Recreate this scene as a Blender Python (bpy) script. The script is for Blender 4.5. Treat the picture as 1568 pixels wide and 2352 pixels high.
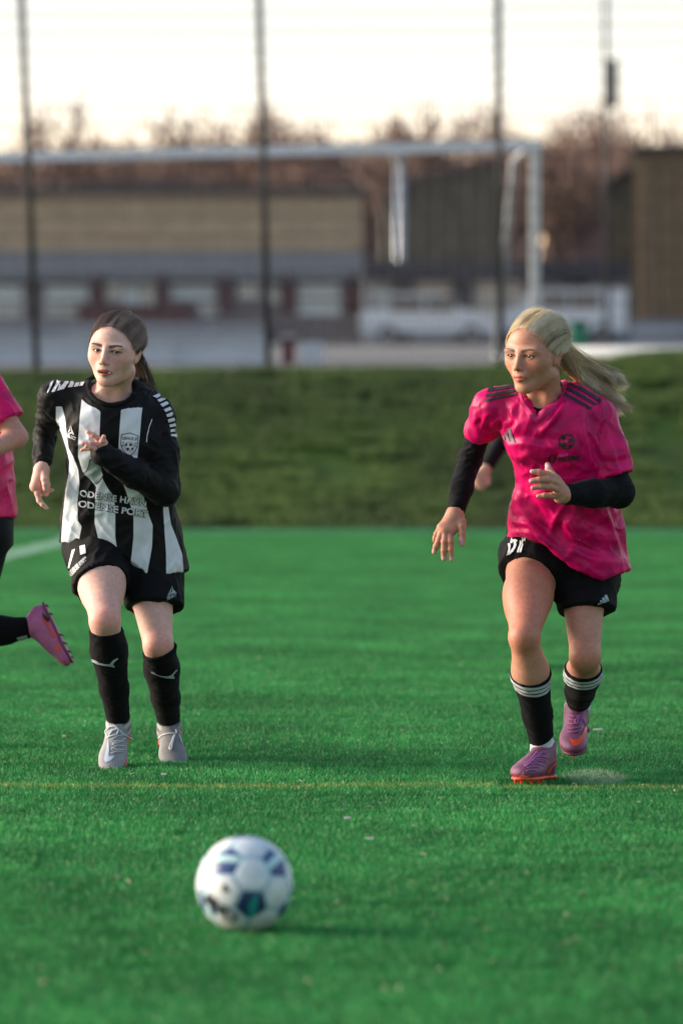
import bpy, bmesh, math, random, time
import numpy as np
from mathutils import Vector, Matrix
from mathutils.bvhtree import BVHTree
from mathutils.geometry import tessellate_polygon

T0 = time.time()
SC = bpy.context.scene
COL = SC.collection
for o in list(bpy.data.objects):
    bpy.data.objects.remove(o)
rad = math.radians

# ------------------------------------------------------------------ camera
CAM_H = 1.13
FPX = 8820.0                      # focal length in photo units (photo is 1568 x 2352 units here)
HOR = 960.0                       # horizon line, photo units
cam_d = bpy.data.cameras.new('camera')
cam = bpy.data.objects.new('camera', cam_d)
COL.objects.link(cam)
cam.location = (0, 0, CAM_H)
cam.rotation_euler = (rad(90), 0, 0)
cam_d.sensor_fit = 'VERTICAL'
cam_d.sensor_height = 36.0
cam_d.sensor_width = 24.0
cam_d.lens = FPX / 2352 * 36.0
cam_d.shift_y = -(1176 - HOR) / 2352
cam_d.clip_start = 0.1
cam_d.clip_end = 2000
cam_d.dof.use_dof = True
cam_d.dof.focus_distance = 12.0
cam_d.dof.aperture_fstop = 2.4
SC.camera = cam

# ------------------------------------------------------------------ sky, sun, exposure
SUN_EL, SUN_AZ = 15.0, -80.0       # sun low on the left, a little behind the players
world = bpy.data.worlds.new('World')
SC.world = world
world.use_nodes = True
wn = world.node_tree
wn.nodes.clear()
w_out = wn.nodes.new('ShaderNodeOutputWorld')
w_bg = wn.nodes.new('ShaderNodeBackground')
w_sky = wn.nodes.new('ShaderNodeTexSky')
w_sky.sky_type = 'NISHITA'
w_sky.sun_disc = False
w_sky.sun_elevation = rad(SUN_EL)
w_sky.sun_rotation = rad(SUN_AZ)
w_sky.air_density = 1.4
w_sky.dust_density = 3.0
w_sky.ozone_density = 1.0
# a thin veil of high cloud over the whole sky, brighter and warmer towards the horizon
w_tc = wn.nodes.new('ShaderNodeTexCoord')
w_sep = wn.nodes.new('ShaderNodeSeparateXYZ')
w_ramp = wn.nodes.new('ShaderNodeValToRGB')
w_ramp.color_ramp.elements[0].position = 0.0
w_ramp.color_ramp.elements[0].color = (1.0, 0.56, 0.33, 1)
w_ramp.color_ramp.elements[1].position = 0.6
w_ramp.color_ramp.elements[1].color = (0.20, 0.27, 0.38, 1)
_e = w_ramp.color_ramp.elements.new(0.045); _e.color = (0.94, 0.60, 0.36, 1)
_e = w_ramp.color_ramp.elements.new(0.072); _e.color = (0.87, 0.735, 0.585, 1)
_e = w_ramp.color_ramp.elements.new(0.087); _e.color = (0.75, 0.72, 0.665, 1)
_e = w_ramp.color_ramp.elements.new(0.1); _e.color = (0.61, 0.605, 0.585, 1)
_e = w_ramp.color_ramp.elements.new(0.2); _e.color = (0.52, 0.53, 0.53, 1)
w_noise = wn.nodes.new('ShaderNodeTexNoise')
w_noise.inputs['Scale'].default_value = 2.2
w_noise.inputs['Detail'].default_value = 5
w_map = wn.nodes.new('ShaderNodeMapping')
w_map.inputs['Scale'].default_value = (1, 1, 5)
w_mul = wn.nodes.new('ShaderNodeMapRange')
w_mul.inputs[3].default_value = 8.6
w_mul.inputs[4].default_value = 11.4
w_sc = wn.nodes.new('ShaderNodeVectorMath'); w_sc.operation = 'SCALE'
w_mix = wn.nodes.new('ShaderNodeMix'); w_mix.data_type = 'RGBA'
w_mix.inputs[0].default_value = 0.72
L = wn.links.new
L(w_tc.outputs['Generated'], w_sep.inputs[0])
L(w_sep.outputs['Z'], w_ramp.inputs[0])
L(w_tc.outputs['Generated'], w_map.inputs[0])
L(w_map.outputs[0], w_noise.inputs[0])
L(w_noise.outputs[0], w_mul.inputs[0])
# the veil is lit by the low sun, so it is brighter on the sunset side than opposite
w_dot = wn.nodes.new('ShaderNodeVectorMath'); w_dot.operation = 'DOT_PRODUCT'
w_dot.inputs[1].default_value = (-0.66, 0.75, 0.0)
w_az = wn.nodes.new('ShaderNodeMapRange')
w_az.inputs[1].default_value = -1; w_az.inputs[2].default_value = 1; w_az.inputs[3].default_value = 0.54; w_az.inputs[4].default_value = 1.0
w_m2 = wn.nodes.new('ShaderNodeMath'); w_m2.operation = 'MULTIPLY'
L(w_tc.outputs['Generated'], w_dot.inputs[0])
L(w_dot.outputs['Value'], w_az.inputs[0])
L(w_mul.outputs[0], w_m2.inputs[0]); L(w_az.outputs[0], w_m2.inputs[1])
w_fac = wn.nodes.new('ShaderNodeMapRange'); w_fac.inputs[1].default_value = -0.9; w_fac.inputs[2].default_value = 0.7
w_tint = wn.nodes.new('ShaderNodeMix'); w_tint.data_type = 'RGBA'
w_tint.inputs[6].default_value = (0.78, 0.95, 1.20, 1); w_tint.inputs[7].default_value = (1, 1, 1, 1)
w_vm = wn.nodes.new('ShaderNodeVectorMath'); w_vm.operation = 'MULTIPLY'
L(w_dot.outputs['Value'], w_fac.inputs[0]); L(w_fac.outputs[0], w_tint.inputs[0])
L(w_ramp.outputs[0], w_vm.inputs[0]); L(w_tint.outputs[2], w_vm.inputs[1])
L(w_vm.outputs[0], w_sc.inputs[0])
L(w_m2.outputs[0], w_sc.inputs['Scale'])
L(w_sky.outputs[0], w_mix.inputs[6])
L(w_sc.outputs[0], w_mix.inputs[7])
L(w_mix.outputs[2], w_bg.inputs[0])
w_bg.inputs[1].default_value = 0.13
L(w_bg.outputs[0], w_out.inputs[0])

sun_d = bpy.data.lights.new('sun', 'SUN')
sun = bpy.data.objects.new('sun', sun_d)
COL.objects.link(sun)
sun_d.energy = 4.2
sun_d.angle = rad(38)
sun_d.color = (1.0, 0.86, 0.72)
_sd = Vector((math.sin(rad(SUN_AZ)) * math.cos(rad(SUN_EL)), math.cos(rad(SUN_AZ)) * math.cos(rad(SUN_EL)), math.sin(rad(SUN_EL))))
sun.rotation_euler = _sd.to_track_quat('Z', 'Y').to_euler()
sun.location = (-20, 5, 12)

SC.view_settings.view_transform = 'Standard'
SC.view_settings.look = 'None'
SC.view_settings.exposure = 1.0
SC.view_settings.gamma = 1.0
SC.view_settings.use_curve_mapping = False
SC.render.engine = 'CYCLES'
SC.cycles.use_denoising = True
SC.cycles.max_bounces = 8
SC.cycles.diffuse_bounces = 5
SC.cycles.transparent_max_bounces = 8
SC.render.film_transparent = False

# ------------------------------------------------------------------ helpers
def W(px, py, Y):
    """point of the place that the photo shows at (px, py), at distance Y"""
    return np.array([(px - 784.0) * Y / FPX, Y, CAM_H - (py - HOR) * Y / FPX])

def srgb(r, g, b):
    f = lambda c: c / 12.92 if c <= 0.04045 else ((c + 0.055) / 1.055) ** 2.4
    return (f(r / 255), f(g / 255), f(b / 255))

def tag(o, label=None, cat=None, group=None, kind=None):
    if label: o['label'] = label
    if cat: o['category'] = cat
    if group: o['group'] = group
    if kind: o['kind'] = kind
    return o

def hash3(ix, iy, iz, seed):
    h = (ix.astype(np.int64) * 374761393 + iy.astype(np.int64) * 668265263 + iz.astype(np.int64) * 2147483647 + seed * 974711) & 0xffffffff
    h = ((h ^ (h >> 13)) * 1274126177) & 0xffffffff
    h = (h ^ (h >> 16)) & 0xffffff
    return h.astype(np.float64) / 0xffffff

def vnoise(p, seed=0):
    """value noise 0..1 at points p (n,3)"""
    i = np.floor(p).astype(np.int64)
    f = p - i
    f = f * f * f * (f * (f * 6 - 15) + 10)
    out = 0
    for dx in (0, 1):
        for dy in (0, 1):
            for dz in (0, 1):
                w = (f[:, 0] if dx else 1 - f[:, 0]) * (f[:, 1] if dy else 1 - f[:, 1]) * (f[:, 2] if dz else 1 - f[:, 2])
                out = out + w * hash3(i[:, 0] + dx, i[:, 1] + dy, i[:, 2] + dz, seed)
    return out

def fbm(p, seed=0, oct=3):
    a, s, o = 0.5, 0.0, 0.0
    for k in range(oct):
        o = o + a * vnoise(p * (2 ** k), seed + k * 17)
        s += a
        a *= 0.5
    return o / s

def smoothstep(a, b, x):
    t = np.clip((x - a) / (b - a), 0, 1)
    return t * t * (3 - 2 * t)

# ---- meshes
def mk(name, V, F, mat=None, parent=None, base=None, smooth=True, attrs=None, link=True):
    """one mesh object; V in world coordinates, base = world origin of the thing, F (m,3) or (m,4) array"""
    V = np.asarray(V, dtype=np.float64)
    b = np.zeros(3) if base is None else np.asarray(base, dtype=np.float64)
    me = bpy.data.meshes.new(name)
    F = np.asarray(F, dtype=np.int32)
    n, k = F.shape
    me.vertices.add(len(V))
    me.vertices.foreach_set('co', (V - b).astype(np.float32).ravel())
    me.loops.add(n * k)
    me.loops.foreach_set('vertex_index', F.ravel())
    me.polygons.add(n)
    me.polygons.foreach_set('loop_start', np.arange(0, n * k, k, dtype=np.int32))
    me.polygons.foreach_set('use_smooth', np.full(n, smooth, dtype=bool))
    if attrs:
        for an, av in attrs.items():
            av = np.asarray(av, dtype=np.float32)
            if av.ndim == 2:
                a = me.attributes.new(an, 'FLOAT_COLOR', 'POINT')
                if av.shape[1] == 3:
                    av = np.concatenate([av, np.ones((len(av), 1), np.float32)], 1)
                a.data.foreach_set('color', av.ravel())
            else:
                a = me.attributes.new(an, 'FLOAT', 'POINT')
                a.data.foreach_set('value', av)
    me.update(calc_edges=True)
    me.validate()
    if mat: me.materials.append(mat)
    o = bpy.data.objects.new(name, me)
    if link: COL.objects.link(o)
    if parent is not None:
        o.parent = parent
    else:
        o.location = b
    return o

class MB:
    """collects boxes and tubes into one mesh"""
    def __init__(s): s.v, s.f, s.n = [], [], 0
    def add(s, v, f):
        v = np.asarray(v, float); f = np.asarray(f, int)
        if f.shape[1] == 3: f = np.concatenate([f, f[:, 2:3]], 1)
        s.v.append(v); s.f.append(f + s.n); s.n += len(v)
    def box(s, c, d, rz=0.0, rx=0.0):
        c = np.asarray(c, float); h = np.asarray(d, float) / 2
        v = np.array([[x, y, z] for x in (-1, 1) for y in (-1, 1) for z in (-1, 1)]) * h
        if rx:
            ca, sa = math.cos(rx), math.sin(rx)
            v = v @ np.array([[1, 0, 0], [0, ca, -sa], [0, sa, ca]]).T
        if rz:
            ca, sa = math.cos(rz), math.sin(rz)
            v = v @ np.array([[ca, -sa, 0], [sa, ca, 0], [0, 0, 1]]).T
        f = [[0, 1, 3, 2], [4, 6, 7, 5], [0, 4, 5, 1], [2, 3, 7, 6], [0, 2, 6, 4], [1, 5, 7, 3]]
        s.add(v + c, f); return s
    def tube(s, pts, radii, sides=6, cap=True):
        P = np.asarray(pts, float); n = len(P)
        R = np.full(n, radii) if np.isscalar(radii) else np.asarray(radii, float)
        t = np.gradient(P, axis=0); t /= np.linalg.norm(t, axis=1)[:, None] + 1e-12
        ref = np.array([0, 0, 1.0]) if abs(t[0, 2]) < 0.9 else np.array([1.0, 0, 0])
        vs = []
        u = np.cross(t[0], ref)
        for i in range(n):
            u = u - t[i] * (u @ t[i]); u /= np.linalg.norm(u) + 1e-12
            w = np.cross(t[i], u)
            a = np.arange(sides) * 2 * math.pi / sides
            vs.append(P[i] + R[i] * (np.cos(a)[:, None] * u + np.sin(a)[:, None] * w))
        v = np.concatenate(vs)
        f = []
        for i in range(n - 1):
            for k in range(sides):
                a, b = i * sides + k, i * sides + (k + 1) % sides
                f.append([a, b, b + sides, a + sides])
        if cap:
            v = np.concatenate([v, P[:1], P[-1:]])
            for k in range(sides):
                f.append([k, n * sides, (k + 1) % sides, (k + 1) % sides])
                a = (n - 1) * sides
                f.append([a + k, a + (k + 1) % sides, n * sides + 1, n * sides + 1])
        s.add(v, f); return s
    def build(s, name, mat=None, parent=None, base=None, smooth=False):
        V = np.concatenate(s.v); F = np.concatenate(s.f)
        b = np.zeros(3) if base is None else np.asarray(base, float)
        me = bpy.data.meshes.new(name)
        me.from_pydata((V - b).tolist(), [], [list(dict.fromkeys(q)) for q in F.tolist()])
        me.polygons.foreach_set('use_smooth', [smooth] * len(me.polygons))
        if mat: me.materials.append(mat)
        o = bpy.data.objects.new(name, me); COL.objects.link(o)
        if parent is not None: o.parent = parent
        else: o.location = b
        return o

def empty(name, loc):
    o = bpy.data.objects.new(name, None); COL.objects.link(o); o.location = loc
    o.empty_display_size = 0.2
    return o

# ---- signed distance modelling
def smin(a, b, k):
    if k <= 0: return np.minimum(a, b)
    h = np.maximum(k - np.abs(a - b), 0) / k
    return np.minimum(a, b) - h * h * k * 0.25

class Sdf:
    def __init__(s): s.ops = []
    def op(s, kind, k, f, c=None, R=0.0):
        s.ops.append((kind, k, f, None if c is None else np.asarray(c, np.float32), R)); return s
    def cone(s, a, b, ra, rb, k=0.01, kind='u'):
        a = np.asarray(a, np.float32); b = np.asarray(b, np.float32); ab = b - a; L2 = float(ab @ ab) + 1e-12
        def f(Q):
            q = Q - a
            t = np.clip((q @ ab) / L2, 0, 1)
            q = q - t[..., None] * ab
            return np.sqrt((q * q).sum(-1)) - (ra + (rb - ra) * t)
        return s.op(kind, k, f, (a + b) / 2, math.sqrt(L2) / 2 + max(ra, rb))
    def chain(s, pts, radii, k=0.01, kind='u'):
        for i in range(len(pts) - 1):
            s.cone(pts[i], pts[i + 1], radii[i], radii[i + 1], k, kind)
        return s
    def sph(s, c, r, k=0.01, kind='u'):
        c = np.asarray(c, np.float32)
        return s.op(kind, k, lambda Q: np.sqrt(((Q - c) ** 2).sum(-1)) - r, c, r)
    def ell(s, c, r, R=None, k=0.01, kind='u'):
        c = np.asarray(c, np.float32); r = np.asarray(r, np.float32)
        Rm = None if R is None else np.asarray(R, np.float32)
        def f(Q):
            q = Q - c
            if Rm is not None: q = q @ Rm
            k0 = np.sqrt(((q / r) ** 2).sum(-1)); k1 = np.sqrt(((q / (r * r)) ** 2).sum(-1))
            return k0 * (k0 - 1) / np.maximum(k1, 1e-6)
        return s.op(kind, k, f, c, float(r.max()))
    def stack(s, lev, k=0.01, kind='u', n=2.4, grow=0.0):
        lev = np.array(sorted(lev), dtype=np.float64)          # z, cx, cy, rx, ry
        zz = np.linspace(lev[0, 0], lev[-1, 0], 120)
        A = [np.interp(zz, lev[:, 0], lev[:, i]) for i in range(1, 5)]
        ker = np.hanning(21); ker /= ker.sum()
        A = [np.convolve(np.pad(a, 10, mode='edge'), ker, 'valid') for a in A]
        z0, z1 = lev[0, 0] - grow, lev[-1, 0] + grow
        def f(Q):
            z = Q[..., 2]
            cx, cy, rx, ry = [np.interp(z, zz, a) for a in A]
            rx = rx + grow; ry = ry + grow
            k0 = (np.abs((Q[..., 0] - cx) / rx) ** n + np.abs((Q[..., 1] - cy) / ry) ** n) ** (1 / n)
            d = (k0 - 1) * np.minimum(rx, ry) * 0.95
            return np.maximum(d, np.maximum(z - z1, z0 - z)).astype(np.float32)
        c = (lev[:, 1].mean(), lev[:, 2].mean(), (z0 + z1) / 2)
        return s.op(kind, k, f, c, math.hypot((z1 - z0) / 2, lev[:, 3].max() + np.ptp(lev[:, 1]), lev[:, 4].max() + np.ptp(lev[:, 2])) + 0.05)
    def cut(s, p, n, k=0.0):
        """keep the side of the plane that n points away from"""
        p = np.asarray(p, np.float32); n = np.asarray(n, np.float32); n = n / np.linalg.norm(n)
        return s.op('i', k, lambda Q: (Q - p) @ n)
    def ev(s, P, bc, bd):
        d = np.full(P.shape[:2], 1.0, np.float32)
        for kind, k, f, c, R in s.ops:
            if c is None:
                v = f(P).astype(np.float32)
                d = -smin(-d, -v, k) if kind == 'i' else (smin(d, v, k) if kind == 'u' else -smin(-d, v, k))
                continue
            m = np.nonzero(((bc - c) ** 2).sum(1) < (R + 2 * k + bd + .006) ** 2)[0]
            if len(m) == 0: continue
            v = f(P[m]).astype(np.float32)
            if kind == 'u': d[m] = smin(d[m], v, k)
            elif kind == 's': d[m] = -smin(-d[m], v, k)
        return d
    def at(s, pts):
        P = np.asarray(pts, np.float32)
        out = np.empty(len(P), np.float32)
        for i in range(0, len(P), 60000):
            q = P[i:i + 60000]
            out[i:i + 60000] = s.ev(q[:, None, :], q, 0.05)[:, 0]
        return out
    def bounds(s):
        cs = [(c, R) for kind, k, f, c, R in s.ops if c is not None and kind == 'u']
        return np.min([c - R for c, R in cs], 0) - 0.02, np.max([c + R for c, R in cs], 0) + 0.02
    def mesh(s, h):
        lo, hi = s.bounds()
        B = 8; bs = B * h
        nb = np.ceil((hi - lo) / bs).astype(int) + 1
        g = np.stack(np.meshgrid(*[np.arange(n) for n in nb], indexing='ij'), -1).reshape(-1, 3)
        bc = (lo + (g + 0.5) * bs).astype(np.float32)
        hd = bs * 0.8661
        keep = np.zeros(len(g), bool)
        for i in range(0, len(g), 50000):
            q = bc[i:i + 50000]
            keep[i:i + 50000] = np.abs(s.ev(q[:, None, :], q, hd * 1.3)[:, 0]) < hd * 1.9
        g, bc = g[keep], bc[keep]
        og = np.stack(np.meshgrid(*[np.arange(B + 1)] * 3, indexing='ij'), -1).reshape(-1, 3)
        corners = np.array([[x, y, z] for x in (0, 1) for y in (0, 1) for z in (0, 1)])
        edges = [(a, b) for a in range(8) for b in range(a + 1, 8) if np.abs(corners[a] - corners[b]).sum() == 1]
        cell = []; pos = []; sg = []
        for i in range(0, len(g), 300):
            gg = g[i:i + 300]
            P = (lo + (gg[:, None, :] * B + og[None]) * h).astype(np.float32)
            d = s.ev(P, bc[i:i + 300], hd).reshape(-1, B + 1, B + 1, B + 1)
            C = np.stack([d[:, c[0]:c[0] + B, c[1]:c[1] + B, c[2]:c[2] + B] for c in corners], -1)
            ins = C < 0
            act = ins.any(-1) & ~ins.all(-1)
            w = np.nonzero(act)
            Cv = C[w]; iv = ins[w]
            ci = gg[w[0]] * B + np.stack(w[1:], -1)
            acc = np.zeros((len(ci), 3)); cnt = np.zeros(len(ci))
            for a, b in edges:
                x = iv[:, a] != iv[:, b]
                t = Cv[x, a] / (Cv[x, a] - Cv[x, b])
                acc[x] += corners[a] + t[:, None] * (corners[b] - corners[a]); cnt[x] += 1
            cell.append(ci); pos.append(lo + (ci + acc / cnt[:, None]) * h); sg.append(iv)
        cell = np.concatenate(cell); pos = np.concatenate(pos); sg = np.concatenate(sg)
        M = (nb * B + 4).astype(np.int64)
        key = lambda c: ((c[:, 0] + 1) * M[1] + c[:, 1] + 1) * M[2] + c[:, 2] + 1
        kk = key(cell.astype(np.int64)); order = np.argsort(kk); ks = kk[order]
        def find(c):
            q = key(c); p = np.clip(np.searchsorted(ks, q), 0, len(ks) - 1)
            return np.where(ks[p] == q, order[p], -1)
        quads = []
        for ax in range(3):
            cb = [4, 2, 1][ax]
            x = np.nonzero(sg[:, 0] != sg[:, cb])[0]
            c = cell[x].astype(np.int64); u, v = (ax + 1) % 3, (ax + 2) % 3
            eu = np.zeros(3, np.int64); eu[u] = 1; ev = np.zeros(3, np.int64); ev[v] = 1
            q = np.stack([find(c - eu - ev), find(c - ev), find(c), find(c - eu)], 1)
            fl = ~sg[x, 0]
            q[fl] = q[fl][:, ::-1]
            quads.append(q[(q >= 0).all(1)])
        F = np.concatenate(quads)
        return pos, F

def vnormals(V, F):
    N = np.zeros_like(V)
    n = np.cross(V[F[:, 2]] - V[F[:, 0]], V[F[:, 3 if F.shape[1] > 3 else 1]] - V[F[:, 1 if F.shape[1] > 3 else 0]])
    for i in range(F.shape[1]): 
        for a in range(3): N[:, a] += np.bincount(F[:, i], n[:, a], len(V))
    return N / (np.linalg.norm(N, axis=1)[:, None] + 1e-12)

def relax(V, F, it=1, w=0.5):
    for _ in range(it):
        S = np.zeros_like(V); c = np.zeros(len(V))
        for i in range(F.shape[1]):
            j = (i + 1) % F.shape[1]
            for a in range(3):
                S[:, a] += np.bincount(F[:, i], V[F[:, j], a], len(V)) + np.bincount(F[:, j], V[F[:, i], a], len(V))
            c += np.bincount(F[:, i], minlength=len(V)) + np.bincount(F[:, j], minlength=len(V))
        V = V + w * (S / np.maximum(c, 1)[:, None] - V)
    return V

def coarsen(V, F, keep, h):
    """merge vertices into cells of size h outside the parts that need fine detail; the mesh stays in one piece"""
    k = np.floor(V / h).astype(np.int64)
    key = (k[:, 0] + 5000) * 100000000 + (k[:, 1] + 5000) * 10000 + (k[:, 2] + 5000)
    key = np.where(keep, -1 - np.arange(len(V)), key)
    u, inv = np.unique(key, return_inverse=True); inv = inv.ravel()
    c = np.bincount(inv).astype(float)
    V2 = np.stack([np.bincount(inv, V[:, a]) / c for a in range(3)], 1)
    G = inv[F]
    tri = []
    for t in ((0, 1, 2), (0, 2, 3)):
        q = G[:, t]
        ok = (q[:, 0] != q[:, 1]) & (q[:, 1] != q[:, 2]) & (q[:, 0] != q[:, 2])
        tri.append(q[ok])
    T = np.concatenate(tri)
    _, i = np.unique(np.sort(T, 1), axis=0, return_index=True)
    return V2, T[np.sort(i)]

def bvh_of(V, F):
    return BVHTree.FromPolygons(V.tolist(), F.tolist())

# ---- things drawn on a surface as the photo shows them: shapes laid on the garment
def shoot(bvh, px, py):
    d = Vector(W(px, py, 10.0)) - Vector((0, 0, CAM_H)); d.normalize()
    hit = bvh.ray_cast(Vector((0, 0, CAM_H)), d)
    return hit[0], hit[1]

def conform(name, polys, bvh, mat, parent, base, off=0.0015, step=6.0, tris=None):
    """flat print lying on a surface: polygons in photo units -> thin sheet on the garment"""
    bm = bmesh.new()
    if tris is not None:
        V2, F2 = tris
        vs = [bm.verts.new((x, y, 0)) for x, y in V2]
        for f in F2:
            try: bm.faces.new([vs[i] for i in f])
            except ValueError: pass
    else:
        for poly in polys:
            vs = [bm.verts.new((x, y, 0)) for x, y in poly]
            for t in tessellate_polygon([[Vector((x, y, 0)) for x, y in poly]]):
                try: bm.faces.new([vs[i] for i in t])
                except ValueError: pass
    for _ in range(5):
        le = [e for e in bm.edges if e.calc_length() > step]
        if not le: break
        bmesh.ops.subdivide_edges(bm, edges=le, cuts=1)
        bmesh.ops.triangulate(bm, faces=bm.faces[:])
    bad = []
    out = {}
    for v in bm.verts:
        p, n = shoot(bvh, v.co.x, v.co.y)
        if p is None: bad.append(v); continue
        if n.y > 0: n = -n
        out[v] = p + n * off
    for v, p in out.items(): v.co = p - Vector(base)
    if bad: bmesh.ops.delete(bm, geom=bad, context='VERTS')
    if not bm.faces:
        bm.free(); return None
    for f in bm.faces:
        f.smooth = True
        f.normal_update()
    me = bpy.data.meshes.new(name); bm.to_mesh(me); bm.free()
    me.materials.append(mat)
    o = bpy.data.objects.new(name, me); COL.objects.link(o); o.parent = parent
    return o

def text_tris(txt, org, ux, uy, size=1.0, bold=0.0, shear=0.0):
    """glyph triangles of a text in photo units: org = lower left, ux / uy = photo vectors of one em across / up"""
    cu = bpy.data.curves.new('lettering', 'FONT'); cu.body = txt; cu.size = size; cu.offset = bold; cu.shear = shear
    cu.resolution_u = 3
    ob = bpy.data.objects.new('lettering', cu)
    me = ob.to_mesh()
    V = [(v.co.x, v.co.y) for v in me.vertices]
    F = [list(p.vertices) for p in me.polygons]
    ob.to_mesh_clear(); bpy.data.objects.remove(ob); bpy.data.curves.remove(cu)
    w = max((x for x, y in V), default=1)
    ox, oy = org
    P = [(ox + x * ux[0] + y * uy[0], oy + x * ux[1] + y * uy[1]) for x, y in V]
    return P, F, w

def text_fit(txt, p0, p1, up, bold=0.02):
    """text running from p0 to p1 (photo units, baseline), cap height vector up"""
    V, F, w = text_tris(txt, (0, 0), (1, 0), (0, 1), 1.0, bold)
    V = np.array(V); x0, x1 = V[:, 0].min(), V[:, 0].max(); h = V[:, 1].max()
    P = []
    for x, y in V:
        t = (x - x0) / (x1 - x0)
        P.append((p0[0] + (p1[0] - p0[0]) * t + up[0] * y / h, p0[1] + (p1[1] - p0[1]) * t + up[1] * y / h))
    return P, F

def tube_on(pts, bvh, r, off=0.003, n=24):
    """a cord laid over a surface along photo points; where it leaves the surface it keeps the last depth"""
    P = np.array(pts, float)
    t = np.linspace(0, len(P) - 1, n)
    # smooth the polyline a little
    x = np.interp(t, np.arange(len(P)), P[:, 0]); y = np.interp(t, np.arange(len(P)), P[:, 1])
    k = np.array([0.25, 0.5, 0.25])
    x[1:-1] = np.convolve(x, k, 'valid'); y[1:-1] = np.convolve(y, k, 'valid')
    Y = None; out = []
    hits = [shoot(bvh, a, b) for a, b in zip(x, y)]
    ys = [h[0].y for h in hits if h[0] is not None]
    Y = ys[0] if ys else 12.0
    for (a, b), (p, nn) in zip(zip(x, y), hits):
        if p is not None and abs(p.y - Y) < 0.12:
            Y = p.y
        out.append(W(a, b, Y - off - r * 0.5))
    return np.array(out)

# ---- hair
def strands(paths, r0, r1, name, mat, parent, base, attrs_col=None):
    """paths (n, m, 3) -> thin three-sided fibres, one mesh"""
    P = np.asarray(paths, float); n, m, _ = P.shape
    t = np.gradient(P, axis=1); t /= np.linalg.norm(t, axis=2)[..., None] + 1e-12
    ref = np.array([0.31, -0.83, 0.46])
    u = np.cross(t, ref); u /= np.linalg.norm(u, axis=2)[..., None] + 1e-12
    w = np.cross(t, u)
    tt = np.linspace(0, 1, m)
    R = ((r0 + (r1 - r0) * tt ** 1.5) * np.minimum(1, .22 + tt * 4))[None, :, None]
    vs = []
    for k in range(3):
        a = 2 * math.pi * k / 3
        vs.append(P + R * (math.cos(a) * u + math.sin(a) * w))
    V = np.stack(vs, 2).reshape(-1, 3)                      # n, m, 3 sides
    idx = np.arange(n * m * 3).reshape(n, m, 3)
    F = []
    for k in range(3):
        k2 = (k + 1) % 3
        F.append(np.stack([idx[:, :-1, k], idx[:, :-1, k2], idx[:, 1:, k2], idx[:, 1:, k]], -1).reshape(-1, 4))
    F = np.concatenate(F)
    at = None
    if attrs_col is not None:
        c = np.minimum(np.asarray(attrs_col, float), (.985, .93, .80))
        if c.ndim == 2: c = np.repeat(c[:, None, :], m, 1)
        at = {'Col': np.repeat(c[:, :, None, :], 3, 2).reshape(-1, 3)}
    return mk(name, V, F, mat, parent, base, True, at)

# ---- materials
def new_mat(name):
    m = bpy.data.materials.new(name); m.use_nodes = True
    nt = m.node_tree; b = nt.nodes['Principled BSDF']
    return m, nt, b

def mat_plain(name, col, rough=0.6, metal=0.0, noise=0.0, nscale=20.0, bump=0.0, bscale=200.0, spec=0.5, sheen=0.0):
    m, nt, b = new_mat(name)
    b.inputs['Base Color'].default_value = (*col, 1)
    b.inputs['Roughness'].default_value = rough
    b.inputs['Metallic'].default_value = metal
    b.inputs['Specular IOR Level'].default_value = spec
    if sheen:
        b.inputs['Sheen Weight'].default_value = sheen
    if noise or bump:
        tc = nt.nodes.new('ShaderNodeTexCoord')
    if noise:
        n = nt.nodes.new('ShaderNodeTexNoise'); n.inputs['Scale'].default_value = nscale; n.inputs['Detail'].default_value = 5
        nt.links.new(tc.outputs['Object'], n.inputs[0])
        r = nt.nodes.new('ShaderNodeValToRGB')
        r.color_ramp.elements[0].position = 0.3; r.color_ramp.elements[1].position = 0.7
        r.color_ramp.elements[0].color = (*[c * (1 - noise) for c in col], 1)
        r.color_ramp.elements[1].color = (*[min(1, c * (1 + noise)) for c in col], 1)
        nt.links.new(n.outputs[0], r.inputs[0]); nt.links.new(r.outputs[0], b.inputs['Base Color'])
    if bump:
        n2 = nt.nodes.new('ShaderNodeTexNoise'); n2.inputs['Scale'].default_value = bscale; n2.inputs['Detail'].default_value = 3
        nt.links.new(tc.outputs['Object'], n2.inputs[0])
        bp = nt.nodes.new('ShaderNodeBump'); bp.inputs['Strength'].default_value = bump; bp.inputs['Distance'].default_value = 0.01
        nt.links.new(n2.outputs[0], bp.inputs['Height']); nt.links.new(bp.outputs[0], b.inputs['Normal'])
    return m

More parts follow.
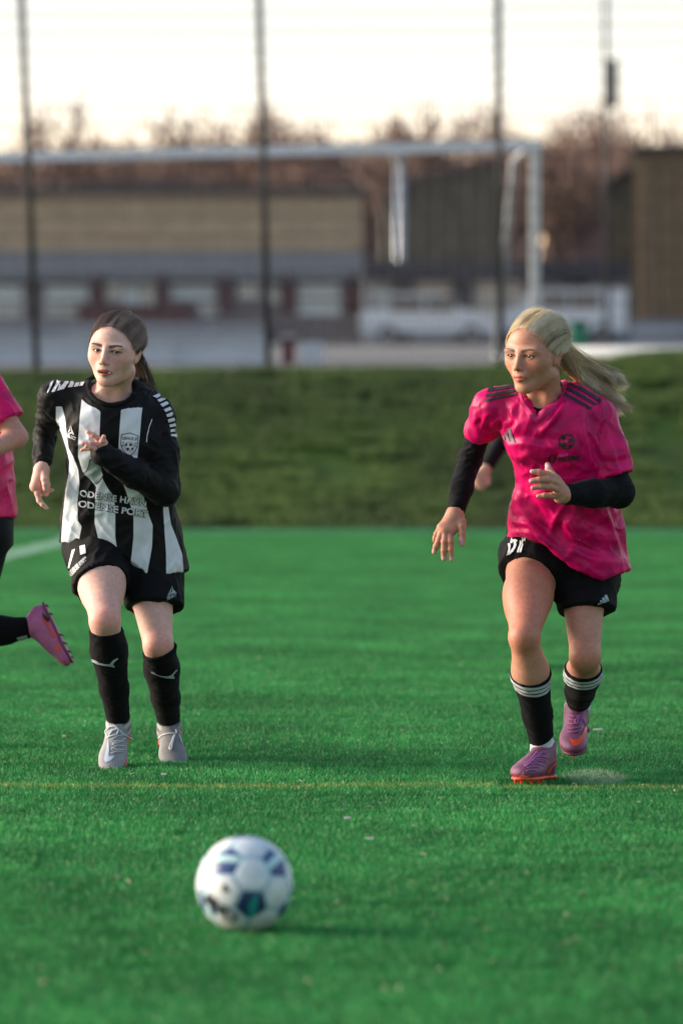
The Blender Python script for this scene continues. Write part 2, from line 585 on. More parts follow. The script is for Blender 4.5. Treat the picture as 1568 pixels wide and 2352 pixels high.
def mat_attr(name, rough=0.5, spec=0.5, sss=0.0, noise=0.08, nscale=60.0, bump=0.0, bscale=300.0, sheen=0.0):
    """colour from the mesh's own 'Col' attribute, mottled by fine noise"""
    m, nt, b = new_mat(name)
    a = nt.nodes.new('ShaderNodeAttribute'); a.attribute_name = 'Col'
    tc = nt.nodes.new('ShaderNodeTexCoord')
    n = nt.nodes.new('ShaderNodeTexNoise'); n.inputs['Scale'].default_value = nscale; n.inputs['Detail'].default_value = 4
    nt.links.new(tc.outputs['Object'], n.inputs[0])
    mr = nt.nodes.new('ShaderNodeMapRange'); mr.inputs[1].default_value = 0.3; mr.inputs[2].default_value = 0.7
    mr.inputs[3].default_value = 1 - noise; mr.inputs[4].default_value = 1 + noise
    nt.links.new(n.outputs[0], mr.inputs[0])
    vm = nt.nodes.new('ShaderNodeVectorMath'); vm.operation = 'SCALE'
    nt.links.new(a.outputs['Color'], vm.inputs[0]); nt.links.new(mr.outputs[0], vm.inputs['Scale'])
    nt.links.new(vm.outputs[0], b.inputs['Base Color'])
    b.inputs['Roughness'].default_value = rough
    b.inputs['Specular IOR Level'].default_value = spec
    if sheen: b.inputs['Sheen Weight'].default_value = sheen
    if sss:
        b.inputs['Subsurface Weight'].default_value = sss
        b.inputs['Subsurface Radius'].default_value = (1.0, 0.35, 0.2)
        b.inputs['Subsurface Scale'].default_value = 0.006
    if bump:
        n2 = nt.nodes.new('ShaderNodeTexNoise'); n2.inputs['Scale'].default_value = bscale; n2.inputs['Detail'].default_value = 3
        nt.links.new(tc.outputs['Object'], n2.inputs[0])
        bp = nt.nodes.new('ShaderNodeBump'); bp.inputs['Strength'].default_value = bump; bp.inputs['Distance'].default_value = 0.004
        nt.links.new(n2.outputs[0], bp.inputs['Height']); nt.links.new(bp.outputs[0], b.inputs['Normal'])
    return m
# ================================================================== SETTING
rng = np.random.default_rng(7)
EDGE_Y = 38.6           # where the artificial turf ends and the bank begins
TOP_Y, TOP_Z = 41.3, 1.62
UP_Z = 1.80
def gz(Y):
    """height of the yard that climbs gently behind the bank"""
    return float(np.interp(Y, [0, 44, 150, 320, 5000], [1.74, 1.74, 4.02, 4.6, 4.6]))

# ---- materials of the setting
def mat_turf(name, base=False):
    m, nt, b = new_mat(name)
    N = nt.nodes.new; K = nt.links.new
    geo = N('ShaderNodeNewGeometry')
    sep = N('ShaderNodeSeparateXYZ'); K(geo.outputs['Position'], sep.inputs[0])
    n1 = N('ShaderNodeTexNoise'); n1.inputs['Scale'].default_value = 1.3; n1.inputs['Detail'].default_value = 4
    K(geo.outputs['Position'], n1.inputs[0])
    n2 = N('ShaderNodeTexNoise'); n2.inputs['Scale'].default_value = 14; n2.inputs['Detail'].default_value = 4
    K(geo.outputs['Position'], n2.inputs[0])
    r1 = N('ShaderNodeValToRGB'); r1.color_ramp.elements[0].position = 0.34; r1.color_ramp.elements[1].position = 0.68
    r1.color_ramp.elements[0].color = (0.024, 0.180, 0.044, 1); r1.color_ramp.elements[1].color = (0.047, 0.305, 0.078, 1)
    K(n1.outputs[0], r1.inputs[0])
    mr = N('ShaderNodeMapRange'); mr.inputs[1].default_value = .3; mr.inputs[2].default_value = .7; mr.inputs[3].default_value = .72; mr.inputs[4].default_value = 1.25
    K(n2.outputs[0], mr.inputs[0])
    at = N('ShaderNodeAttribute'); at.attribute_name = 'Col'
    vm = N('ShaderNodeVectorMath'); vm.operation = 'SCALE'
    K(r1.outputs[0], vm.inputs[0]); K(mr.outputs[0], vm.inputs['Scale'])
    vm2 = N('ShaderNodeVectorMath'); vm2.operation = 'MULTIPLY'
    K(vm.outputs[0], vm2.inputs[0])
    if base:
        vm2.inputs[1].default_value = (0.45, 0.4, 0.5)
    else:
        K(at.outputs['Color'], vm2.inputs[1])
    cur = vm2.outputs[0]
    nl = N('ShaderNodeTexNoise'); nl.inputs['Scale'].default_value = 38; nl.inputs['Detail'].default_value = 3
    K(geo.outputs['Position'], nl.inputs[0])
    def math_(op, a, bb=None):
        x = N('ShaderNodeMath'); x.operation = op
        for i, q in enumerate((a, bb)):
            if q is None: continue
            if isinstance(q, (int, float)): x.inputs[i].default_value = q
            else: K(q, x.inputs[i])
        return x.outputs[0]
    def line(dist, half, col, strength, cur):
        d = math_('ABSOLUTE', dist)
        s = N('ShaderNodeMapRange'); s.inputs[1].default_value = half * 1.15; s.inputs[2].default_value = half * 0.8
        s.inputs[3].default_value = 0; s.inputs[4].default_value = strength
        K(d, s.inputs[0])
        wr = N('ShaderNodeMapRange'); wr.inputs[1].default_value = .35; wr.inputs[2].default_value = .6
        K(nl.outputs[0], wr.inputs[0])
        f = math_('MULTIPLY', s.outputs[0], wr.outputs[0])
        mx = N('ShaderNodeMix'); mx.data_type = 'RGBA'
        K(f, mx.inputs[0]); K(cur, mx.inputs[6]); mx.inputs[7].default_value = (*col, 1)
        return mx.outputs[2]
    # faded yellow line across the pitch, white line and pale teal strip far away
    cur = line(math_('SUBTRACT', sep.outputs['Y'], 11.62), 0.050, (0.34, 0.40, 0.10), .85, cur)
    dx = math_('SUBTRACT', sep.outputs['X'], math_('ADD', math_('MULTIPLY', math_('SUBTRACT', sep.outputs['Y'], 30.7), 0.0595), -2.73))
    cur = line(dx, 0.13, (0.50, 0.66, 0.60), 1.0, cur)
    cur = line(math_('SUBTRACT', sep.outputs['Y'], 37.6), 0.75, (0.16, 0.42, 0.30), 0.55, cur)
    # scuffed pale patch behind the blonde player's foot
    px, py = W(1365, 1793, 11.95)[0], 11.95
    ddx = math_('MULTIPLY', math_('SUBTRACT', sep.outputs['X'], px), 1.0)
    ddy = math_('MULTIPLY', math_('SUBTRACT', sep.outputs['Y'], py), 0.45)
    rr = math_('SQRT', math_('ADD', math_('MULTIPLY', ddx, ddx), math_('MULTIPLY', ddy, ddy)))
    cur = line(rr, 0.10, (0.50, 0.60, 0.42), 0.9, cur)
    K(cur, b.inputs['Base Color'])
    b.inputs['Roughness'].default_value = 0.5
    b.inputs['Specular IOR Level'].default_value = 0.4
    if not base:
        tr = N('ShaderNodeBsdfTranslucent'); K(cur, tr.inputs[0])
        ms = N('ShaderNodeMixShader'); ms.inputs[0].default_value = .35
        K(b.outputs[0], ms.inputs[1]); K(tr.outputs[0], ms.inputs[2])
        K(ms.outputs[0], nt.nodes['Material Output'].inputs[0])
    return m

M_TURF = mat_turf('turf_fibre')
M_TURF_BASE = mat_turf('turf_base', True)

def sheet(name, xs, ys, zf, mat, kind='structure'):
    X, Y = np.meshgrid(xs, ys, indexing='ij')
    Z = zf(X, Y)
    V = np.stack([X, Y, Z], -1).reshape(-1, 3)
    n, m = len(xs), len(ys)
    i = np.arange(n * m).reshape(n, m)
    F = np.stack([i[:-1, :-1], i[1:, :-1], i[1:, 1:], i[:-1, 1:]], -1).reshape(-1, 4)
    o = mk(name, V, F, mat)
    return tag(o, kind=kind)

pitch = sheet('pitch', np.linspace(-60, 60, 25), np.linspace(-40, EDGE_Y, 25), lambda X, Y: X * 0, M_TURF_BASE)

# ---- blades of the artificial turf: one patch of fibres, laid tile by tile
PS = 0.5
def blade_patch(n, seed, h=(0.014, 0.026), w=(0.0016, 0.003)):
    r = np.random.default_rng(seed)
    p = np.stack([r.uniform(-PS / 2 - .01, PS / 2 + .01, n), r.uniform(-PS / 2 - .01, PS / 2 + .01, n), np.zeros(n)], 1)
    a = r.uniform(0, 2 * math.pi, n); hh = r.uniform(*h, n); ww = r.uniform(*w, n) / 2
    lean = r.uniform(0.0, 1.0, n) ** 1.5 * 0.022; la = r.uniform(0, 2 * math.pi, n)
    side = np.stack([np.cos(a), np.sin(a), np.zeros(n)], 1)
    ld = np.stack([np.cos(la), np.sin(la), np.zeros(n)], 1) * lean[:, None]
    up = np.array([0, 0, 1.0])
    mid = p + ld * 0.35 + up * (hh * 0.6)[:, None]
    tip = p + ld + up * hh[:, None]
    V = np.stack([p - side * ww[:, None], p + side * ww[:, None], mid - side * ww[:, None] * .9, mid + side * ww[:, None] * .9,
                  tip - side * ww[:, None] * .5, tip + side * ww[:, None] * .5], 1).reshape(-1, 3)
    i = np.arange(n)[:, None] * 6
    F = np.concatenate([i + np.array([[0, 1, 3, 2]]), i + np.array([[2, 3, 5, 4]])])
    c = np.ones((n, 3)); k = r.uniform(0.6, 1.55, n)[:, None]
    c = c * k * (1 + r.uniform(-.12, .12, (n, 3)))
    dry = r.random(n) < 0.035
    c[dry] = np.array([6.5, 1.9, 2.6]) * r.uniform(.7, 1.2, (dry.sum(), 1))
    return V, F, np.repeat(c, 6, 0)

bV, bF, bC = blade_patch(8200, 3)
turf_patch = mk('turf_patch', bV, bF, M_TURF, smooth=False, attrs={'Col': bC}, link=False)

pts = []
y = 6.6
while y < EDGE_Y - PS / 2 + .05:
    hw = 2.2 + y * 0.14
    xs = np.arange(-hw, hw + PS, PS)
    pts += [(x + rng.uniform(-.03, .03), y, 0.0) for x in xs]
    y += PS
pts = np.array(pts)
pts[:, 1] = np.minimum(pts[:, 1], EDGE_Y - PS / 2 - .01)
tm = bpy.data.meshes.new('turf'); tm.from_pydata(pts.tolist(), [], [])
turf = bpy.data.objects.new('turf', tm); COL.objects.link(turf)
tag(turf, 'short green artificial turf fibres covering the pitch', kind='stuff')

def gn_scatter(ob, inst, seed, quarter=True, smin_=0.9, smax_=1.1):
    ng = bpy.data.node_groups.new('fibres', 'GeometryNodeTree')
    ng.interface.new_socket('Geometry', in_out='INPUT', socket_type='NodeSocketGeometry')
    ng.interface.new_socket('Geometry', in_out='OUTPUT', socket_type='NodeSocketGeometry')
    N = ng.nodes.new; K = ng.links.new
    gi, go = N('NodeGroupInput'), N('NodeGroupOutput')
    oi = N('GeometryNodeObjectInfo'); oi.inputs['Object'].default_value = inst; oi.inputs['As Instance'].default_value = True
    ip = N('GeometryNodeInstanceOnPoints')
    K(gi.outputs[0], ip.inputs['Points']); K(oi.outputs['Geometry'], ip.inputs['Instance'])
    rv = N('FunctionNodeRandomValue'); rv.data_type = 'INT'
    rv.inputs[4].default_value = 0; rv.inputs[5].default_value = 3; rv.inputs['Seed'].default_value = seed
    mm = N('ShaderNodeMath'); mm.operation = 'MULTIPLY'; mm.inputs[1].default_value = math.pi / 2
    K(rv.outputs[2], mm.inputs[0])
    cx = N('ShaderNodeCombineXYZ'); K(mm.outputs[0], cx.inputs[2])
    K(cx.outputs[0], ip.inputs['Rotation'])
    rs = N('FunctionNodeRandomValue'); rs.data_type = 'FLOAT'
    rs.inputs[2].default_value = smin_; rs.inputs[3].default_value = smax_; rs.inputs['Seed'].default_value = seed + 5
    sx = N('ShaderNodeCombineXYZ'); sx.inputs[0].default_value = 1.04; sx.inputs[1].default_value = 1.04
    K(rs.outputs[1], sx.inputs[2]); K(sx.outputs[0], ip.inputs['Scale'])
    K(ip.outputs[0], go.inputs[0])
    md = ob.modifiers.new('fibres', 'NODES'); md.node_group = ng
gn_scatter(turf, turf_patch, 2, True, 0.8, 1.15)

# ---- grass bank and the ground behind it
def mat_bank():
    m, nt, b = new_mat('bank_grass')
    N = nt.nodes.new; K = nt.links.new
    geo = N('ShaderNodeNewGeometry')
    mp = N('ShaderNodeMapping'); mp.inputs['Scale'].default_value = (0.55, 1.1, 2.6); K(geo.outputs['Position'], mp.inputs[0])
    n1 = N('ShaderNodeTexNoise'); n1.inputs['Scale'].default_value = 1.0; n1.inputs['Detail'].default_value = 5; n1.inputs['Distortion'].default_value = .4
    K(mp.outputs[0], n1.inputs[0])
    r = N('ShaderNodeValToRGB'); e = r.color_ramp.elements
    e[0].position = .33; e[0].color = (0.090, 0.118, 0.040, 1)
    e[1].position = .72; e[1].color = (0.140, 0.225, 0.045, 1)
    q = e.new(.5); q.color = (0.108, 0.165, 0.040, 1)
    K(n1.outputs[0], r.inputs[0])
    n3 = N('ShaderNodeTexNoise'); n3.inputs['Scale'].default_value = 0.9; n3.inputs['Detail'].default_value = 6
    K(geo.outputs['Position'], n3.inputs[0])
    r3 = N('ShaderNodeValToRGB'); r3.color_ramp.elements[0].position = .60; r3.color_ramp.elements[1].position = .72
    K(n3.outputs[0], r3.inputs[0])
    mx = N('ShaderNodeMix'); mx.data_type = 'RGBA'
    K(r3.outputs[0], mx.inputs[0]); K(r.outputs[0], mx.inputs[6]); mx.inputs[7].default_value = (0.125, 0.115, 0.090, 1)
    # trodden, dry strip of grass along the foot of the bank
    sp = N('ShaderNodeSeparateXYZ'); K(geo.outputs['Position'], sp.inputs[0])
    mr = N('ShaderNodeMapRange'); mr.inputs[1].default_value = 0.20; mr.inputs[2].default_value = 0.02; K(sp.outputs['Z'], mr.inputs[0])
    mu = N('ShaderNodeMath'); mu.operation = 'MULTIPLY'; mu.inputs[1].default_value = .75; K(mr.outputs[0], mu.inputs[0])
    mx2 = N('ShaderNodeMix'); mx2.data_type = 'RGBA'
    K(mu.outputs[0], mx2.inputs[0]); K(mx.outputs[2], mx2.inputs[6]); mx2.inputs[7].default_value = (0.185, 0.180, 0.085, 1)
    K(mx2.outputs[2], b.inputs['Base Color'])
    b.inputs['Roughness'].default_value = .8; b.inputs['Specular IOR Level'].default_value = .2
    n2 = N('ShaderNodeTexNoise'); n2.inputs['Scale'].default_value = 30; n2.inputs['Detail'].default_value = 4
    K(geo.outputs['Position'], n2.inputs[0])
    bp = N('ShaderNodeBump'); bp.inputs['Strength'].default_value = .8; bp.inputs['Distance'].default_value = .05
    K(n2.outputs[0], bp.inputs['Height']); K(bp.outputs[0], b.inputs['Normal'])
    return m
M_BANK = mat_bank()
def bank_z(X, Y):
    t = np.clip((Y - EDGE_Y) / (TOP_Y - EDGE_Y), 0, 1)
    s = t * t * (3 - 2 * t) * 0.35 + t * 0.65
    n = fbm(np.stack([X * .8, Y * 1.2, X * 0], -1).reshape(-1, 3), 3, 3).reshape(X.shape) - .5
    top = TOP_Z + 0.012 * X + np.clip((X - 2.2) * 0.10, 0, .14)
    return np.maximum(s * top + n * .22 * t * (1 - t * .8), 0.0) - 0.004 * (t <= 0)
bank = sheet('grass_bank', np.concatenate([np.linspace(-60, -11, 20), np.linspace(-10.5, 10.5, 120), np.linspace(11, 60, 20)]),
             np.linspace(EDGE_Y, TOP_Y + .6, 30), bank_z, M_BANK)
M_GRAVEL = mat_plain('upper_yard', (0.16, 0.15, 0.14), .9, noise=.3, nscale=3)
upper = sheet('upper_ground', np.linspace(-400, 400, 9), np.array([TOP_Y + .6, 44.0, 60, 100, 150, 200, 320, 500, 900]),
              lambda X, Y: np.interp(Y, [0, 43, 44, 150, 320, 5000], [1.5, 1.5, 1.74, 4.02, 4.6, 4.6]), M_GRAVEL)

# tufts of rough grass on the bank
def tuft_patch(n, seed):
    V, F, c = blade_patch(n, seed, (0.025, 0.07), (0.005, 0.009))
    return V, F, c
M_TUFT, _nt, _b = new_mat('bank_grass_blades')
_at = _nt.nodes.new('ShaderNodeAttribute'); _at.attribute_name = 'Col'
_g = _nt.nodes.new('ShaderNodeNewGeometry')
_n = _nt.nodes.new('ShaderNodeTexNoise'); _n.inputs['Scale'].default_value = .8; _n.inputs['Detail'].default_value = 4
_nt.links.new(_g.outputs['Position'], _n.inputs[0])
_r = _nt.nodes.new('ShaderNodeValToRGB')
_r.color_ramp.elements[0].position = .36; _r.color_ramp.elements[0].color = (0.100, 0.135, 0.045, 1)
_r.color_ramp.elements[1].position = .62; _r.color_ramp.elements[1].color = (0.155, 0.235, 0.055, 1)
_v = _nt.nodes.new('ShaderNodeVectorMath'); _v.operation = 'MULTIPLY'
_nt.links.new(_n.outputs[0], _r.inputs[0]); _nt.links.new(_r.outputs[0], _v.inputs[0]); _nt.links.new(_at.outputs['Color'], _v.inputs[1])
_nt.links.new(_v.outputs[0], _b.inputs['Base Color'])
_b.inputs['Roughness'].default_value = .7
tV, tF, tC = tuft_patch(500, 9)
tC = np.clip(tC, .5, 1.6)
tuft_ob = mk('grass_tuft', tV, tF, M_TUFT, smooth=False, attrs={'Col': tC}, link=False)
bx = rng.uniform(-10, 10, 4000); by = rng.uniform(EDGE_Y + .05, TOP_Y + .25, 4000)
keep = fbm(np.stack([bx * .9, by * 1.5, bx * 0], -1), 31, 3) > .25
bx, by = bx[keep], by[keep]
bz = bank_z(bx, by)
gm = bpy.data.meshes.new('bank_tufts'); gm.from_pydata(np.stack([bx, by, bz], 1).tolist(), [], [])
bt = bpy.data.objects.new('bank_tufts', gm); COL.objects.link(bt)
tag(bt, 'rough grass tufts growing over the bank behind the pitch', kind='stuff')
gn_scatter(bt, tuft_ob, 11, True, .6, 1.2)

# ---- tall wire ball-stop fence on top of the bank
M_POST = mat_plain('fence_post_paint', (0.030, 0.031, 0.034), .45, noise=.25, nscale=6)
M_WIRE = mat_plain('fence_wire', (0.040, 0.042, 0.046), .5, metal=.3)
FY = 41.5
fence = empty('ball_stop_fence', (0, FY, TOP_Z))
tag(fence, 'tall dark welded wire fence on top of the grass bank', 'fence')
fb = np.array([0, FY, TOP_Z])
posts = [((50, 0), (86, 866)), ((595, 0), (617, 862)), ((1143, 0), (1149, 850))]
pw = []
for (x0, y0), (x1, y1) in posts:
    a = W(x1, y1, FY); t = W(x0, y0, FY)
    a = a - (t - a) * 0.05
    t = t + (t - a) * 0.28
    pw.append((a, t))
dA = pw[1][0] - pw[0][0]
pw = [(pw[0][0] - dA * k, pw[0][1] - dA * k) for k in (3, 2, 1)] + pw + [(pw[2][0] + dA * k, pw[2][1] + dA * k) for k in (1, 2)]
for i, (a, t) in enumerate(pw):
    MB().tube([a, t], 0.036, 8).build('post', M_POST, fence, fb, True)
for i in range(len(pw) - 1):
    (a0, t0), (a1, t1) = pw[i], pw[i + 1]
    m = MB()
    H = (t0 - a0)[2]
    for k in range(int(H / .2)):
        f = (k * .2 + .12) / H
        for dy in (-.006, .006):
            m.tube([a0 + (t0 - a0) * f + (0, dy, 0), a1 + (t1 - a1) * f + (0, dy, 0)], 0.0050, 3, False)
    nv = int(2.55 / .05)
    for k in range(1, nv):
        f = k / nv
        m.tube([a0 + (a1 - a0) * f + (0, 0, .1), t0 + (t1 - t0) * f], 0.0038, 3, False)
    w_ = m.build('wire_panel', M_WIRE, fence, fb)
    tag(w_, kind='stuff')

# ---- goal beyond the fence
M_WHITE = mat_plain('white_paint', (0.74, 0.77, 0.76), .4, noise=.06, nscale=8)
GR, GL = 43.6, 46.0
goal = empty('football_goal', W(1226, 812, GR)); gb = np.array(W(1226, 812, GR))
tag(goal, 'white football goal frame behind the wire fence', 'goal')
cr, cl = W(1228, 332, GR), W(-170, 366, GL)
MB().box((cr + cl) / 2, (np.linalg.norm((cr - cl)[:2]) + .10, .10, .12), rz=math.atan2(cr[1] - cl[1], cr[0] - cl[0]))  .build('crossbar', mat_plain('shaded_white_paint', (0.36, 0.44, 0.53), .45, noise=.06, nscale=8), goal, gb)  # white bar; its backlit shade is put into the darker blue-grey colour
for c in (cr, cl):
    MB().box((c[0], c[1], (c[2] - .062 + UP_Z) / 2), (.10, .12, c[2] - .062 - UP_Z)).build('goal_post', M_WHITE, goal, gb)
M_GALV = mat_plain('galvanised_steel', (0.50, 0.54, 0.58), .45, metal=.4, noise=.15, nscale=5)
for c, sx in ((cr, -.22), (cl, .22)):
    MB().tube([c + (sx * .4, .1, -.05), c + (sx * .9, .9, -.12), c + (sx * 1.7, 2.0, UP_Z - c[2])], .042, 8).build('stanchion', M_GALV, goal, gb, True)
    MB().tube([(c[0], c[1], UP_Z + .05), (c[0] + sx * 1.7, c[1] + 2.0, UP_Z + .05)], .035, 6).build('ground_bar', M_GALV, goal, gb, True)
# net: cords every 12 cm
m = MB()
nn = 40
for k in range(nn + 1):
    f = k / nn
    a = cl + (cr - cl) * f; 
    m.tube([a + (0, .06, -.06), a + (0, .9, -.15), (a[0], a[1] + 2.0, UP_Z + .03)], .0022, 3, False)
for k in range(1, 18):
    f = k / 18
    p0, p1 = cl + (0, .9 + 1.1 * f, -.15 - (cl[2] - UP_Z - .18) * f), cr + (0, .9 + 1.1 * f, -.15 - (cr[2] - UP_Z - .18) * f)
    m.tube([p0, p1], .0022, 3, False)
tag(m.build('goal_net', mat_plain('net_cord', (.5, .52, .54), .8), goal, gb), kind='stuff')

# ================================================================== BUILDINGS, TREES AND OTHER THINGS BEYOND THE FENCE
def rect(x0, x1, y0, y1, Y, depth):
    a, b = W(x0, y1, Y), W(x1, y0, Y)
    c = ((a[0] + b[0]) / 2, Y + depth / 2, (a[2] + b[2]) / 2)
    return c, (b[0] - a[0], depth, b[2] - a[2])

M_SLATE = mat_plain('slate_roof', (0.044, 0.047, 0.055), .7, noise=.25, nscale=.8)
M_BRICK = mat_plain('red_brick', (0.095, 0.036, 0.036), .85, noise=.3, nscale=9)
M_BRICKD = mat_plain('grey_brick', (0.19, 0.165, 0.165), .85, noise=.3, nscale=6)
M_RENDER = mat_plain('grey_render', (0.31, 0.33, 0.36), .8, noise=.2, nscale=1.2)
M_FRAME = mat_plain('window_frame_paint', (0.62, 0.66, 0.66), .5)
M_DARKW = mat_plain('dark_cladding', (0.036, 0.032, 0.040), .7, noise=.25, nscale=2)
def mat_glass(name, col, rough=.12):
    m, nt, b = new_mat(name)
    b.inputs['Base Color'].default_value = (*col, 1); b.inputs['Roughness'].default_value = rough
    b.inputs['Specular IOR Level'].default_value = .9
    b.inputs['Metallic'].default_value = .35
    return m
M_BLIND = mat_plain('pale_blind', (0.66, 0.77, 0.77), .6)
M_PANE = mat_glass('window_pane', (0.38, 0.47, 0.49))

def window(parent, base, x0, x1, y0, y1, Y, bright=0, blind=None):
    c, d = rect(x0, x1, y0, y1, Y - .06, .10)
    f = MB(); t = .07
    for s in (-1, 1):
        f.box((c[0] + s * (d[0] / 2 - t / 2), c[1], c[2]), (t, .10, d[2]))
        f.box((c[0], c[1], c[2] + s * (d[2] / 2 - t / 2)), (d[0] - 2 * t, .10, t))
    wo = f.build('window', M_FRAME, parent, base)
    MB().box((c[0], c[1] + .02, c[2]), (d[0] - 2 * t, .03, d[2] - 2 * t)).build('pane', M_BLIND if bright else M_PANE, wo, base)
    return wo

# -- long low brick house behind the goal
LY = 150.0
bx0 = W(250, 812, LY)
house = empty('low_brick_building', bx0); hb = np.array(bx0)
tag(house, 'long low brick building with slate roof and a row of pale windows', 'building')
c, d = rect(-60, 826, 640, 800, LY, 9.0); d = (d[0], d[1], d[2])
MB().box(c, d).build('wall', M_BRICKD, house, hb)
a, b = W(-70, 640, LY), W(834, 572, LY)
V = [(a[0], LY - .5, a[2]), (b[0], LY - .5, a[2]), (b[0], LY + 5, b[2] + .15), (a[0], LY + 5, b[2] + .15), (b[0], LY + 10.4, a[2]), (a[0], LY + 10.4, a[2]),
     (a[0], LY - .5, a[2] - .18), (b[0], LY - .5, a[2] - .18), (b[0], LY + 10.4, a[2] - .18), (a[0], LY + 10.4, a[2] - .18)]
roof = mk('roof', V, [[0, 1, 2, 3], [3, 2, 4, 5], [0, 6, 7, 1], [1, 7, 8, 4], [5, 9, 6, 0], [4, 8, 9, 5], [6, 9, 8, 7], [0, 3, 5, 5], [1, 4, 2, 2]][:7], M_SLATE, house, hb, False)
for tri in ((0, 3, 5), (1, 4, 2)):
    gm_ = MB(); gm_.add([V[q] for q in tri], [[0, 1, 2]]); gm_.build('gable', M_BRICKD, house, hb)
for x in (226, 374, 516, 661, 806):
    c, d = rect(x - 13, x + 13, 630, 715, LY - .35, .34); MB().box(c, d).build('brick_pier', M_BRICK, house, hb)
for (x0, x1, y0, y1, br) in [(-40, 52, 655, 690, 1), (104, 204, 655, 690, 1), (244, 280, 650, 690, 0), (282, 324, 636, 698, 1), (328, 356, 652, 698, 0), (390, 496, 654, 688, 1), (546, 596, 652, 684, 0), (618, 640, 655, 695, 0),
                          (684, 782, 652, 684, 1), (-40, 52, 702, 726, 0), (104, 190, 702, 726, 0), (455, 500, 700, 725, 0), (684, 782, 694, 722, 1), (740, 770, 0, 0, 0)][:13]:
    window(house, hb, x0, x1, y0, y1, LY, br)
c, d = rect(178, 440, 702, 742, LY - .8, .75); MB().box(c, d).build('porch_wall', M_BRICK, house, hb)
c, d = rect(-60, 620, 742, 800, LY - 1.2, .4); MB().box(c, d).build('plinth', M_RENDER, house, hb)

# -- garage block with dark fascia behind the blonde player
GY = 144.0
garage = empty('garage_block', W(1100, 812, GY)); gbs = np.array(W(1100, 812, GY))
tag(garage, 'low garage block with dark fascia and dark pillars behind the goal post', 'building')
c, d = rect(832, 1450, 598, 640, GY - .6, 8.0); MB().box(c, d).build('fascia', M_DARKW, garage, gbs)
c, d = rect(836, 1446, 640, 800, GY + .5, 6.4); MB().box(c, d).build('wall', M_RENDER, garage, gbs)
for x in (925, 1066, 1324):
    c, d = rect(x - 19, x + 19, 640, 800, GY - .3, .6); MB().box(c, d).build('pillar', M_DARKW, garage, gbs)
M_DOOR = mat_plain('cream_garage_door', (0.70, 0.64, 0.56), .6, noise=.08, nscale=2)
for (x0, x1) in ((952, 1038), (1088, 1142), (1162, 1200)):
    c, d = rect(x0, x1, 648, 740, GY + .35, .14); MB().box(c, d).build('garage_door', M_DOOR, garage, gbs)
for (x0, x1, y0, y1, br) in ((856, 900, 660, 690, 1), (1350, 1400, 650, 672, 1), (1240, 1296, 660, 690, 0)):
    window(garage, gbs, x0, x1, y0, y1, GY + .5, br)

# -- big tan sports hall further back
HY = 215.0
hall = empty('tan_hall', W(400, 812, HY)); hbs = np.array(W(400, 812, HY))
tag(hall, 'big tan clad hall behind the low brick building', 'building')
def mat_clad(name, col, sc=2.0):
    m = mat_plain(name, col, .8, noise=.18, nscale=1.2)
    return m
M_TAN = mat_clad('tan_cladding', (0.44, 0.34, 0.21))
M_WOOD = mat_clad('brown_timber_cladding', (0.185, 0.132, 0.076))
zlo, zhi = W(0, 640, HY)[2], W(0, 440, HY)[2]
nb = 5
for k in range(nb):
    y0, y1 = 445 + (575 - 445) * k / nb, 445 + (575 - 445) * (k + 1) / nb
    c, d = rect(-60, 832, y0, y1, HY + (.0 if k % 2 else .05), 20.0); MB().box(c, d).build('cladding_panel', M_TAN, hall, hbs)
c, d = rect(-60, 826, 575, 800, HY + .2, 19.5); MB().box(c, d).build('wall', M_RENDER, hall, hbs)
c, d = rect(-80, 842, 428, 445, HY - .4, 21.0); MB().box(c, d).build('roof', M_SLATE, hall, hbs)

# -- dark ivy-green gabled barn right of it
def gabled(name, label, px, Yd, base_y, mat_w, mat_r, depth, skew):
    """px: list of photo corner points of the front wall, from lower left round to lower right"""
    b0 = W((px[0][0] + px[-1][0]) / 2, base_y, Yd)
    root = empty(name, b0); bb = np.array(b0)
    tag(root, label, 'building')
    P = [W(x, y, Yd) for x, y in px]
    Q = [p + np.array([skew * depth, depth, 0]) for p in P]
    n = len(P)
    V = np.array(P + Q)
    m = MB()
    me_v = V
    f = [[i, i + 1, n + i + 1, n + i] for i in range(n - 1) if i in (0, n - 2)]
    cen = np.mean(P, 0); V2 = np.concatenate([V, [cen, cen + (skew * depth, depth, 0)]])
    for i in range(n):
        f.append([i, (i + 1) % n, 2 * n, 2 * n]); f.append([n + (i + 1) % n, n + i, 2 * n + 1, 2 * n + 1])
    m.add(V2, f); m.build('wall', mat_w, root, bb)
    r = MB()
    for i in range(1, n - 2):
        a, b = P[i], P[i + 1]
        u = b - a; u = u / np.linalg.norm(u); nrm = np.array([-u[2], 0, u[0]])
        if nrm[2] < 0: nrm = -nrm
        a2, b2 = a - u * .15, b + u * .15
        q = [a2 + (0, -.4, 0), b2 + (0, -.4, 0), b2 + (skew * depth, depth + .4, 0), a2 + (skew * depth, depth + .4, 0)]
        q2 = [x + nrm * .22 for x in q]
        q = [x + nrm * .01 for x in q]
        r.add(q + q2, [[0, 1, 2, 3], [7, 6, 5, 4], [0, 4, 5, 1], [1, 5, 6, 2], [2, 6, 7, 3], [3, 7, 4, 0]])
    r.build('roof', mat_r, root, bb)
    return root, bb
M_IVY = mat_plain('ivy_dark_wall', (0.098, 0.086, 0.060), .9, noise=.35, nscale=1.6, bump=.6, bscale=6)
M_ROOFP = mat_plain('plum_tile_roof', (0.115, 0.080, 0.086), .75, noise=.25, nscale=1.5)
M_PINK = mat_plain('rosy_brick', (0.34, 0.20, 0.185), .85, noise=.25, nscale=3)
gabled('ivy_barn', 'dark olive barn wall between the pale lamp post and the goal post', [(880, 812), (880, 470), (915, 430), (1140, 372), (1160, 380), (1160, 812)], 185.0, 812, M_IVY, M_ROOFP, 10.0, 0)
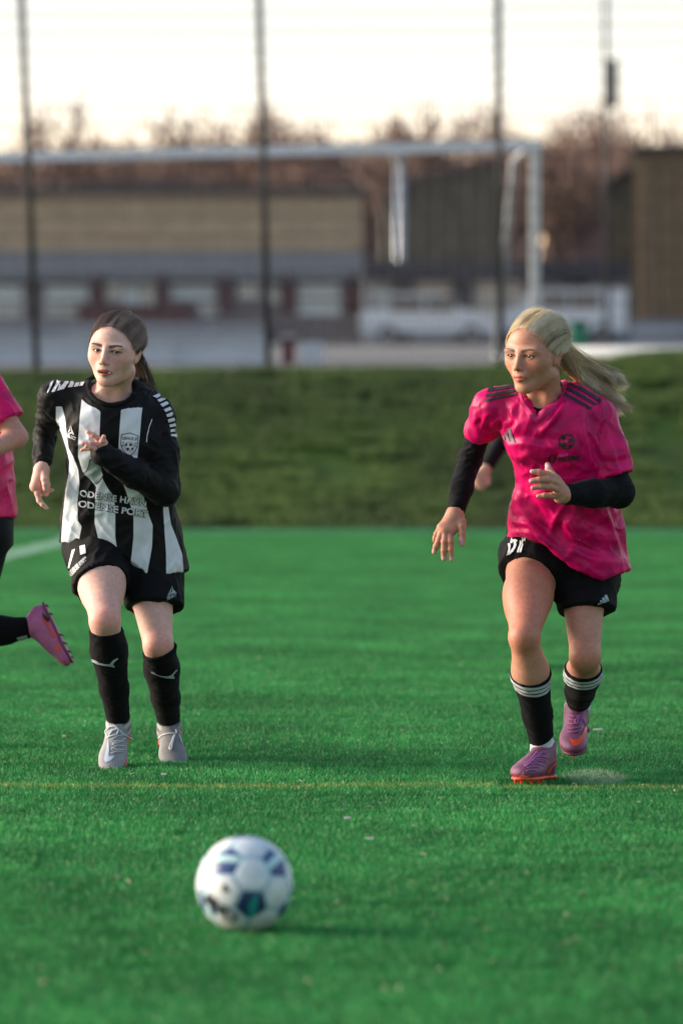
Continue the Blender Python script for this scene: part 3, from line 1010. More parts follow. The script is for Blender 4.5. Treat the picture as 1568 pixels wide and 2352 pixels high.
gabled('plum_roof_house', 'plum coloured roof showing above the tan hall at left', [(60, 500), (60, 420), (130, 372), (330, 375), (350, 430), (350, 500)], 280.0, 812, M_ROOFP, M_ROOFP, 9.0, 0)
gabled('plum_roof_house', 'longer plum coloured roof under the middle of the crossbar', [(385, 500), (385, 400), (440, 362), (770, 360), (815, 410), (815, 500)], 290.0, 812, M_ROOFP, M_ROOFP, 9.0, 0)
gabled('gabled_house', 'small rosy brick house with a pointed gable beside the timber hall', [(1318, 812), (1318, 560), (1398, 482), (1466, 560), (1466, 812)], 190.0, 812, M_PINK, M_ROOFP, 8.0, .10)
th, thb = gabled('timber_hall', 'big brown timber clad hall at the right edge', [(1454, 735), (1454, 356), (1470, 346), (1700, 338), (1700, 735)], 170.0, 812, M_WOOD, M_SLATE, 9.0, .10)
gabled('timber_shed', 'lower dark timber shed stepped against the left of the timber hall', [(1384, 812), (1384, 450), (1400, 420), (1456, 396), (1464, 400), (1464, 812)], 182.0, 812, M_IVY, M_SLATE, 6.0, .10)
c, d = rect(1440, 1720, 735, 800, 169.6, 9); MB().box(c, d).build('plinth', M_RENDER, th, thb)
for k in range(9):
    c, d = rect(1470 + k * 30, 1496 + k * 30, 372, 730, 169.8, .19); MB().box(c, d).build('board', M_WOOD, th, thb)

# -- white boards, rails and cars on the upper ground
BY = 45.0
M_BOARD = mat_plain('pale_board', (0.62, 0.69, 0.76), .5, noise=.08, nscale=1.5)
barrier = empty('board_wall', W(280, 812, BY)); bbs = np.array(W(280, 812, BY))
tag(barrier, 'long pale board wall behind the fence at left', 'wall')
for k, (x0, x1) in enumerate([(-200, -30), (-28, 68), (70, 200), (202, 330), (332, 392), (394, 500), (502, 608)]):
    c, d = rect(x0, x1, 780 + (6 if k % 3 == 1 else 0), 864, BY + .02 * (k % 2), .06); MB().box(c, d).build('board', M_BOARD, barrier, bbs)
c, d = rect(-200, 610, 773, 779, BY - .02, .10); MB().box(c, d).build('cap_rail', M_GALV, barrier, bbs)
rail = empty('pale_rail', W(1450, 822, 44.6)); rbs = np.array(W(1450, 822, 44.6))
tag(rail, 'pale horizontal barrier rail on the bank top at right', 'barrier')
MB().tube([W(1290, 813, 44.6), W(1900, 812, 44.6)], .085, 10).build('rail_tube', M_WHITE, rail, rbs, True)
for x in (1300, 1470, 1640, 1810):
    MB().tube([W(x, 866, 44.7), W(x, 812, 44.7)], .03, 6).build('stake', M_GALV, rail, rbs, True)
sign_post = empty('red_post', W(660, 862, 45.4)); sb = np.array(W(660, 862, 45.4))
tag(sign_post, 'dark red post standing left of the pale panel behind the fence', 'post')
c, d = rect(647, 676, 775, 862, 45.4, .14); MB().box(c, d).build('shaft', mat_plain('dark_red_paint', (0.15, 0.045, 0.06), .6), sign_post, sb)
c, d = rect(644, 679, 768, 775, 45.38, .18); MB().box(c, d).build('cap', M_GALV, sign_post, sb)
pan = empty('notice_panel', W(710, 860, 46.0)); pb = np.array(W(710, 860, 46.0))
tag(pan, 'small pale panel on legs beside the dark red post', 'panel')
c, d = rect(688, 742, 785, 838, 46.0, .05); MB().box(c, d).build('face', M_BOARD, pan, pb)
for x in (694, 736):
    c, d = rect(x - 3, x + 3, 838, 864, 46.01, .05); MB().box(c, d).build('leg', M_GALV, pan, pb)

M_CARW = mat_plain('white_car_paint', (0.78, 0.82, 0.86), .25, spec=.7)
M_TYRE = mat_plain('tyre_rubber', (0.02, 0.02, 0.022), .8)
M_RIM = mat_plain('wheel_rim', (0.35, 0.36, 0.38), .35, metal=.8)
M_CGL = mat_glass('car_glass', (0.10, 0.12, 0.14), .08)
def car(x0, x1, Yd, z0, prof, label, flip=False):
    """side-on car: prof = outline in units of its length (u, v) from the rear sill over the roof to the front sill"""
    a, b = W(x0, 800, Yd), W(x1, 800, Yd); Lc = b[0] - a[0]; wdt = 1.72
    base = np.array([(a[0] + b[0]) / 2, Yd + wdt / 2, z0])
    root = empty('parked_car', base); tag(root, label, 'car', 'white cars parked behind the fence')
    P = np.array([[(1 - u if flip else u) * Lc + a[0], v * Lc + z0] for u, v in prof]); n = len(P)
    V = []
    for yy, s in ((Yd + .12, .93), (Yd, 1.0), (Yd + wdt, 1.0), (Yd + wdt - .12, .93)):
        cz = P[:, 1].min()
        V += [[x, yy, cz + (z - cz) * (s if z > cz + .9 else 1)] for x, z in P]
    F = []
    for r in range(3):
        for i in range(n):
            j = (i + 1) % n
            F.append([r * n + i, r * n + j, (r + 1) * n + j, (r + 1) * n + i])
    V = np.array(V); c0 = V[:n].mean(0); c1 = V[3 * n:].mean(0)
    V = np.concatenate([V, [c0, c1]])
    for i in range(n):
        j = (i + 1) % n
        F.append([j, i, 4 * n, 4 * n]); F.append([3 * n + i, 3 * n + j, 4 * n + 1, 4 * n + 1])
    m = MB(); m.add(V, F); m.build('body', M_CARW, root, base)
    for u in (.2, .8):
        cx, cz = a[0] + u * Lc, z0 + .31
        ang = np.linspace(0, 2 * math.pi, 17)[:-1]
        for yy in (Yd - .04, Yd + wdt - .16):
            t = MB(); t.tube([(cx, yy, cz), (cx, yy + .2, cz)], .31, 18); w_ = t.build('wheel', M_TYRE, root, base, False)
            MB().tube([(cx, yy - .01, cz), (cx, yy + .05, cz)], .19, 14).build('rim', M_RIM, w_, base)
    g = MB()
    zs = P[:, 1].max()
    for u0, u1 in ((.22, .45), (.48, .68)):
        if flip: u0, u1 = 1 - u1, 1 - u0
        g.box((a[0] + (u0 + u1) / 2 * Lc, Yd + .05, z0 + (zs - z0) * .76), ((u1 - u0) * Lc, .10, (zs - z0) * .27))
    g.build('side_window', M_CGL, root, base)
    return root
sedan = [(0, .07), (0, .20), (.03, .235), (.14, .25), (.24, .36), (.58, .365), (.74, .245), (.96, .20), (1, .15), (1, .07)]
van = [(0, .07), (0, .38), (.03, .42), (.72, .42), (.86, .27), (.98, .23), (1, .16), (1, .07)]
car(826, 1146, 138.0, W(900, 786, 138.0)[2], sedan, 'long white car parked in front of the garage pillars', False)
car(1150, 1440, 141.0, W(900, 782, 141.0)[2], van, 'white van parked behind the goal post and the blonde head', True)
gb_ = empty('green_bin', W(1330, 812, 60.0)); gbb = np.array(W(1330, 812, 60.0))
tag(gb_, 'green bin standing behind the blonde hair', 'bin')
c, d = rect(1311, 1348, 745, 812, 60.0, .3); MB().box(c, d).build('body', mat_plain('green_plastic', (0.02, 0.22, 0.12), .5), gb_, gbb)
c, d = rect(1308, 1351, 737, 745, 59.97, .36); MB().box(c, d).build('lid', mat_plain('dark_green_plastic', (0.015, 0.10, 0.06), .5), gb_, gbb)

# -- lamp post and floodlight mast
lp = empty('lamp_post', W(917, 812, 165.0)); lb = np.array(W(917, 812, 165.0))
tag(lp, 'pale grey lamp post standing left of the ivy barn', 'lamp post')
MB().tube([W(917, 830, 165.0), W(917, 372, 165.0)], [.19, .16], 10).build('pole', M_GALV, lp, lb, True)
p = W(917, 366, 165.0)
m = MB(); m.box(p + (0, -.15, .02), (.5, 1.1, .2)); hd = m.build('lamp_head', M_GALV, lp, lb)
MB().box(p + (0, -.2, -.09), (.40, .8, .03)).build('lens', M_PANE, hd, lb)
fm = empty('floodlight_mast', W(1392, 812, 130.0)); fmb = np.array(W(1392, 812, 130.0))
tag(fm, 'thin floodlight mast with a dark upright lamp box at upper right', 'floodlight')
MB().tube([W(1393, 850, 130.0), W(1389, -160, 130.0)], [.10, .075], 10).build('pole', M_POST, fm, fmb, True)
M_LBOX = mat_plain('dark_lamp_housing', (0.028, 0.026, 0.030), .5)
c, d = rect(1394, 1418, 136, 246, 129.9, .5); fx = MB().box(c, d).build('lamp_box', M_LBOX, fm, fmb)
for k in range(5):
    c2, d2 = rect(1397, 1415, 141 + k * 21, 157 + k * 21, 129.86, .06); MB().box(c2, d2).build('lamp_cell', mat_plain('lamp_glass', (0.06, 0.06, 0.07), .2), fx, fmb)
MB().tube([W(1390, 190, 130.0), W(1398, 190, 130.1)], .04, 6).build('bracket', M_LBOX, fm, fmb)

# -- bare trees
M_BARK = mat_plain('reddish_bark', (0.24, 0.155, 0.120), .9, noise=.3, nscale=3)
def bare_tree(seed, h):
    r = random.Random(seed); m = MB(); tr = MB()
    def grow(p, d, ln, rd, lev):
        n = 4; pts = [p]; dd = d.copy()
        for i in range(n):
            dd = dd + np.array([r.gauss(0, .13), r.gauss(0, .13), r.gauss(.03, .08)]); dd /= np.linalg.norm(dd)
            pts.append(pts[-1] + dd * ln / n)
        (tr if lev == 0 else m).tube(pts, np.maximum(np.linspace(rd, rd * .55, n + 1), .036), 6 if lev < 2 else 3, False)
        if lev >= 5: return
        k = 5 if lev == 0 else (4 if lev < 3 else 3)
        for j in range(k):
            t = r.uniform(.35, 1.0) if lev else r.uniform(.45, 1.0)
            q = pts[min(n, int(t * n))]
            a = r.uniform(0, 2 * math.pi); sp = r.uniform(.35, .95)
            ax = np.array([math.cos(a), math.sin(a), 0])
            nd = dd * math.cos(sp) + ax * math.sin(sp) + np.array([0, 0, .12]); nd /= np.linalg.norm(nd)
            grow(q, nd, ln * r.uniform(.55, .8), rd * .5, lev + 1)
    grow(np.zeros(3), np.array([0, 0, 1.0]), h * .42, h * .024, 0)
    return tr, m
protos = []
for sd in (3, 8, 21):
    tr, m = bare_tree(sd, 10.0)
    zt = max(v[:, 2].max() for v in m.v)
    protos.append((tr, m, zt))
tree_px = [  # px, top y, distance, crown kind, label
    (120, 245, 150, 0, 'pale bare tree above the crossbar left of the first brick pier'),
    (20, 330, 140, 2, 'low bare tree at the far left edge behind the goal'),
    (250, 335, 145, 1, 'low bare tree rising just over the crossbar behind the plum roof'),
    (370, 300, 130, 1, 'rounded bare tree over the crossbar left of the second fence post'),
    (512, 272, 128, 0, 'reddish bare tree over the crossbar close left of the middle fence post'),
    (560, 300, 150, 2, 'lower bare tree touching the middle fence post'),
    (660, 290, 135, 1, 'bare tree over the crossbar close right of the middle fence post'),
    (742, 285, 128, 0, 'bare tree halfway along the right part of the crossbar'),
    (810, 310, 150, 2, 'lower bare tree right end of the row over the crossbar'),
    (1098, 255, 120, 1, 'bare tree left of the right fence post above the goal corner'),
    (1180, 262, 118, 0, 'bare tree right behind the goal corner'),
    (1262, 275, 112, 2, 'tall bare tree glowing in the sunset right of the goal post'),
    (1352, 310, 126, 1, 'bare tree close left of the floodlight mast'),
    (1440, 315, 140, 2, 'bare tree behind the roof of the timber hall'),
    (1555, 270, 135, 1, 'bare tree over the timber hall at the right edge'),
]
first = {}
for (px, ty, Yd, k, lab) in tree_px:
    tr, m, zt = protos[k]
    Yd = Yd * 1.2 + 102; top = W(px, ty, Yd); hgt = (top[2] - gz(Yd)) * 1.08; s = hgt / zt
    root = empty('bare_tree', (top[0], Yd, gz(Yd) - .1)); root.scale = (s * 1.15, s * 1.15, s); root.rotation_euler = (0, 0, px * .7)
    tag(root, lab, 'tree', 'bare trees beyond the fence')
    if k not in first:
        a = tr.build('trunk', M_BARK, root, None, True); b = m.build('crown', M_BARK, root, None, True); first[k] = (a, b)
    else:
        for o in first[k]:
            c = o.copy(); COL.objects.link(c); c.parent = root
# a hedge-dark wood behind everything, one mass of twigs
def wood_mass():
    m = MB(); r = np.random.default_rng(5)
    for x in np.arange(-420, 2100, 26):
        Yd = 330 + r.uniform(-20, 20)
        h = 372 + r.uniform(-14, 26) - 20 * math.sin(x * .011)
        if 1215 < x < 1400: h += 165
        a, t = W(x, 812, Yd), W(x + r.uniform(-20, 20), h, Yd)
        u_ = gz(Yd) - .5; zz = [u_, u_ + (t[2] - u_) * .4, u_ + (t[2] - u_) * .75, t[2]]
        rr = [1.0, r.uniform(.8, 1.3), r.uniform(.6, 1.0), .1]
        m.tube([(a[0], Yd, zz[0]), (a[0] + r.uniform(-.3, .3), Yd, zz[1]), (t[0], Yd, zz[2]), (t[0], Yd, zz[3])], np.array(rr) * 1.5, 7, True)
    return m
tag(wood_mass().build('far_wood', mat_plain('far_twigs', (0.150, 0.118, 0.112), .95, noise=.35, nscale=.8, bump=.8, bscale=3), None, None, True), 'distant brown winter wood behind the houses', kind='stuff')
print('setting', round(time.time() - T0, 1))
# ================================================================== PEOPLE
def nrm(v):
    v = np.asarray(v, float); return v / (np.linalg.norm(v) + 1e-12)

def rotm(yaw, pitch, roll):
    """head turned to the picture's left by yaw, bowed by pitch, tipped clockwise by roll (degrees)"""
    return np.array((Matrix.Rotation(rad(roll), 3, 'Y') @ Matrix.Rotation(rad(-yaw), 3, 'Z') @ Matrix.Rotation(rad(pitch), 3, 'X')))

def sub(S, other, k=0.012, kind='u', c=None, R=0.0):
    lo, hi = other.bounds()
    cc = (lo + hi) / 2; RR = float(np.linalg.norm(hi - lo) / 2)
    def f(Q):
        b = Q.mean(1); bd = max(0.10, float(np.sqrt(((Q[:, 0] - b) ** 2).sum(-1)).max()) + .002 if len(Q) else .1)
        return other.ev(Q, b, bd)
    return S.op(kind, k, f, cc, RR)

class Head:
    def __init__(s, o, R, sc=1.0, open_mouth=False, eye=0.0045, mw=.0225, ny=0.0):
        s.mw = mw; s.ny = ny; s.o = np.asarray(o, float); s.R = R; s.s = sc; s.open = open_mouth; s.eye = eye
    def p(s, x, y, z): return s.o + s.s * (s.R @ np.array([x, y, z * (.885 if z < 0 else .925)], float))
    def local(s, V):
        q = ((V - s.o) @ s.R) / s.s
        q[..., 2] = np.where(q[..., 2] < 0, q[..., 2] / .885, q[..., 2] / .925)
        return q
    def build(s, S):
        p, R, q = s.p, s.R, s.s
        E = lambda c, r, k=.01, kind='u', RR=None: S.ell(p(*c), np.array(r) * q, R if RR is None else R @ RR, k * q, kind)
        C = lambda a, b, ra, rb, k=.01, kind='u': S.cone(p(*a), p(*b), ra * q, rb * q, k * q, kind)
        E((0, .012, .032), (.0690, .090, .074))
        E((0, -.042, .042), (.0535, .042, .045), .02)
        E((0, -.038, -.028), (.0595, .050, .068), .02)
        E((0, -.073, -.101), (.019, .017, .0155), .02)
        for x in (-1, 1):
            C((x * .046, -.010, -.066), (x * .012, -.069, -.101), .0185, .0150, .022)
            E((x * .040, -.054, -.027), (.024, .0215, .022), .025)
            E((x * .028, -.0795, .018), (.025, .008, .007), .016)
            E((x * .046, -.036, .006), (.0200, .030, .034), .03)
            E((x * .030, -.0962, .001), (.0170, .012, .0100), .009, 's')
        C((0, -.03, -.055), (0, .015, -.07), .043, .05, .03)
        C((0, -.086 + s.ny * .6, .012), (0, -.103 + s.ny, -.027), .0078 - s.ny * .2, .0096 - s.ny * .3, .012)
        E((0, -.1062 + s.ny, -.0335), (.0100 - s.ny * .3, .0092, .0085), .007)
        E((0, -.083, -.060), (.027, .017, .022), .014)
        for x in (-1, 1):
            E((x * (.0118 - s.ny * .3), -.0965 + s.ny * .6, -.0372), (.0068 - s.ny * .2, .0092, .0066), .005)
            E((x * .0060, -.1035 + s.ny, -.0425), (.0034, .0048, .0028), .002, 's')
        dz = -.0045 if s.open else 0.0
        for x in (-1, 1):
            C((x * s.mw, -.0815, -.0690), (x * .004, -.0975, -.0640), .0022, .0043, .004)
            C((x * (s.mw - .003), -.0820, -.0710 + dz * .5), (x * .003, -.0962, -.0755 + dz), .0022, .0050, .004)
        if s.open:
            E((0, -.098, -.0712), (s.mw - .005, .019, .0040), .002, 's')
            E((0, -.0835, -.0672), (.0175, .0110, .0040), .001)
        else:
            E((0, -.104, -.0690), (.0200, .0120, .0012), .003, 's')
        for x in (-1, 1):
            E((x * .031, -.0735, .0010), (.0150, .0138, .0135), .004)
            E((x * .031, -.0915, .0005), (.0138, .0140, s.eye), .0015, 's')
            T = np.array(Matrix.Rotation(rad(-x * 24), 3, 'Z') @ Matrix.Rotation(rad(-10), 3, 'X'))
            E((x * .0690, .004, -.008), (.0062, .0160, .0285), .005, 'u', T)
            E((x * .0750, .0005, -.004), (.0056, .0098, .0190), .003, 's', T)
            E((x * .0665, -.003, -.033), (.0055, .0080, .0090), .006)
    def colours(s, V, skin, lip, brow, blush=.25):
        q = s.local(V); x, y, z = q.T; ax = np.abs(x)
        C = np.repeat(np.array(skin)[None], len(V), 0)
        def mixc(f, c):
            nonlocal C
            f = np.clip(f, 0, 1)[:, None]; C = C * (1 - f) + np.array(c)[None] * f
        red = np.array(skin) * np.array([1.02, .66, .62])
        front = smoothstep(-.03, -.05, y)
        for (cx, cz, r) in ((.042, -.030, .022), (0, -.034, .014)):
            mixc(blush * 1.6 * np.exp(-(((ax - cx) / r) ** 2 + ((z - cz) / (r * .9)) ** 2)) * front, red)
        blotch = smoothstep(.50, .72, fbm(q * 38, 9, 3)) * front
        mixc(blotch * blush * .9, red)
        mixc(smoothstep(.60, .72, fbm(q * 210, 14, 2)) * front * .22, np.array(skin) * np.array([.86, .66, .58]))
        ear = smoothstep(.066, .074, ax) * (y > -.02) * (z < .03)
        mixc(ear * .55, red)
        # lips
        zc, hz = (-.0715, .0125) if s.open else (-.0695, .0104)
        mw = s.mw + .001
        e = (ax / mw) ** 2 + ((z - zc) / (hz * (1 - .35 * (ax / mw) ** 2))) ** 2
        mixc(smoothstep(1.15, .85, e) * (y < -.080), lip)
        if s.open:
            inm = ((ax / (s.mw - .004)) ** 2 + ((z + .0712) / .0046) ** 2 < 1) & (y > -.0935)
            mixc(inm * 1.0, (.10, .03, .03))
            mixc(inm * smoothstep(-.0735, -.0722, z), (.66, .63, .58))
        # eyebrows
        t = (ax - .011) / .041
        bz = .0168 + .0055 * np.sin(np.clip(t, 0, 1) * math.pi * .72)
        th = .0056 * (1 - .58 * np.clip(t, 0, 1))
        f = smoothstep(1.25, .7, np.abs(z - bz) / th) * smoothstep(-.06, .06, t) * smoothstep(1.04, .92, t) * (y < -.045)
        mixc(f * .93, brow)
        # lashes and lid line
        e = np.sqrt(((ax - .031) / .0150) ** 2 + ((z - .0005) / (s.eye + .0016)) ** 2)
        up = np.where(z > .0, 1.0, .42)
        mixc(smoothstep(1.42, 1.08, e) * (y < -.055) * up * .95, np.array(brow) * .45)
        mixc(smoothstep(2.2, 1.3, e) * (y < -.055) * .16, np.array(skin) * np.array([.62, .48, .46]))
        return C

def eye_mesh(H, side, gaze, iris, parent, base):
    c = H.p(side * .031, -.0735, .0005); r = .0116 * H.s
    n, m = 20, 28
    th = np.linspace(0, math.pi, n); ph = np.linspace(0, 2 * math.pi, m, endpoint=False)
    g = nrm(gaze); u = nrm(np.cross(g, (0, 0, 1.0))); w = np.cross(u, g)
    V = np.array([c + r * (math.cos(t) * g + math.sin(t) * (math.cos(a) * u + math.sin(a) * w)) for t in th for a in ph])
    F = [[i * m + k, i * m + (k + 1) % m, (i + 1) * m + (k + 1) % m, (i + 1) * m + k] for i in range(n - 1) for k in range(m)]
    t = np.repeat(th, m)
    C = np.where((t < .21)[:, None], (.004, .004, .005), np.where((t < .53)[:, None], iris, (.55, .52, .50)))
    return mk('eye', V, F, M_EYE, parent, base, True, {'Col': C})

def limb_leg(S, hip, knee, ankle, r, back, k=.012):
    """r = hip, knee, calf, ankle radii"""
    hip, knee, ankle = map(np.asarray, (hip, knee, ankle)); back = nrm(back)
    mid = hip * .55 + knee * .45
    S.chain([hip, mid - back * .008, knee], [r[0], r[0] * .82, r[1] * 1.0], k)
    S.sph(knee - back * .012, r[1] * .82, .02)
    c = knee * .68 + ankle * .32
    low = knee * .3 + ankle * .7
    S.chain([knee, c, low, ankle], [r[1] * .92, r[2] * .93, r[3] * 1.18, r[3]], .02)
    ax = nrm(ankle - knee); sd = nrm(np.cross(ax, back)); bk = np.cross(sd, ax)
    Rm = np.stack([sd, bk, ax], 1)
    S.ell(c + back * r[2] * .38, (r[2] * .80, r[2] * .70, .095), Rm, .025)

def hand(S, wrist, palm, fingers, k=.006, fs=.90):
    """palm: list of (point, radius) fleshing the hand; fingers: lists of (point, radius), root first"""
    for a, ra in palm:
        S.cone(wrist[0], a, wrist[1], ra, .010)
    for i in range(len(palm) - 1):
        S.cone(palm[i][0], palm[i + 1][0], palm[i][1], palm[i + 1][1], .008)
    for f in fingers:
        S.chain([p for p, r in f], [r * fs for p, r in f], .0022)
        for p, r in f[1:-1]: S.sph(p, r * 1.05 * fs, .003)

def folds(V, N, specs):
    """cloth relief: list of (direction along the fold, wavelength, length, amplitude, seed, mask)"""
    D = np.zeros(len(V))
    wv = np.stack([fbm(V * 9, 71, 2), fbm(V * 9, 72, 2), fbm(V * 9, 73, 2)], 1) - .5
    P = V + wv * .05
    for (e, wl, ln, amp, seed, mask) in specs:
        e = nrm(e); a = nrm(np.cross(e, (0.05, 1, 0.1))); b = np.cross(e, a)
        q = np.stack([P @ e / ln, P @ a / wl, P @ b / (wl * 1.6)], 1) + seed * 7.31
        n = vnoise(q, seed)
        rdg = 1 - np.abs(2 * n - 1)
        D += amp * ((rdg ** 1.6) - .42) * (1 if mask is None else mask)
    return V + N * D[:, None]

def creases(V, N, Y0, lines):
    """sharp pulls in the cloth: (polyline in photo units, amplitude, width) pressed into the front of a garment"""
    u_ = V[:, 1] / FPX
    px = V[:, 0] / u_ + 784; py = HOR + (CAM_H - V[:, 2]) / u_
    front = smoothstep(.05, -.35, N[:, 1]); D = np.zeros(len(V))
    for pl, amp, w in lines:
        pl = np.array(pl, float); best = np.full(len(V), 1e9); sg = np.zeros(len(V)); tt = np.zeros(len(V)); n = len(pl) - 1
        for i in range(n):
            a, b = pl[i], pl[i + 1]; d = b - a; l2 = d @ d
            t = np.clip(((px - a[0]) * d[0] + (py - a[1]) * d[1]) / l2, 0, 1)
            qx, qy = px - a[0] - t * d[0], py - a[1] - t * d[1]; r = np.hypot(qx, qy)
            c = (d[0] * qy - d[1] * qx) / math.sqrt(l2); m = r < best
            best[m] = r[m]; sg[m] = np.sign(c[m]) * r[m]; tt[m] = (i + t[m]) / n
        s_ = sg / w; tap = np.sin(np.clip(tt, .02, .98) * math.pi) ** .5 * (best < 4 * w)
        D += amp * tap * (1.15 * s_ * np.exp(-s_ * s_ * .5) - .55 * np.exp(-s_ * s_ * 1.5))
    return V + N * (D * front)[:, None]

def sdf_obj(S, h, name, mat, parent, base, fold=None, col=None, attr=None, rel=1, fine=None, hc=.0052, lines=None):
    V, F = S.mesh(h)
    if fine is not None:
        keep = np.zeros(len(V), bool)
        for c_, r_ in fine: keep |= ((V - c_) ** 2).sum(1) < r_ * r_
        V, F = coarsen(V, F, keep, hc)
        V2 = relax(V, F, 2, .5); mv = ((V2 - V) ** 2).sum(1) > 0
        far = np.ones(len(V), bool)
        for c_, r_ in fine: far &= ((V - c_) ** 2).sum(1) > r_ * r_
        V = np.where(far[:, None], V2, V)
        n_ = np.cross(V[F[:, 1]] - V[F[:, 0]], V[F[:, 2]] - V[F[:, 0]])
        bad = np.zeros(len(V), bool); vn = np.zeros_like(V)
        for i in range(3):
            for a in range(3): vn[:, a] += np.bincount(F[:, i], n_[:, a], len(V))
        op = (n_ * (vn[F[:, 0]] + vn[F[:, 1]] + vn[F[:, 2]])).sum(1) < 0
        F[op] = F[op][:, ::-1]
    if rel: V = relax(V, F, rel, .5)
    if fold: V = folds(V, vnormals(V, F), fold(V))
    if lines: V = creases(V, vnormals(V, F), 0, lines)
    at = {}
    if col is not None: at['Col'] = col(V)
    if attr: at.update(attr(V))
    o = mk(name, V, F, mat, parent, base, True, at or None)
    return o, V, F

HLZ, HLY = [-.07, -.045, -.025, -.008, .015, .050, .070, .083, .096], [.058, .042, .026, .000, -.034, -.050, -.062, -.080, -.12]
def hair_set(H, parent, base, mat, col, gather, n, lift, seed, cap_grow=.0038, wave=.010, top=.03, fly=75, step=.004, hz=0.0, contrast=1.1, zr=.0780):
    """combed back hair: a scalp layer, strands from the hairline to the gathering point, and loose flyaways"""
    q = H.s; o32, R32 = H.o.astype(np.float32), H.R.astype(np.float32)
    cap = Sdf()
    cap.ell(H.p(0, .0135, .032), np.array((.0710 + cap_grow, .0905 + cap_grow, .0745 + cap_grow)) * q, H.R, .0)
    cap.ell(H.p(0, -.042, .042), np.array((.0545 + cap_grow * .7, .042 + cap_grow * .7, .045 + cap_grow * .7)) * q, H.R, .02 * q)
    for x in (-1, 1): cap.ell(H.p(x * .047, -.036, .006), np.array((.0205 + cap_grow * .7, .031 + cap_grow * .7, .035 + cap_grow * .7)) * q, H.R, .03 * q)
    cap.ell(H.p(0, .030, .040), np.array((.0730, .0800, .0790)) * q, H.R, .02 * q)
    full0 = Sdf(); full0.ops = list(cap.ops)
    def front(Q):
        l = H.local(Q)
        return .0075 + np.interp(l[..., 2] - hz, HLZ, HLY).astype(np.float32) - l[..., 1]
    cap.op('i', .006, front)
    g0 = np.array(gather)
    cap.cone(H.p(g0[0], g0[1] - .022, g0[2] + .012), H.p(*(g0 + (0, .006, -.004))), .026, .018, .02)
    r = np.random.default_rng(seed)
    col = np.array(col)
    def colh(V):
        nn = fbm(H.local(V) * np.array([60, 14, 14]), 6, 3)[:, None]
        return col * .75 * (.5 + 1.0 * nn)
    hair, hV, hF = sdf_obj(cap, step, 'hair', mat, parent, base, None, colh)
    def surf(z, side, yo=0.0):
        yo = yo + .004 * (vnoise(np.array([[z * 300, side * 3.1, 0.5]]), seed)[0] - .5)
        y = np.interp(z - hz, HLZ, HLY) + yo
        t = 1 - ((y - .0125) / .0905) ** 2 - ((z - .032) / zr) ** 2
        if t <= 0: return None
        return np.array([side * math.sqrt(t), (y - .0125) / .0905, (z - .032) / zr])
    gd = nrm(np.array([g0[0] / .0735, (g0[1] - .0125) / .0905, (g0[2] - .032) / zr]))
    def combed(n, lift, jit, edge=.55):
        out = []
        while len(out) < n:
            if r.random() < edge: st = surf(.0835 + hz - .096 * r.random() ** 2.2, r.choice((-1, 1)), -.004 + r.exponential(.0085))
            else: st = surf(r.uniform(.0 if edge == 0 else -.01, .108), r.choice((-1, 1)), r.uniform(.03 if edge == 0 else 0, .07))
            if st is None: continue
            g = nrm(gd + r.normal(0, .10, 3)); st = nrm(st)
            om = math.acos(np.clip(st @ g, -1, 1))
            if om < .25: continue
            lf = 1 + lift * r.uniform(.55, 1.25)
            nz = vnoise(st[None] * 11 + np.array([[0, 0, 0]]), seed + 3)[0], vnoise(st[None] * 11 + 40, seed + 4)[0], vnoise(st[None] * 11 + 80, seed + 5)[0]
            wv = r.normal(0, jit * .6, 3) + (np.array(nz) - .5) * jit * 6; ph = r.uniform(0, 6.28)
            md = nrm(st * .6 + g * .6 + np.array([0, 0, .75])) * (.45 + .75 * math.sin(om / 2))
            pts = []
            for t in np.linspace(0, 1, 10):
                d = nrm((1 - t) ** 2 * st + 2 * t * (1 - t) * md + t * t * g)
                d = d * (lf - lift * .7 * max(0, 1 - t * 5) + top * math.sin(math.pi * t) * max(0, d[2])) + wv * math.sin(math.pi * t) * t
                d = d + np.array([0, 0, 1]) * wave * math.sin(ph * .3 + t * 9) * .4 * t
                pts.append(H.p(d[0] * .0710, d[1] * .0905 + .0125, d[2] * zr + .032))
            out.append(pts)
        out = np.array(out); sh_ = out.shape
        q_ = out.reshape(-1, 3); cen = H.p(0, .01, .02)
        tgt = (np.repeat(r.gamma(1.6, lift * .010, sh_[0])[:, None], sh_[1], 1) * np.minimum(1, np.linspace(.15, 3, sh_[1]))[None]).ravel()
        for _ in range(3):
            d_ = full0.at(q_)
            q_ = q_ + (q_ - cen) / np.linalg.norm(q_ - cen, axis=1)[:, None] * np.where(d_ < tgt, tgt - d_, 0)[:, None]
        return q_.reshape(sh_)
    p = combed(n, lift, wave)
    mid = H.local(p[:, 0]); ang = np.arctan2(mid[:, 0], mid[:, 2] + .03)
    cl = np.clip(1 + contrast * 2.2 * (fbm(np.stack([ang * 9, mid[:, 1] * 12, 0 * ang], 1), seed, 2) - .5), .15, 3)
    strands(p, .00044, .00038, 'hair_strands', mat, hair, base, col * (cl * r.uniform(.6, 1.5, len(p)))[:, None] * (1 + r.normal(0, .05, (len(p), 3))))
    if fly:
        p = combed(fly, lift * 1.7, wave * 5, 0)
        strands(p, .00030, .00012, 'loose_hair', mat, hair, base, col * 1.6 * r.uniform(.5, 1.5, (len(p), 1)))
    return hair

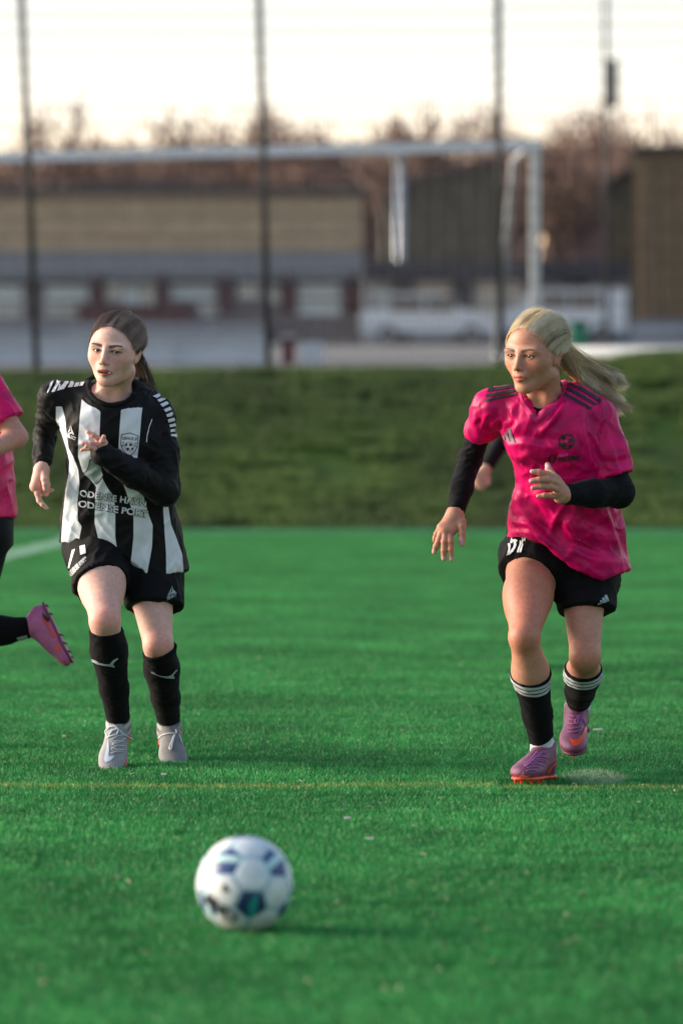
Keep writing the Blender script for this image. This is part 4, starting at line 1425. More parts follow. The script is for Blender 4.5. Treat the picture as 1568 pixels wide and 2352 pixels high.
# ---- materials for people
M_SKIN_A = mat_attr('pale_skin', .55, .28, .12, .10, 90, .10, 700)
M_SKIN_B = mat_attr('tanned_skin', .50, .32, .12, .10, 90, .10, 700)
M_EYE = mat_attr('eyeball', .08, .6, 0, .02)
M_HAIR_D = mat_attr('dark_brown_hair', .36, .6, 0, .15, 40)
M_HAIR_B = mat_attr('blonde_hair', .45, .22, 0, .05, 40)
def _glow_through(m, f):
    nt = m.node_tree; b = nt.nodes['Principled BSDF']; t = nt.nodes.new('ShaderNodeBsdfTranslucent'); ms = nt.nodes.new('ShaderNodeMixShader'); ms.inputs[0].default_value = f
    nt.links.new(b.inputs['Base Color'].links[0].from_socket, t.inputs[0]); nt.links.new(b.outputs[0], ms.inputs[1]); nt.links.new(t.outputs[0], ms.inputs[2])
    nt.links.new(ms.outputs[0], nt.nodes['Material Output'].inputs[0])
_glow_through(M_HAIR_B, .45); _glow_through(M_HAIR_D, .2)
def mat_cloth(name, col, rough=.75, sheen=.15, weave=.12, noise=.05, spec=.3):
    m = mat_plain(name, col, rough, 0, noise, 30, weave, 900, spec, sheen)
    return m
BLK = (0.0050, 0.0052, 0.0064)
M_BLACK = mat_cloth('black_knit', BLK, .8, .015, spec=.15)
M_SHORTS = mat_cloth('black_shorts_fabric', (0.0045, 0.0047, 0.0058), .75, .01, spec=.15)
M_SOCK = mat_cloth('black_sock_knit', (0.0050, 0.0050, 0.0060), .9, .03, .3, spec=.12)
M_WHITEP = mat_plain('white_print', (0.66, 0.69, 0.72), .6)
M_BLACKP = mat_plain('black_print', (0.010, 0.010, 0.014), .6)
M_SILVERP = mat_plain('silver_print', (0.36, 0.42, 0.44), .55)
M_GREYP = mat_plain('grey_print', (0.10, 0.085, 0.11), .6)
M_PALEGRN = mat_plain('pale_green_grey_print', (0.28, 0.36, 0.35), .6, noise=.1, nscale=30)
M_SOCKW = mat_cloth('white_sock_knit', (0.66, 0.71, 0.76), .85, .1, .3)
M_PINK_S = mat_plain('pink_polyester', (0.74, 0.0012, 0.125), .42, 0, .16, 14, .06, 700, .24, .0)
def _camo(m):
    # tonal pattern knitted into the jersey
    nt = m.node_tree; b = nt.nodes['Principled BSDF']; N = nt.nodes.new
    tc = N('ShaderNodeTexCoord'); mp = N('ShaderNodeMapping'); mp.inputs['Scale'].default_value = (11, 11, 15); mp.inputs['Rotation'].default_value = (0, .6, 0)
    n = N('ShaderNodeTexNoise'); n.inputs['Scale'].default_value = 1.0; n.inputs['Detail'].default_value = 4; n.inputs['Distortion'].default_value = 1.6
    nt.links.new(tc.outputs['Object'], mp.inputs[0]); nt.links.new(mp.outputs[0], n.inputs[0])
    r = N('ShaderNodeValToRGB'); e = r.color_ramp.elements
    e[0].position = .36; e[0].color = (0.44, 0.0008, 0.090, 1); e[1].position = .60; e[1].color = (0.72, 0.0010, 0.130, 1)
    nt.links.new(n.outputs[0], r.inputs[0]); nt.links.new(r.outputs[0], b.inputs['Base Color'])
_camo(M_PINK_S)
M_PINKC = mat_plain('pink_collar_rib', (0.60, 0.003, 0.13), .6, 0, .06, 30, .15, 900)
M_ORANGE = mat_plain('orange_plastic', (0.80, 0.075, 0.020), .4)
M_LACEW = mat_plain('white_lace', (0.60, 0.63, 0.64), .8)
M_LACEM = mat_plain('mauve_lace', (0.42, 0.13, 0.33), .8)
M_MAUVE = mat_plain('mauve_boot_upper', (0.21, 0.062, 0.125), .42, 0, .25, 25, .3, 420)
M_MAUVED = mat_plain('plum_boot_sole', (0.10, 0.03, 0.05), .5)
def mat_knitboot():
    m, nt, b = new_mat('grey_knit_boot')
    N = nt.nodes.new; K = nt.links.new
    a = N('ShaderNodeAttribute'); a.attribute_name = 'rib'
    w = N('ShaderNodeMath'); w.operation = 'SINE'; K(a.outputs['Fac'], w.inputs[0])
    r = N('ShaderNodeValToRGB'); r.color_ramp.elements[0].position = .25; r.color_ramp.elements[0].color = (.15, .15, .155, 1)
    r.color_ramp.elements[1].position = .75; r.color_ramp.elements[1].color = (.42, .425, .43, 1)
    mr = N('ShaderNodeMapRange'); mr.inputs[1].default_value = -1; K(w.outputs[0], mr.inputs[0]); K(mr.outputs[0], r.inputs[0])
    d = N('ShaderNodeAttribute'); d.attribute_name = 'Col'
    v = N('ShaderNodeVectorMath'); v.operation = 'MULTIPLY'; K(r.outputs[0], v.inputs[0]); K(d.outputs['Color'], v.inputs[1])
    K(v.outputs[0], b.inputs['Base Color']); b.inputs['Roughness'].default_value = .6
    bp = N('ShaderNodeBump'); bp.inputs['Strength'].default_value = .5; bp.inputs['Distance'].default_value = .002
    K(w.outputs[0], bp.inputs['Height']); K(bp.outputs[0], b.inputs['Normal'])
    return m
M_BOOT_A = mat_knitboot()
def mat_stripes():
    m, nt, b = new_mat('striped_jersey')
    N = nt.nodes.new; K = nt.links.new
    a = N('ShaderNodeAttribute'); a.attribute_name = 'stripe'
    r = N('ShaderNodeMapRange'); r.inputs[1].default_value = -.5; r.inputs[2].default_value = .5; K(a.outputs['Fac'], r.inputs[0])
    mx = N('ShaderNodeMix'); mx.data_type = 'RGBA'; K(r.outputs[0], mx.inputs[0])
    mx.inputs[6].default_value = (*BLK, 1); mx.inputs[7].default_value = (.70, .745, .79, 1)
    K(mx.outputs[2], b.inputs['Base Color'])
    b.inputs['Roughness'].default_value = .65; b.inputs['Sheen Weight'].default_value = .01; b.inputs['Specular IOR Level'].default_value = .18
    tc = N('ShaderNodeTexCoord'); n = N('ShaderNodeTexNoise'); n.inputs['Scale'].default_value = 700; K(tc.outputs['Object'], n.inputs[0])
    bp = N('ShaderNodeBump'); bp.inputs['Strength'].default_value = .12; bp.inputs['Distance'].default_value = .004
    K(n.outputs[0], bp.inputs['Height']); K(bp.outputs[0], b.inputs['Normal'])
    return m
M_STRIPE = mat_stripes()

# ---- football boots
def boot(ankle, f, u_hint, mat, sole_mat, stud_mat, parent, base, sc=1.0, rib=False, tint=None, stud=.013):
    f = nrm(f); l = nrm(np.cross(u_hint, f)); u = np.cross(f, l)
    ank = np.asarray(ankle, float)
    T = lambda x, y, z: ank + sc * (f * (x + .062) + l * y + u * (z - .098))
    R = np.stack([f, l, u], 1)
    S = Sdf()
    S.ell(T(-.083, 0, .034), np.array((.042, .031, .040)) * sc, R, .02)
    S.cone(T(-.060, 0, .055), T(-.066, 0, .108), .036 * sc, .0375 * sc, .025)
    S.ell(T(-.01, 0, .034), np.array((.075, .033, .040)) * sc, R, .025)
    S.cone(T(-.045, 0, .070), T(.045, .0, .036), .030 * sc, .026 * sc, .03)
    S.ell(T(.060, .0, .024), np.array((.060, .0455, .029)) * sc, R, .025)
    S.ell(T(.100, .004, .020), np.array((.038, .0385, .022)) * sc, R, .02)
    S.cut(T(0, 0, .002), -u, .006)
    S.cut(T(-.066, 0, .112), u + f * .25, .003)
    S.cone(T(-.064, 0, .085), T(-.068, 0, .13), .030 * sc, .032 * sc, .004, 's')
    def at(V):
        q = (V - ank) @ R / sc + np.array([-.062, 0, .098])
        d = {}
        if rib:
            x, y = q[:, 0], q[:, 1]
            d['rib'] = (x - np.abs(y) * .9) / .0042 * 2 * math.pi * (x > -.02) * .5 + (q[:, 2] / .004) * (x <= -.02)
            n = fbm(V * 40, 5, 3)
            c = np.ones((len(V), 3)) * (.75 + .5 * n)[:, None]
            if tint is not None:
                c = c * np.array(tint)
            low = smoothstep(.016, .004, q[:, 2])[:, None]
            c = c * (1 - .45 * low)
            d['Col'] = c
        return d
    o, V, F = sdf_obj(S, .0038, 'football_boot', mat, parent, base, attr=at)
    bv = bvh_of(V, F)
    S2 = Sdf()
    S2.ell(T(-.085, 0, 0), np.array((.044, .034, .016)) * sc, R, .02)
    S2.ell(T(-.02, 0, 0), np.array((.07, .027, .016)) * sc, R, .02)
    S2.ell(T(.062, .002, 0), np.array((.078, .0445, .018)) * sc, R, .02)
    S2.cut(T(0, 0, .007), u, .002); S2.cut(T(0, 0, -.004), -u, .002)
    sdf_obj(S2, .0045, 'sole', sole_mat, o, base)
    for (x, y) in ((-.105, .018), (-.105, -.018), (-.070, .022), (-.070, -.022), (.020, .032), (.020, -.030), (.055, .036), (.055, -.034), (.090, .028), (.090, -.026), (.115, .006)):
        MB().tube([T(x, y, -.002), T(x, y, -.002 - stud)], [.0062 * sc, .0042 * sc], 7).build('stud', stud_mat, o, base, False)
    return o, bv, T

def lace(paths, bv, r, mat, parent, base, off=.002):
    m = MB()
    for p in paths: m.tube(tube_on(p, bv, r, off, max(8, len(p) * 5)), r, 5)
    o = m.build('lace', mat, parent, base, True)
    return o
print('people lib', round(time.time() - T0, 1))
# ------------------------------------------------------------------ player in the striped jersey
def player_striped():
    Y0 = 12.43
    P = lambda x, y, d=0.0: W(x, y, Y0 + d)
    u = Y0 / FPX                                             # metres per photo unit
    base = P(285, 1790, 0.0); base[2] = 0
    H = Head(P(267, 803, -.215), rotm(17, 7, 6), 1.03, True, .0040, .0255)
    S = Sdf()
    H.build(S)
    nb = P(258, 905, -.115)
    S.cone(H.p(0, .022, -.075), nb, .050, .056, .02)
    for sx in (-1, 1):                                       # neck muscles to the collar bones
        S.cone(H.p(sx * .045, .005, -.075), P(258 + sx * 14, 925, -.165), .012, .012, .025)
    torso = [(P(0, 1275)[2], P(283, 1275, .02)[0], Y0 + .02, .135, .10), (P(0, 1180)[2], P(275, 1180, -.01)[0], Y0 - .01, .12, .095),
             (P(0, 1040)[2], P(265, 1040, -.08)[0], Y0 - .07, .135, .10), (P(0, 950)[2], P(254, 950, -.12)[0], Y0 - .115, .15, .085), (P(0, 905)[2], P(255, 905)[0], Y0 - .115, .09, .06)]
    S.stack(torso, .03)
    S.cone(P(225, 915, -.115), P(135, 918, -.11), .038, .04, .03); S.cone(P(290, 912, -.11), P(355, 948, -.11), .038, .04, .03)
    # arms
    shR, elR, wrR = P(128, 916, -.115), P(103, 1004, .02), P(96, 1076, -.09)
    shL, elL, wrL = P(358, 950, -.11), P(378, 1126, -.145), P(236, 1044, -.285)
    S.chain([shR, elR, wrR], [.036, .028, .021], .012); S.chain([shL, elL, wrL], [.038, .032, .021], .012)
    h = lambda x, y, d, r: (W(x, y, Y0 + d), r)
    # her right hand, hanging loosely with the index finger out
    hand(S, h(96, 1080, -.095, .0215), [h(92, 1097, -.105, .0225), h(83, 1117, -.112, .0175), h(95, 1118, -.095, .018), h(104, 1114, -.085, .016)],
         [[h(85, 1118, -.115, .0118), h(87, 1134, -.12, .0108), h(91, 1150, -.125, .0098), h(99, 1159, -.13, .0086), h(108, 1167, -.13, .0070)],
          [h(101, 1088, -.115, .0140), h(103, 1102, -.135, .0120), h(104.5, 1113, -.14, .0108), h(105, 1123, -.142, .0094)],
          [h(95, 1122, -.10, .0108), h(100, 1133, -.10, .0100), h(106, 1134, -.085, .0092), h(108, 1126, -.075, .008)],
          [h(103, 1118, -.085, .0098), h(109, 1127, -.08, .009), h(115, 1126, -.075, .0075), h(122, 1125.5, -.075, .006)],
          [h(104, 1116, -.07, .009), h(108, 1127, -.06, .008), h(104, 1131, -.05, .007)]])
    # her left hand across the chest
    hand(S, h(241, 1036, -.285, .021), [h(234, 1019, -.295, .018), h(228, 1026, -.29, .0175), h(223, 1033, -.28, .016)],
         [[h(233, 1012, -.30, .0105), h(224, 1006, -.305, .0098), h(214.5, 999.5, -.31, .0090), h(203, 992.5, -.31, .0074)],
          [h(232, 1024, -.30, .0112), h(236, 1012, -.312, .0100), h(238.5, 1003, -.318, .0080)],
          [h(230, 1024, -.30, .0105), h(222, 1021, -.31, .0098), h(209, 1019, -.32, .0086), h(190, 1019, -.32, .0070)],
          [h(226, 1031, -.29, .0100), h(216, 1031, -.315, .0094), h(207, 1028, -.325, .0084), h(199, 1025.5, -.328, .0070)],
          [h(222, 1034, -.28, .0095), h(212, 1032, -.28, .0085), h(200, 1029, -.285, .0078), h(188, 1034, -.285, .0062)]])
    # legs
    hipR, knR, anR = P(228, 1262, -.01), P(241, 1424, -.285), P(272, 1652, -.075)
    hipL, knL, anL = P(336, 1272, .03), P(364, 1484, -.115), P(388, 1655, .165)
    limb_leg(S, hipR, knR, anR, (.086, .0475, .0560, .034), (.0, 1, .3))
    limb_leg(S, hipL, knL, anL, (.085, .0460, .0545, .034), (.0, 1, -.5))
    S.ell(P(244, 1418, -.305), (.025, .020, .026), None, .02); S.ell(P(364, 1480, -.135), (.024, .020, .026), None, .03)
    S.ell(P(234, 1345, -.165), (.060, .04, .085), None, .05)
    fR, fL = nrm((-.12, -.83, -.50)), nrm((.14, -.85, -.36))
    S.cone(anR, anR + nrm(anR - knR) * .045, .030, .022, .01); S.cone(anL, anL + nrm(anL - knL) * .045, .030, .022, .01)
    skin = np.array((.68, .425, .350))
    def col(V):
        C = np.repeat(skin[None], len(V), 0)
        hd = ((V - H.o) ** 2).sum(1) < .16 ** 2
        C[hd] = H.colours(V[hd], skin, (.43, .125, .115), (.026, .016, .012), .42)
        def red(c, r, f, k=(1.0, .62, .58)):
            nonlocal C
            w = (f * np.exp(-((V - c) ** 2).sum(1) / r ** 2))[:, None]; C = C * (1 - w) + skin * np.array(k) * w
        for c in (knR, knL): red(c + (0, -.05, 0), .06, .75)
        red(P(240, 1350, -.28), .10, .45, (1.0, .76, .74))
        for c in (P(95, 1120, -.1), P(210, 1015, -.3)): red(c, .05, .75, (1.0, .58, .53))
        n = fbm(V * 22, 4, 3)[:, None]
        return C * (1 + (n - .5) * np.array([[.16, .26, .24]]))
    body, V, F = sdf_obj(S, .0023, 'person', M_SKIN_A, None, base, col=col, rel=0, fine=[(H.o, .155), (P(95, 1115, -.1), .095), (P(215, 1020, -.3), .075)])
    tag(body, 'player in a black and white striped jersey running, dark hair tied back', 'person', 'players on the pitch')
    par = body
    gaze = nrm(np.array((0, 0, CAM_H)) + np.array((-.25, 0, 0)) - H.o)
    for sx in (-1, 1): eye_mesh(H, sx, gaze, (.045, .065, .085), par, base)

    # ---- jersey
    J = Sdf()
    lev = []
    for (y, l, r, d, ry) in [(905, 176, 338, -.115, .078), (925, 150, 366, -.115, .100), (950, 136, 376, -.112, .113), (995, 142, 378, -.098, .122), (1040, 155, 382, -.08, .122), (1090, 156, 386, -.06, .120),
                             (1150, 149, 396, -.03, .124), (1200, 142, 408, -.005, .130), (1250, 139, 421, .015, .138), (1330, 137, 434, .03, .145)]:
        a, b = P(l, y, d), P(r, y, d)
        lev.append((a[2], (a[0] + b[0]) / 2, Y0 + d, (b[0] - a[0]) / 2, ry))
    J.stack(lev, .02, n=2.3)
    J.cone(P(217, 908, -.115), shR, .042, .050, .035); J.cone(P(305, 903, -.11), shL, .042, .053, .035)
    J.ell(P(210, 1010, -.15), (.062, .055, .062), None, .05); J.ell(P(316, 1015, -.15), (.062, .055, .062), None, .05)
    hemx = np.array([120, 140, 179, 226, 270, 300, 336, 382, 424, 450]); hemy = np.array([1246, 1246, 1241, 1240, 1260, 1284, 1311, 1318, 1311, 1304])
    def hem(Q):
        px = Q[..., 0] / u + 784
        return (CAM_H - (np.interp(px, hemx, hemy) - HOR) * u) - Q[..., 2]
    arms = Sdf()
    arms.chain([shR, P(113, 958, -.05), elR, P(99, 1046, -.04), wrR], [.0505, .0370, .0345, .0300, .0235], .015)
    arms.cut(wrR + nrm(wrR - elR) * .004, wrR - elR, .002)
    armL = Sdf()
    armL.chain([shL, P(372, 1040, -.125), elL], [.054, .051, .047], .02)
    armL.chain([elL, P(312, 1090, -.22), P(262, 1058, -.27), wrL, P(229, 1023, -.293)], [.047, .0435, .036, .0305, .0265], .015)
    armL.cut(P(231, 1025, -.29), P(231, 1025, -.29) - P(243, 1046, -.285), .003)
    full = Sdf()
    J.op('i', .004, hem)
    sub(full, J, .0); sub(full, arms, .030); sub(full, armL, .022)
    hole_c = P(258, 888, -.165)
    hole = lambda Q: (np.sqrt((((Q - hole_c.astype(np.float32)) / np.array([.0735, .085, .060], np.float32)) ** 2).sum(-1)) - 1) * .065
    full.op('s', .004, hole, hole_c, .09)
    STR = [  # white stripes: left edge, right edge, as (x, y) in photo units
        ([(129, 934), (129, 966), (142, 996), (153.5, 1032), (160, 1060), (158, 1089), (151, 1127), (146, 1178), (143, 1212), (140, 1260)],
         [(143, 934), (150, 960.5), (153.5, 996), (158, 1030), (168, 1047.7), (180, 1078), (183, 1109), (178, 1155), (179, 1196), (188, 1209), (178, 1260)]),
        ([(192, 885), (188, 917), (184, 955), (180, 1012), (180, 1050), (190, 1083), (207, 1100), (221, 1118), (219, 1153), (217.6, 1201), (225, 1232), (227, 1270)],
         [(199.6, 885), (211, 930), (231, 945), (230, 976), (228, 1012), (227, 1055), (236, 1100), (248, 1122), (262.5, 1140), (265, 1178), (265, 1232), (271, 1275)]),
        ([(279, 935), (275, 986), (272, 1037.5), (272, 1080), (290, 1130), (307, 1183.5), (307, 1232), (303.5, 1268), (296, 1330)],
         [(331, 905), (325, 955.5), (321.5, 999), (316, 1050), (316, 1089), (330, 1140), (342, 1183.5), (351, 1206.6), (349.6, 1255), (336, 1330)]),
        ([(372, 1130), (375, 1165), (378, 1217), (381.6, 1268), (382.4, 1330)], [(380, 1130), (387, 1165), (393, 1204), (406, 1237), (418.8, 1273), (423, 1330)])]
    def attr(V):
        px = V[:, 0] / u + 784 ; py = HOR + (CAM_H - V[:, 2]) / u
        # undo the perspective of the chest, so that the print sits on the cloth
        k = (V[:, 1]) / Y0
        px = V[:, 0] / (u * k) + 784; py = HOR + (CAM_H - V[:, 2]) / (u * k)
        st = np.full(len(V), -20.0)
        for Ls, Rs in STR:
            Ls, Rs = np.array(Ls), np.array(Rs)
            l = np.interp(py, Ls[:, 1], Ls[:, 0]); r = np.interp(py, Rs[:, 1], Rs[:, 0])
            s = np.minimum(px - l, r - px)
            s = np.where((py > Ls[0, 1]), s, -20)
            st = np.maximum(st, s)
        dt = J.at(V); da = np.minimum(arms.at(V), armL.at(V))
        st = np.where(da < dt - .004, -20, np.minimum(st, (da - dt + .006) / u))
        hd = hole(V.astype(np.float32)) / u
        st = np.minimum(st, hd - 22)
        return {'stripe': np.clip(st, -20, 20)}
    def fold(V):
        dt = J.at(V); da = np.minimum(arms.at(V), armL.at(V))
        tor = (da > dt).astype(float); z = (V[:, 2] - P(0, 1280)[2])
        low = np.clip(1.1 - z / .45, .25, 1)
        cuffR = np.exp(-((V - wrR) ** 2).sum(1) / .05 ** 2)
        return [((.15, 0, 1), .034, .26, .0075, 3, tor * low), ((.75, 0, .65), .030, .15, .0060, 5, tor), ((-.6, 0, .8), .028, .13, .005, 9, tor),
                ((1, .2, .25), .019, .08, .0055, 7, (1 - tor)), ((.8, 0, -.6), .022, .10, .0045, 8, (1 - tor)), ((1, .3, -.1), .012, .06, .006, 12, cuffR)]
    jersey, jV, jF = sdf_obj(full, .0048, 'jersey', M_STRIPE, par, base, fold, None, attr)
    jb = bvh_of(jV, jF)
    dt_, da_ = J.at(jV), np.minimum(arms.at(jV), armL.at(jV))
    tf = (da_ > dt_ + .004)[jF].all(1)
    jt = bvh_of(jV, jF[tf])                                  # the front panel without the sleeves
    # collar rib, a raised band round the neck hole
    cb = Sdf()
    th = np.linspace(0, 2 * math.pi, 40)
    ring = []
    for t in th:
        x, y_ = 258 + 54.5 * math.cos(t), 888 + 43 * math.sin(t)
        p = shoot(jb, x, y_)[0] if math.sin(t) > -.25 else None
        if p is None or p.y > Y0 - .02: p = None
        ring.append((t, x, y_, p))
    pts = [np.array(p) for t, x, y_, p in ring if p is not None]
    pts = pts[::1]
    # order along the front from her right to her left, then round the back of the neck
    pts.sort(key=lambda q: q[0])
    back = [P(322, 872, -.085), P(300, 862, -.04), P(258, 858, -.02), P(218, 864, -.04), P(198, 876, -.085)]
    cb.chain([*pts, *back, pts[0]], [.0075] * (len(pts) + 6), .006)
    sdf_obj(cb, .0035, 'collar', M_BLACK, jersey, base)
    # ---- print on the jersey
    D = lambda zx, zy: (57.4 + zx * .25628, 832.4 + zy * .25628)
    conform('shoulder_bars', [[D(*q) for q in z] for z in (
        [(200, 282), (232, 185), (262, 165), (214, 272)], [(243, 268), (292, 162), (330, 160), (270, 262)], [(288, 258), (318, 190), (322, 222), (372, 160), (408, 160), (352, 240)],
        [(384, 228), (420, 158), (458, 156), (424, 226)], [(436, 226), (470, 154), (506, 150), (478, 218)], [(486, 216), (520, 148), (556, 142), (520, 214)])], jb, M_WHITEP, jersey, base, .003)
    conform('shoulder_bars', [[D(*q) for q in z] for z in (
        [(1142, 304), (1200, 282), (1238, 296), (1180, 324)], [(1184, 340), (1240, 316), (1262, 334), (1206, 362)], [(1210, 380), (1268, 352), (1288, 372), (1232, 402)],
        [(1240, 424), (1296, 400), (1310, 424), (1258, 446)], [(1262, 466), (1316, 446), (1328, 472), (1272, 490)], [(1276, 512), (1332, 496), (1340, 522), (1284, 536)],
        [(1288, 558), (1342, 546), (1348, 572), (1294, 582)], [(1296, 604), (1350, 594), (1354, 618), (1300, 628)], [(1302, 646), (1356, 640), (1356, 674), (1306, 664)])], jb, M_WHITEP, jersey, base, .003)
    tr = text_fit('SELECT', D(378, 665), D(458, 700), (1.2, -7.2), .03)
    conform('maker_lettering', None, jb, M_WHITEP, jersey, base, tris=tr)
    conform('maker_emblem', [[D(*q) for q in z] for z in ([(416, 560), (424, 600), (446, 650), (420, 622)], [(414, 562), (408, 612), (386, 634), (406, 596)], [(388, 640), (418, 622), (444, 652), (418, 636)])], jb, M_WHITEP, jersey, base)
    # club shield
    Z = lambda x, y: (166.5 + x * .12083, 964.5 + y * .12083)
    out = [(930, 272), (1095, 240), (1254, 298), (1252, 420), (1236, 520), (1190, 600), (1135, 655), (1082, 692), (1010, 640), (950, 560), (918, 470), (916, 380)]
    inn = [(942, 284), (1095, 254), (1243, 308), (1241, 418), (1225, 515), (1180, 594), (1128, 645), (1082, 678), (1018, 630), (961, 554), (930, 466), (928, 382)]
    conform('club_shield', [[Z(*out[i]), Z(*out[(i + 1) % 12]), Z(*inn[(i + 1) % 12]), Z(*inn[i])] for i in range(12)], jt, M_BLACKP, jersey, base)
    for t_, a, b, up_ in (('S\u00d8HUS IF', (948, 372), (1232, 392), (2, -60)), ('19', (948, 446), (988, 449), (1, -32)), ('30', (940, 498), (988, 502), (1, -34)), ('20', (1180, 462), (1224, 465), (1, -34)), ('25', (1178, 512), (1222, 516), (1, -34))):
        a2, b2 = Z(*a), Z(*b)
        conform('club_lettering', None, jt, M_BLACKP, jersey, base, tris=text_fit(t_, a2, b2, (up_[0] * .12083, up_[1] * .12083), .012))
    bc, br = (1084, 504), 84
    circ = [(bc[0] + br * math.cos(t), bc[1] + br * math.sin(t)) for t in np.linspace(0, 2 * math.pi, 29)[:-1]]
    ci = [(bc[0] + (br - 7) * math.cos(t), bc[1] + (br - 7) * math.sin(t)) for t in np.linspace(0, 2 * math.pi, 29)[:-1]]
    polys = [[Z(*circ[i]), Z(*circ[(i + 1) % 28]), Z(*ci[(i + 1) % 28]), Z(*ci[i])] for i in range(28)]
    for (cx, cy, rr, ph) in ((1108, 472, 30, -.4), (1056, 548, 28, .2), (1024, 470, 26, .9), (1142, 548, 24, .5)):
        polys.append([Z(cx + rr * math.cos(ph + k * 2 * math.pi / 5), cy + rr * math.sin(ph + k * 2 * math.pi / 5)) for k in range(5)])
    conform('club_ball_badge', polys, jt, M_BLACKP, jersey, base)
    # sponsor print: two pale panels with dark outlines, and the two lines of words
    def outline(pts, w):
        ps = []
        for i in range(len(pts) - 1):
            a, b = np.array(pts[i]), np.array(pts[i + 1]); n_ = np.array([-(b - a)[1], (b - a)[0]]); n_ = n_ / np.linalg.norm(n_) * w
            ps.append([tuple(a + n_), tuple(b + n_), tuple(b - n_), tuple(a - n_)])
        return ps
    g1 = [D(582, 868), D(662, 874), D(700, 1015), D(672, 1062), D(640, 1092), D(530, 998), D(560, 960), D(576, 915)]
    g2 = [D(852, 906), D(1000, 908), D(1010, 990), D(1008, 1010), D(856, 960)]
    conform('sponsor_panel', [g1], jt, M_PALEGRN, jersey, base, .0012); conform('sponsor_panel', [g2], jt, M_PALEGRN, jersey, base, .0012)
    for ol in ([D(530, 998), D(560, 960), D(576, 915), D(582, 868), D(662, 874)], [D(700, 1015), D(672, 1062), D(640, 1092)], [D(852, 940), D(854, 906), D(1000, 908), D(1012, 1000)]):
        conform('sponsor_outline', outline(ol, .8), jt, M_BLACKP, jersey, base, .0022)
    for txt, a, b, upv in (('ODENSE HAVN', (492, 1196), (1085, 1286), (5, -58)), ('ODENSE PORT', (482, 1290), (1098, 1388), (6, -58))):
        a2, b2 = D(*a), D(*b); uv = (upv[0] * .25628, upv[1] * .25628)
        conform('sponsor_lettering_edge', None, jt, M_BLACKP, jersey, base, .0016, tris=text_fit(txt, (a2[0] - .6, a2[1] + .5), (b2[0] + .6, b2[1] + .5), (uv[0], uv[1] - 1.2), .075))
        conform('sponsor_lettering', None, jt, M_WHITEP, jersey, base, .0028, tris=text_fit(txt, a2, b2, uv, .026))
    conform('piping', outline([D(1138, 508), D(1112, 580), D(1096, 650), D(1090, 716)], .9), jt, M_WHITEP, jersey, base)

    # ---- shorts
    Sh = Sdf()
    lev = []
    for (y, l, r, d, ry) in [(1215, 150, 408, .01, .115), (1262, 146, 412, .02, .128), (1310, 160, 412, .025, .125), (1345, 215, 408, .03, .10)]:
        a, b = P(l, y, d), P(r, y, d); lev.append((a[2], (a[0] + b[0]) / 2, Y0 + d, (b[0] - a[0]) / 2, ry))
    Sh.stack(lev, .02, n=2.3)
    dR = nrm(knR - hipR); dL = nrm(knL - hipL)
    lr = Sdf(); lr.cone(hipR + (-.008, .0, .01), hipR + dR * .30, .094, .087, .0); hpR = hipR + dR * .178
    lr.cut(hpR, nrm(dR + np.array((.12, 0, -.05))), .003)
    ll = Sdf(); ll.cone(hipL + (.012, .0, .0), hipL + dL * .36, .098, .088, .0); hpL = P(350, 1404, -.01)
    ll.cut(hpL, nrm(np.array((.02, -.36, -1.0))), .003)
    sub(Sh, lr, .03); sub(Sh, ll, .03)
    def foldS(V): return [((.2, 0, 1), .035, .2, .006, 21, None), ((.9, 0, .4), .03, .12, .005, 22, None)]
    shorts, sV, sF = sdf_obj(Sh, .0055, 'shorts', M_SHORTS, par, base, foldS)
    sb = bvh_of(sV, sF)
    K = lambda zx, zy: ((200 + zx * .4252) * .5741, (2150 + zy * .4252) * .5741)
    conform('short_number', [[K(*q) for q in z] for z in ([(212, 120), (241, 108), (186, 290), (172, 288)], [(282, 84), (332, 70), (340, 150), (290, 165)])], sb, M_WHITEP, shorts, base)
    conform('short_lettering', None, sb, M_WHITEP, shorts, base, tris=text_fit('ODENSE HAVN', K(192, 340), K(345, 194), (-4.2, -3.4), .02))
    conform('short_lettering', None, sb, M_WHITEP, shorts, base, tris=text_fit('ODENSE PORT', K(206, 366), K(348, 214), (-4.2, -3.4), .02))
    conform('maker_lettering', None, sb, M_SILVERP, shorts, base, tris=text_fit('SELECT', K(1100, 590), K(1190, 548), (-.6, -6.6), .03))
    conform('maker_emblem', [[K(*q) for q in z] for z in ([(1147, 452), (1156, 490), (1188, 522), (1152, 512)], [(1145, 454), (1140, 505), (1100, 556), (1136, 492)], [(1104, 556), (1146, 514), (1184, 520), (1150, 528)])], sb, M_SILVERP, shorts, base)
    # ---- socks
    def sock(kn, an, top, tn, r):
        s_ = Sdf(); c = kn * .68 + an * .32; low = kn * .3 + an * .7
        limb_leg(s_, kn + (kn - an) * .1, kn + (kn - an) * .02, an, (r[0], r[0], r[1], r[2]), (0, 1, 0))
        s_.cut(top, tn, .002); s_.cut(an + (an - kn) * .05, an - kn, .002)
        return s_
    def foldK(V): return [((1, .2, .1), .012, .12, .0022, 31, None)]
    sk1, k1V, k1F = sdf_obj(sock(knR, anR, P(240, 1457, -.30), nrm((0, -.35, 1)), (.0585, .0600, .0375)), .004, 'sock', M_SOCK, par, base, foldK)
    sk2, k2V, k2F = sdf_obj(sock(knL, anL, P(364, 1496, -.12), nrm((-.32, -.45, 1)), (.0565, .0585, .0375)), .004, 'sock', M_SOCK, par, base, foldK)
    def cat(q): return [[K(*p) for p in z] for z in q]
    b1, b2 = bvh_of(k1V, k1F), bvh_of(k2V, k2F)
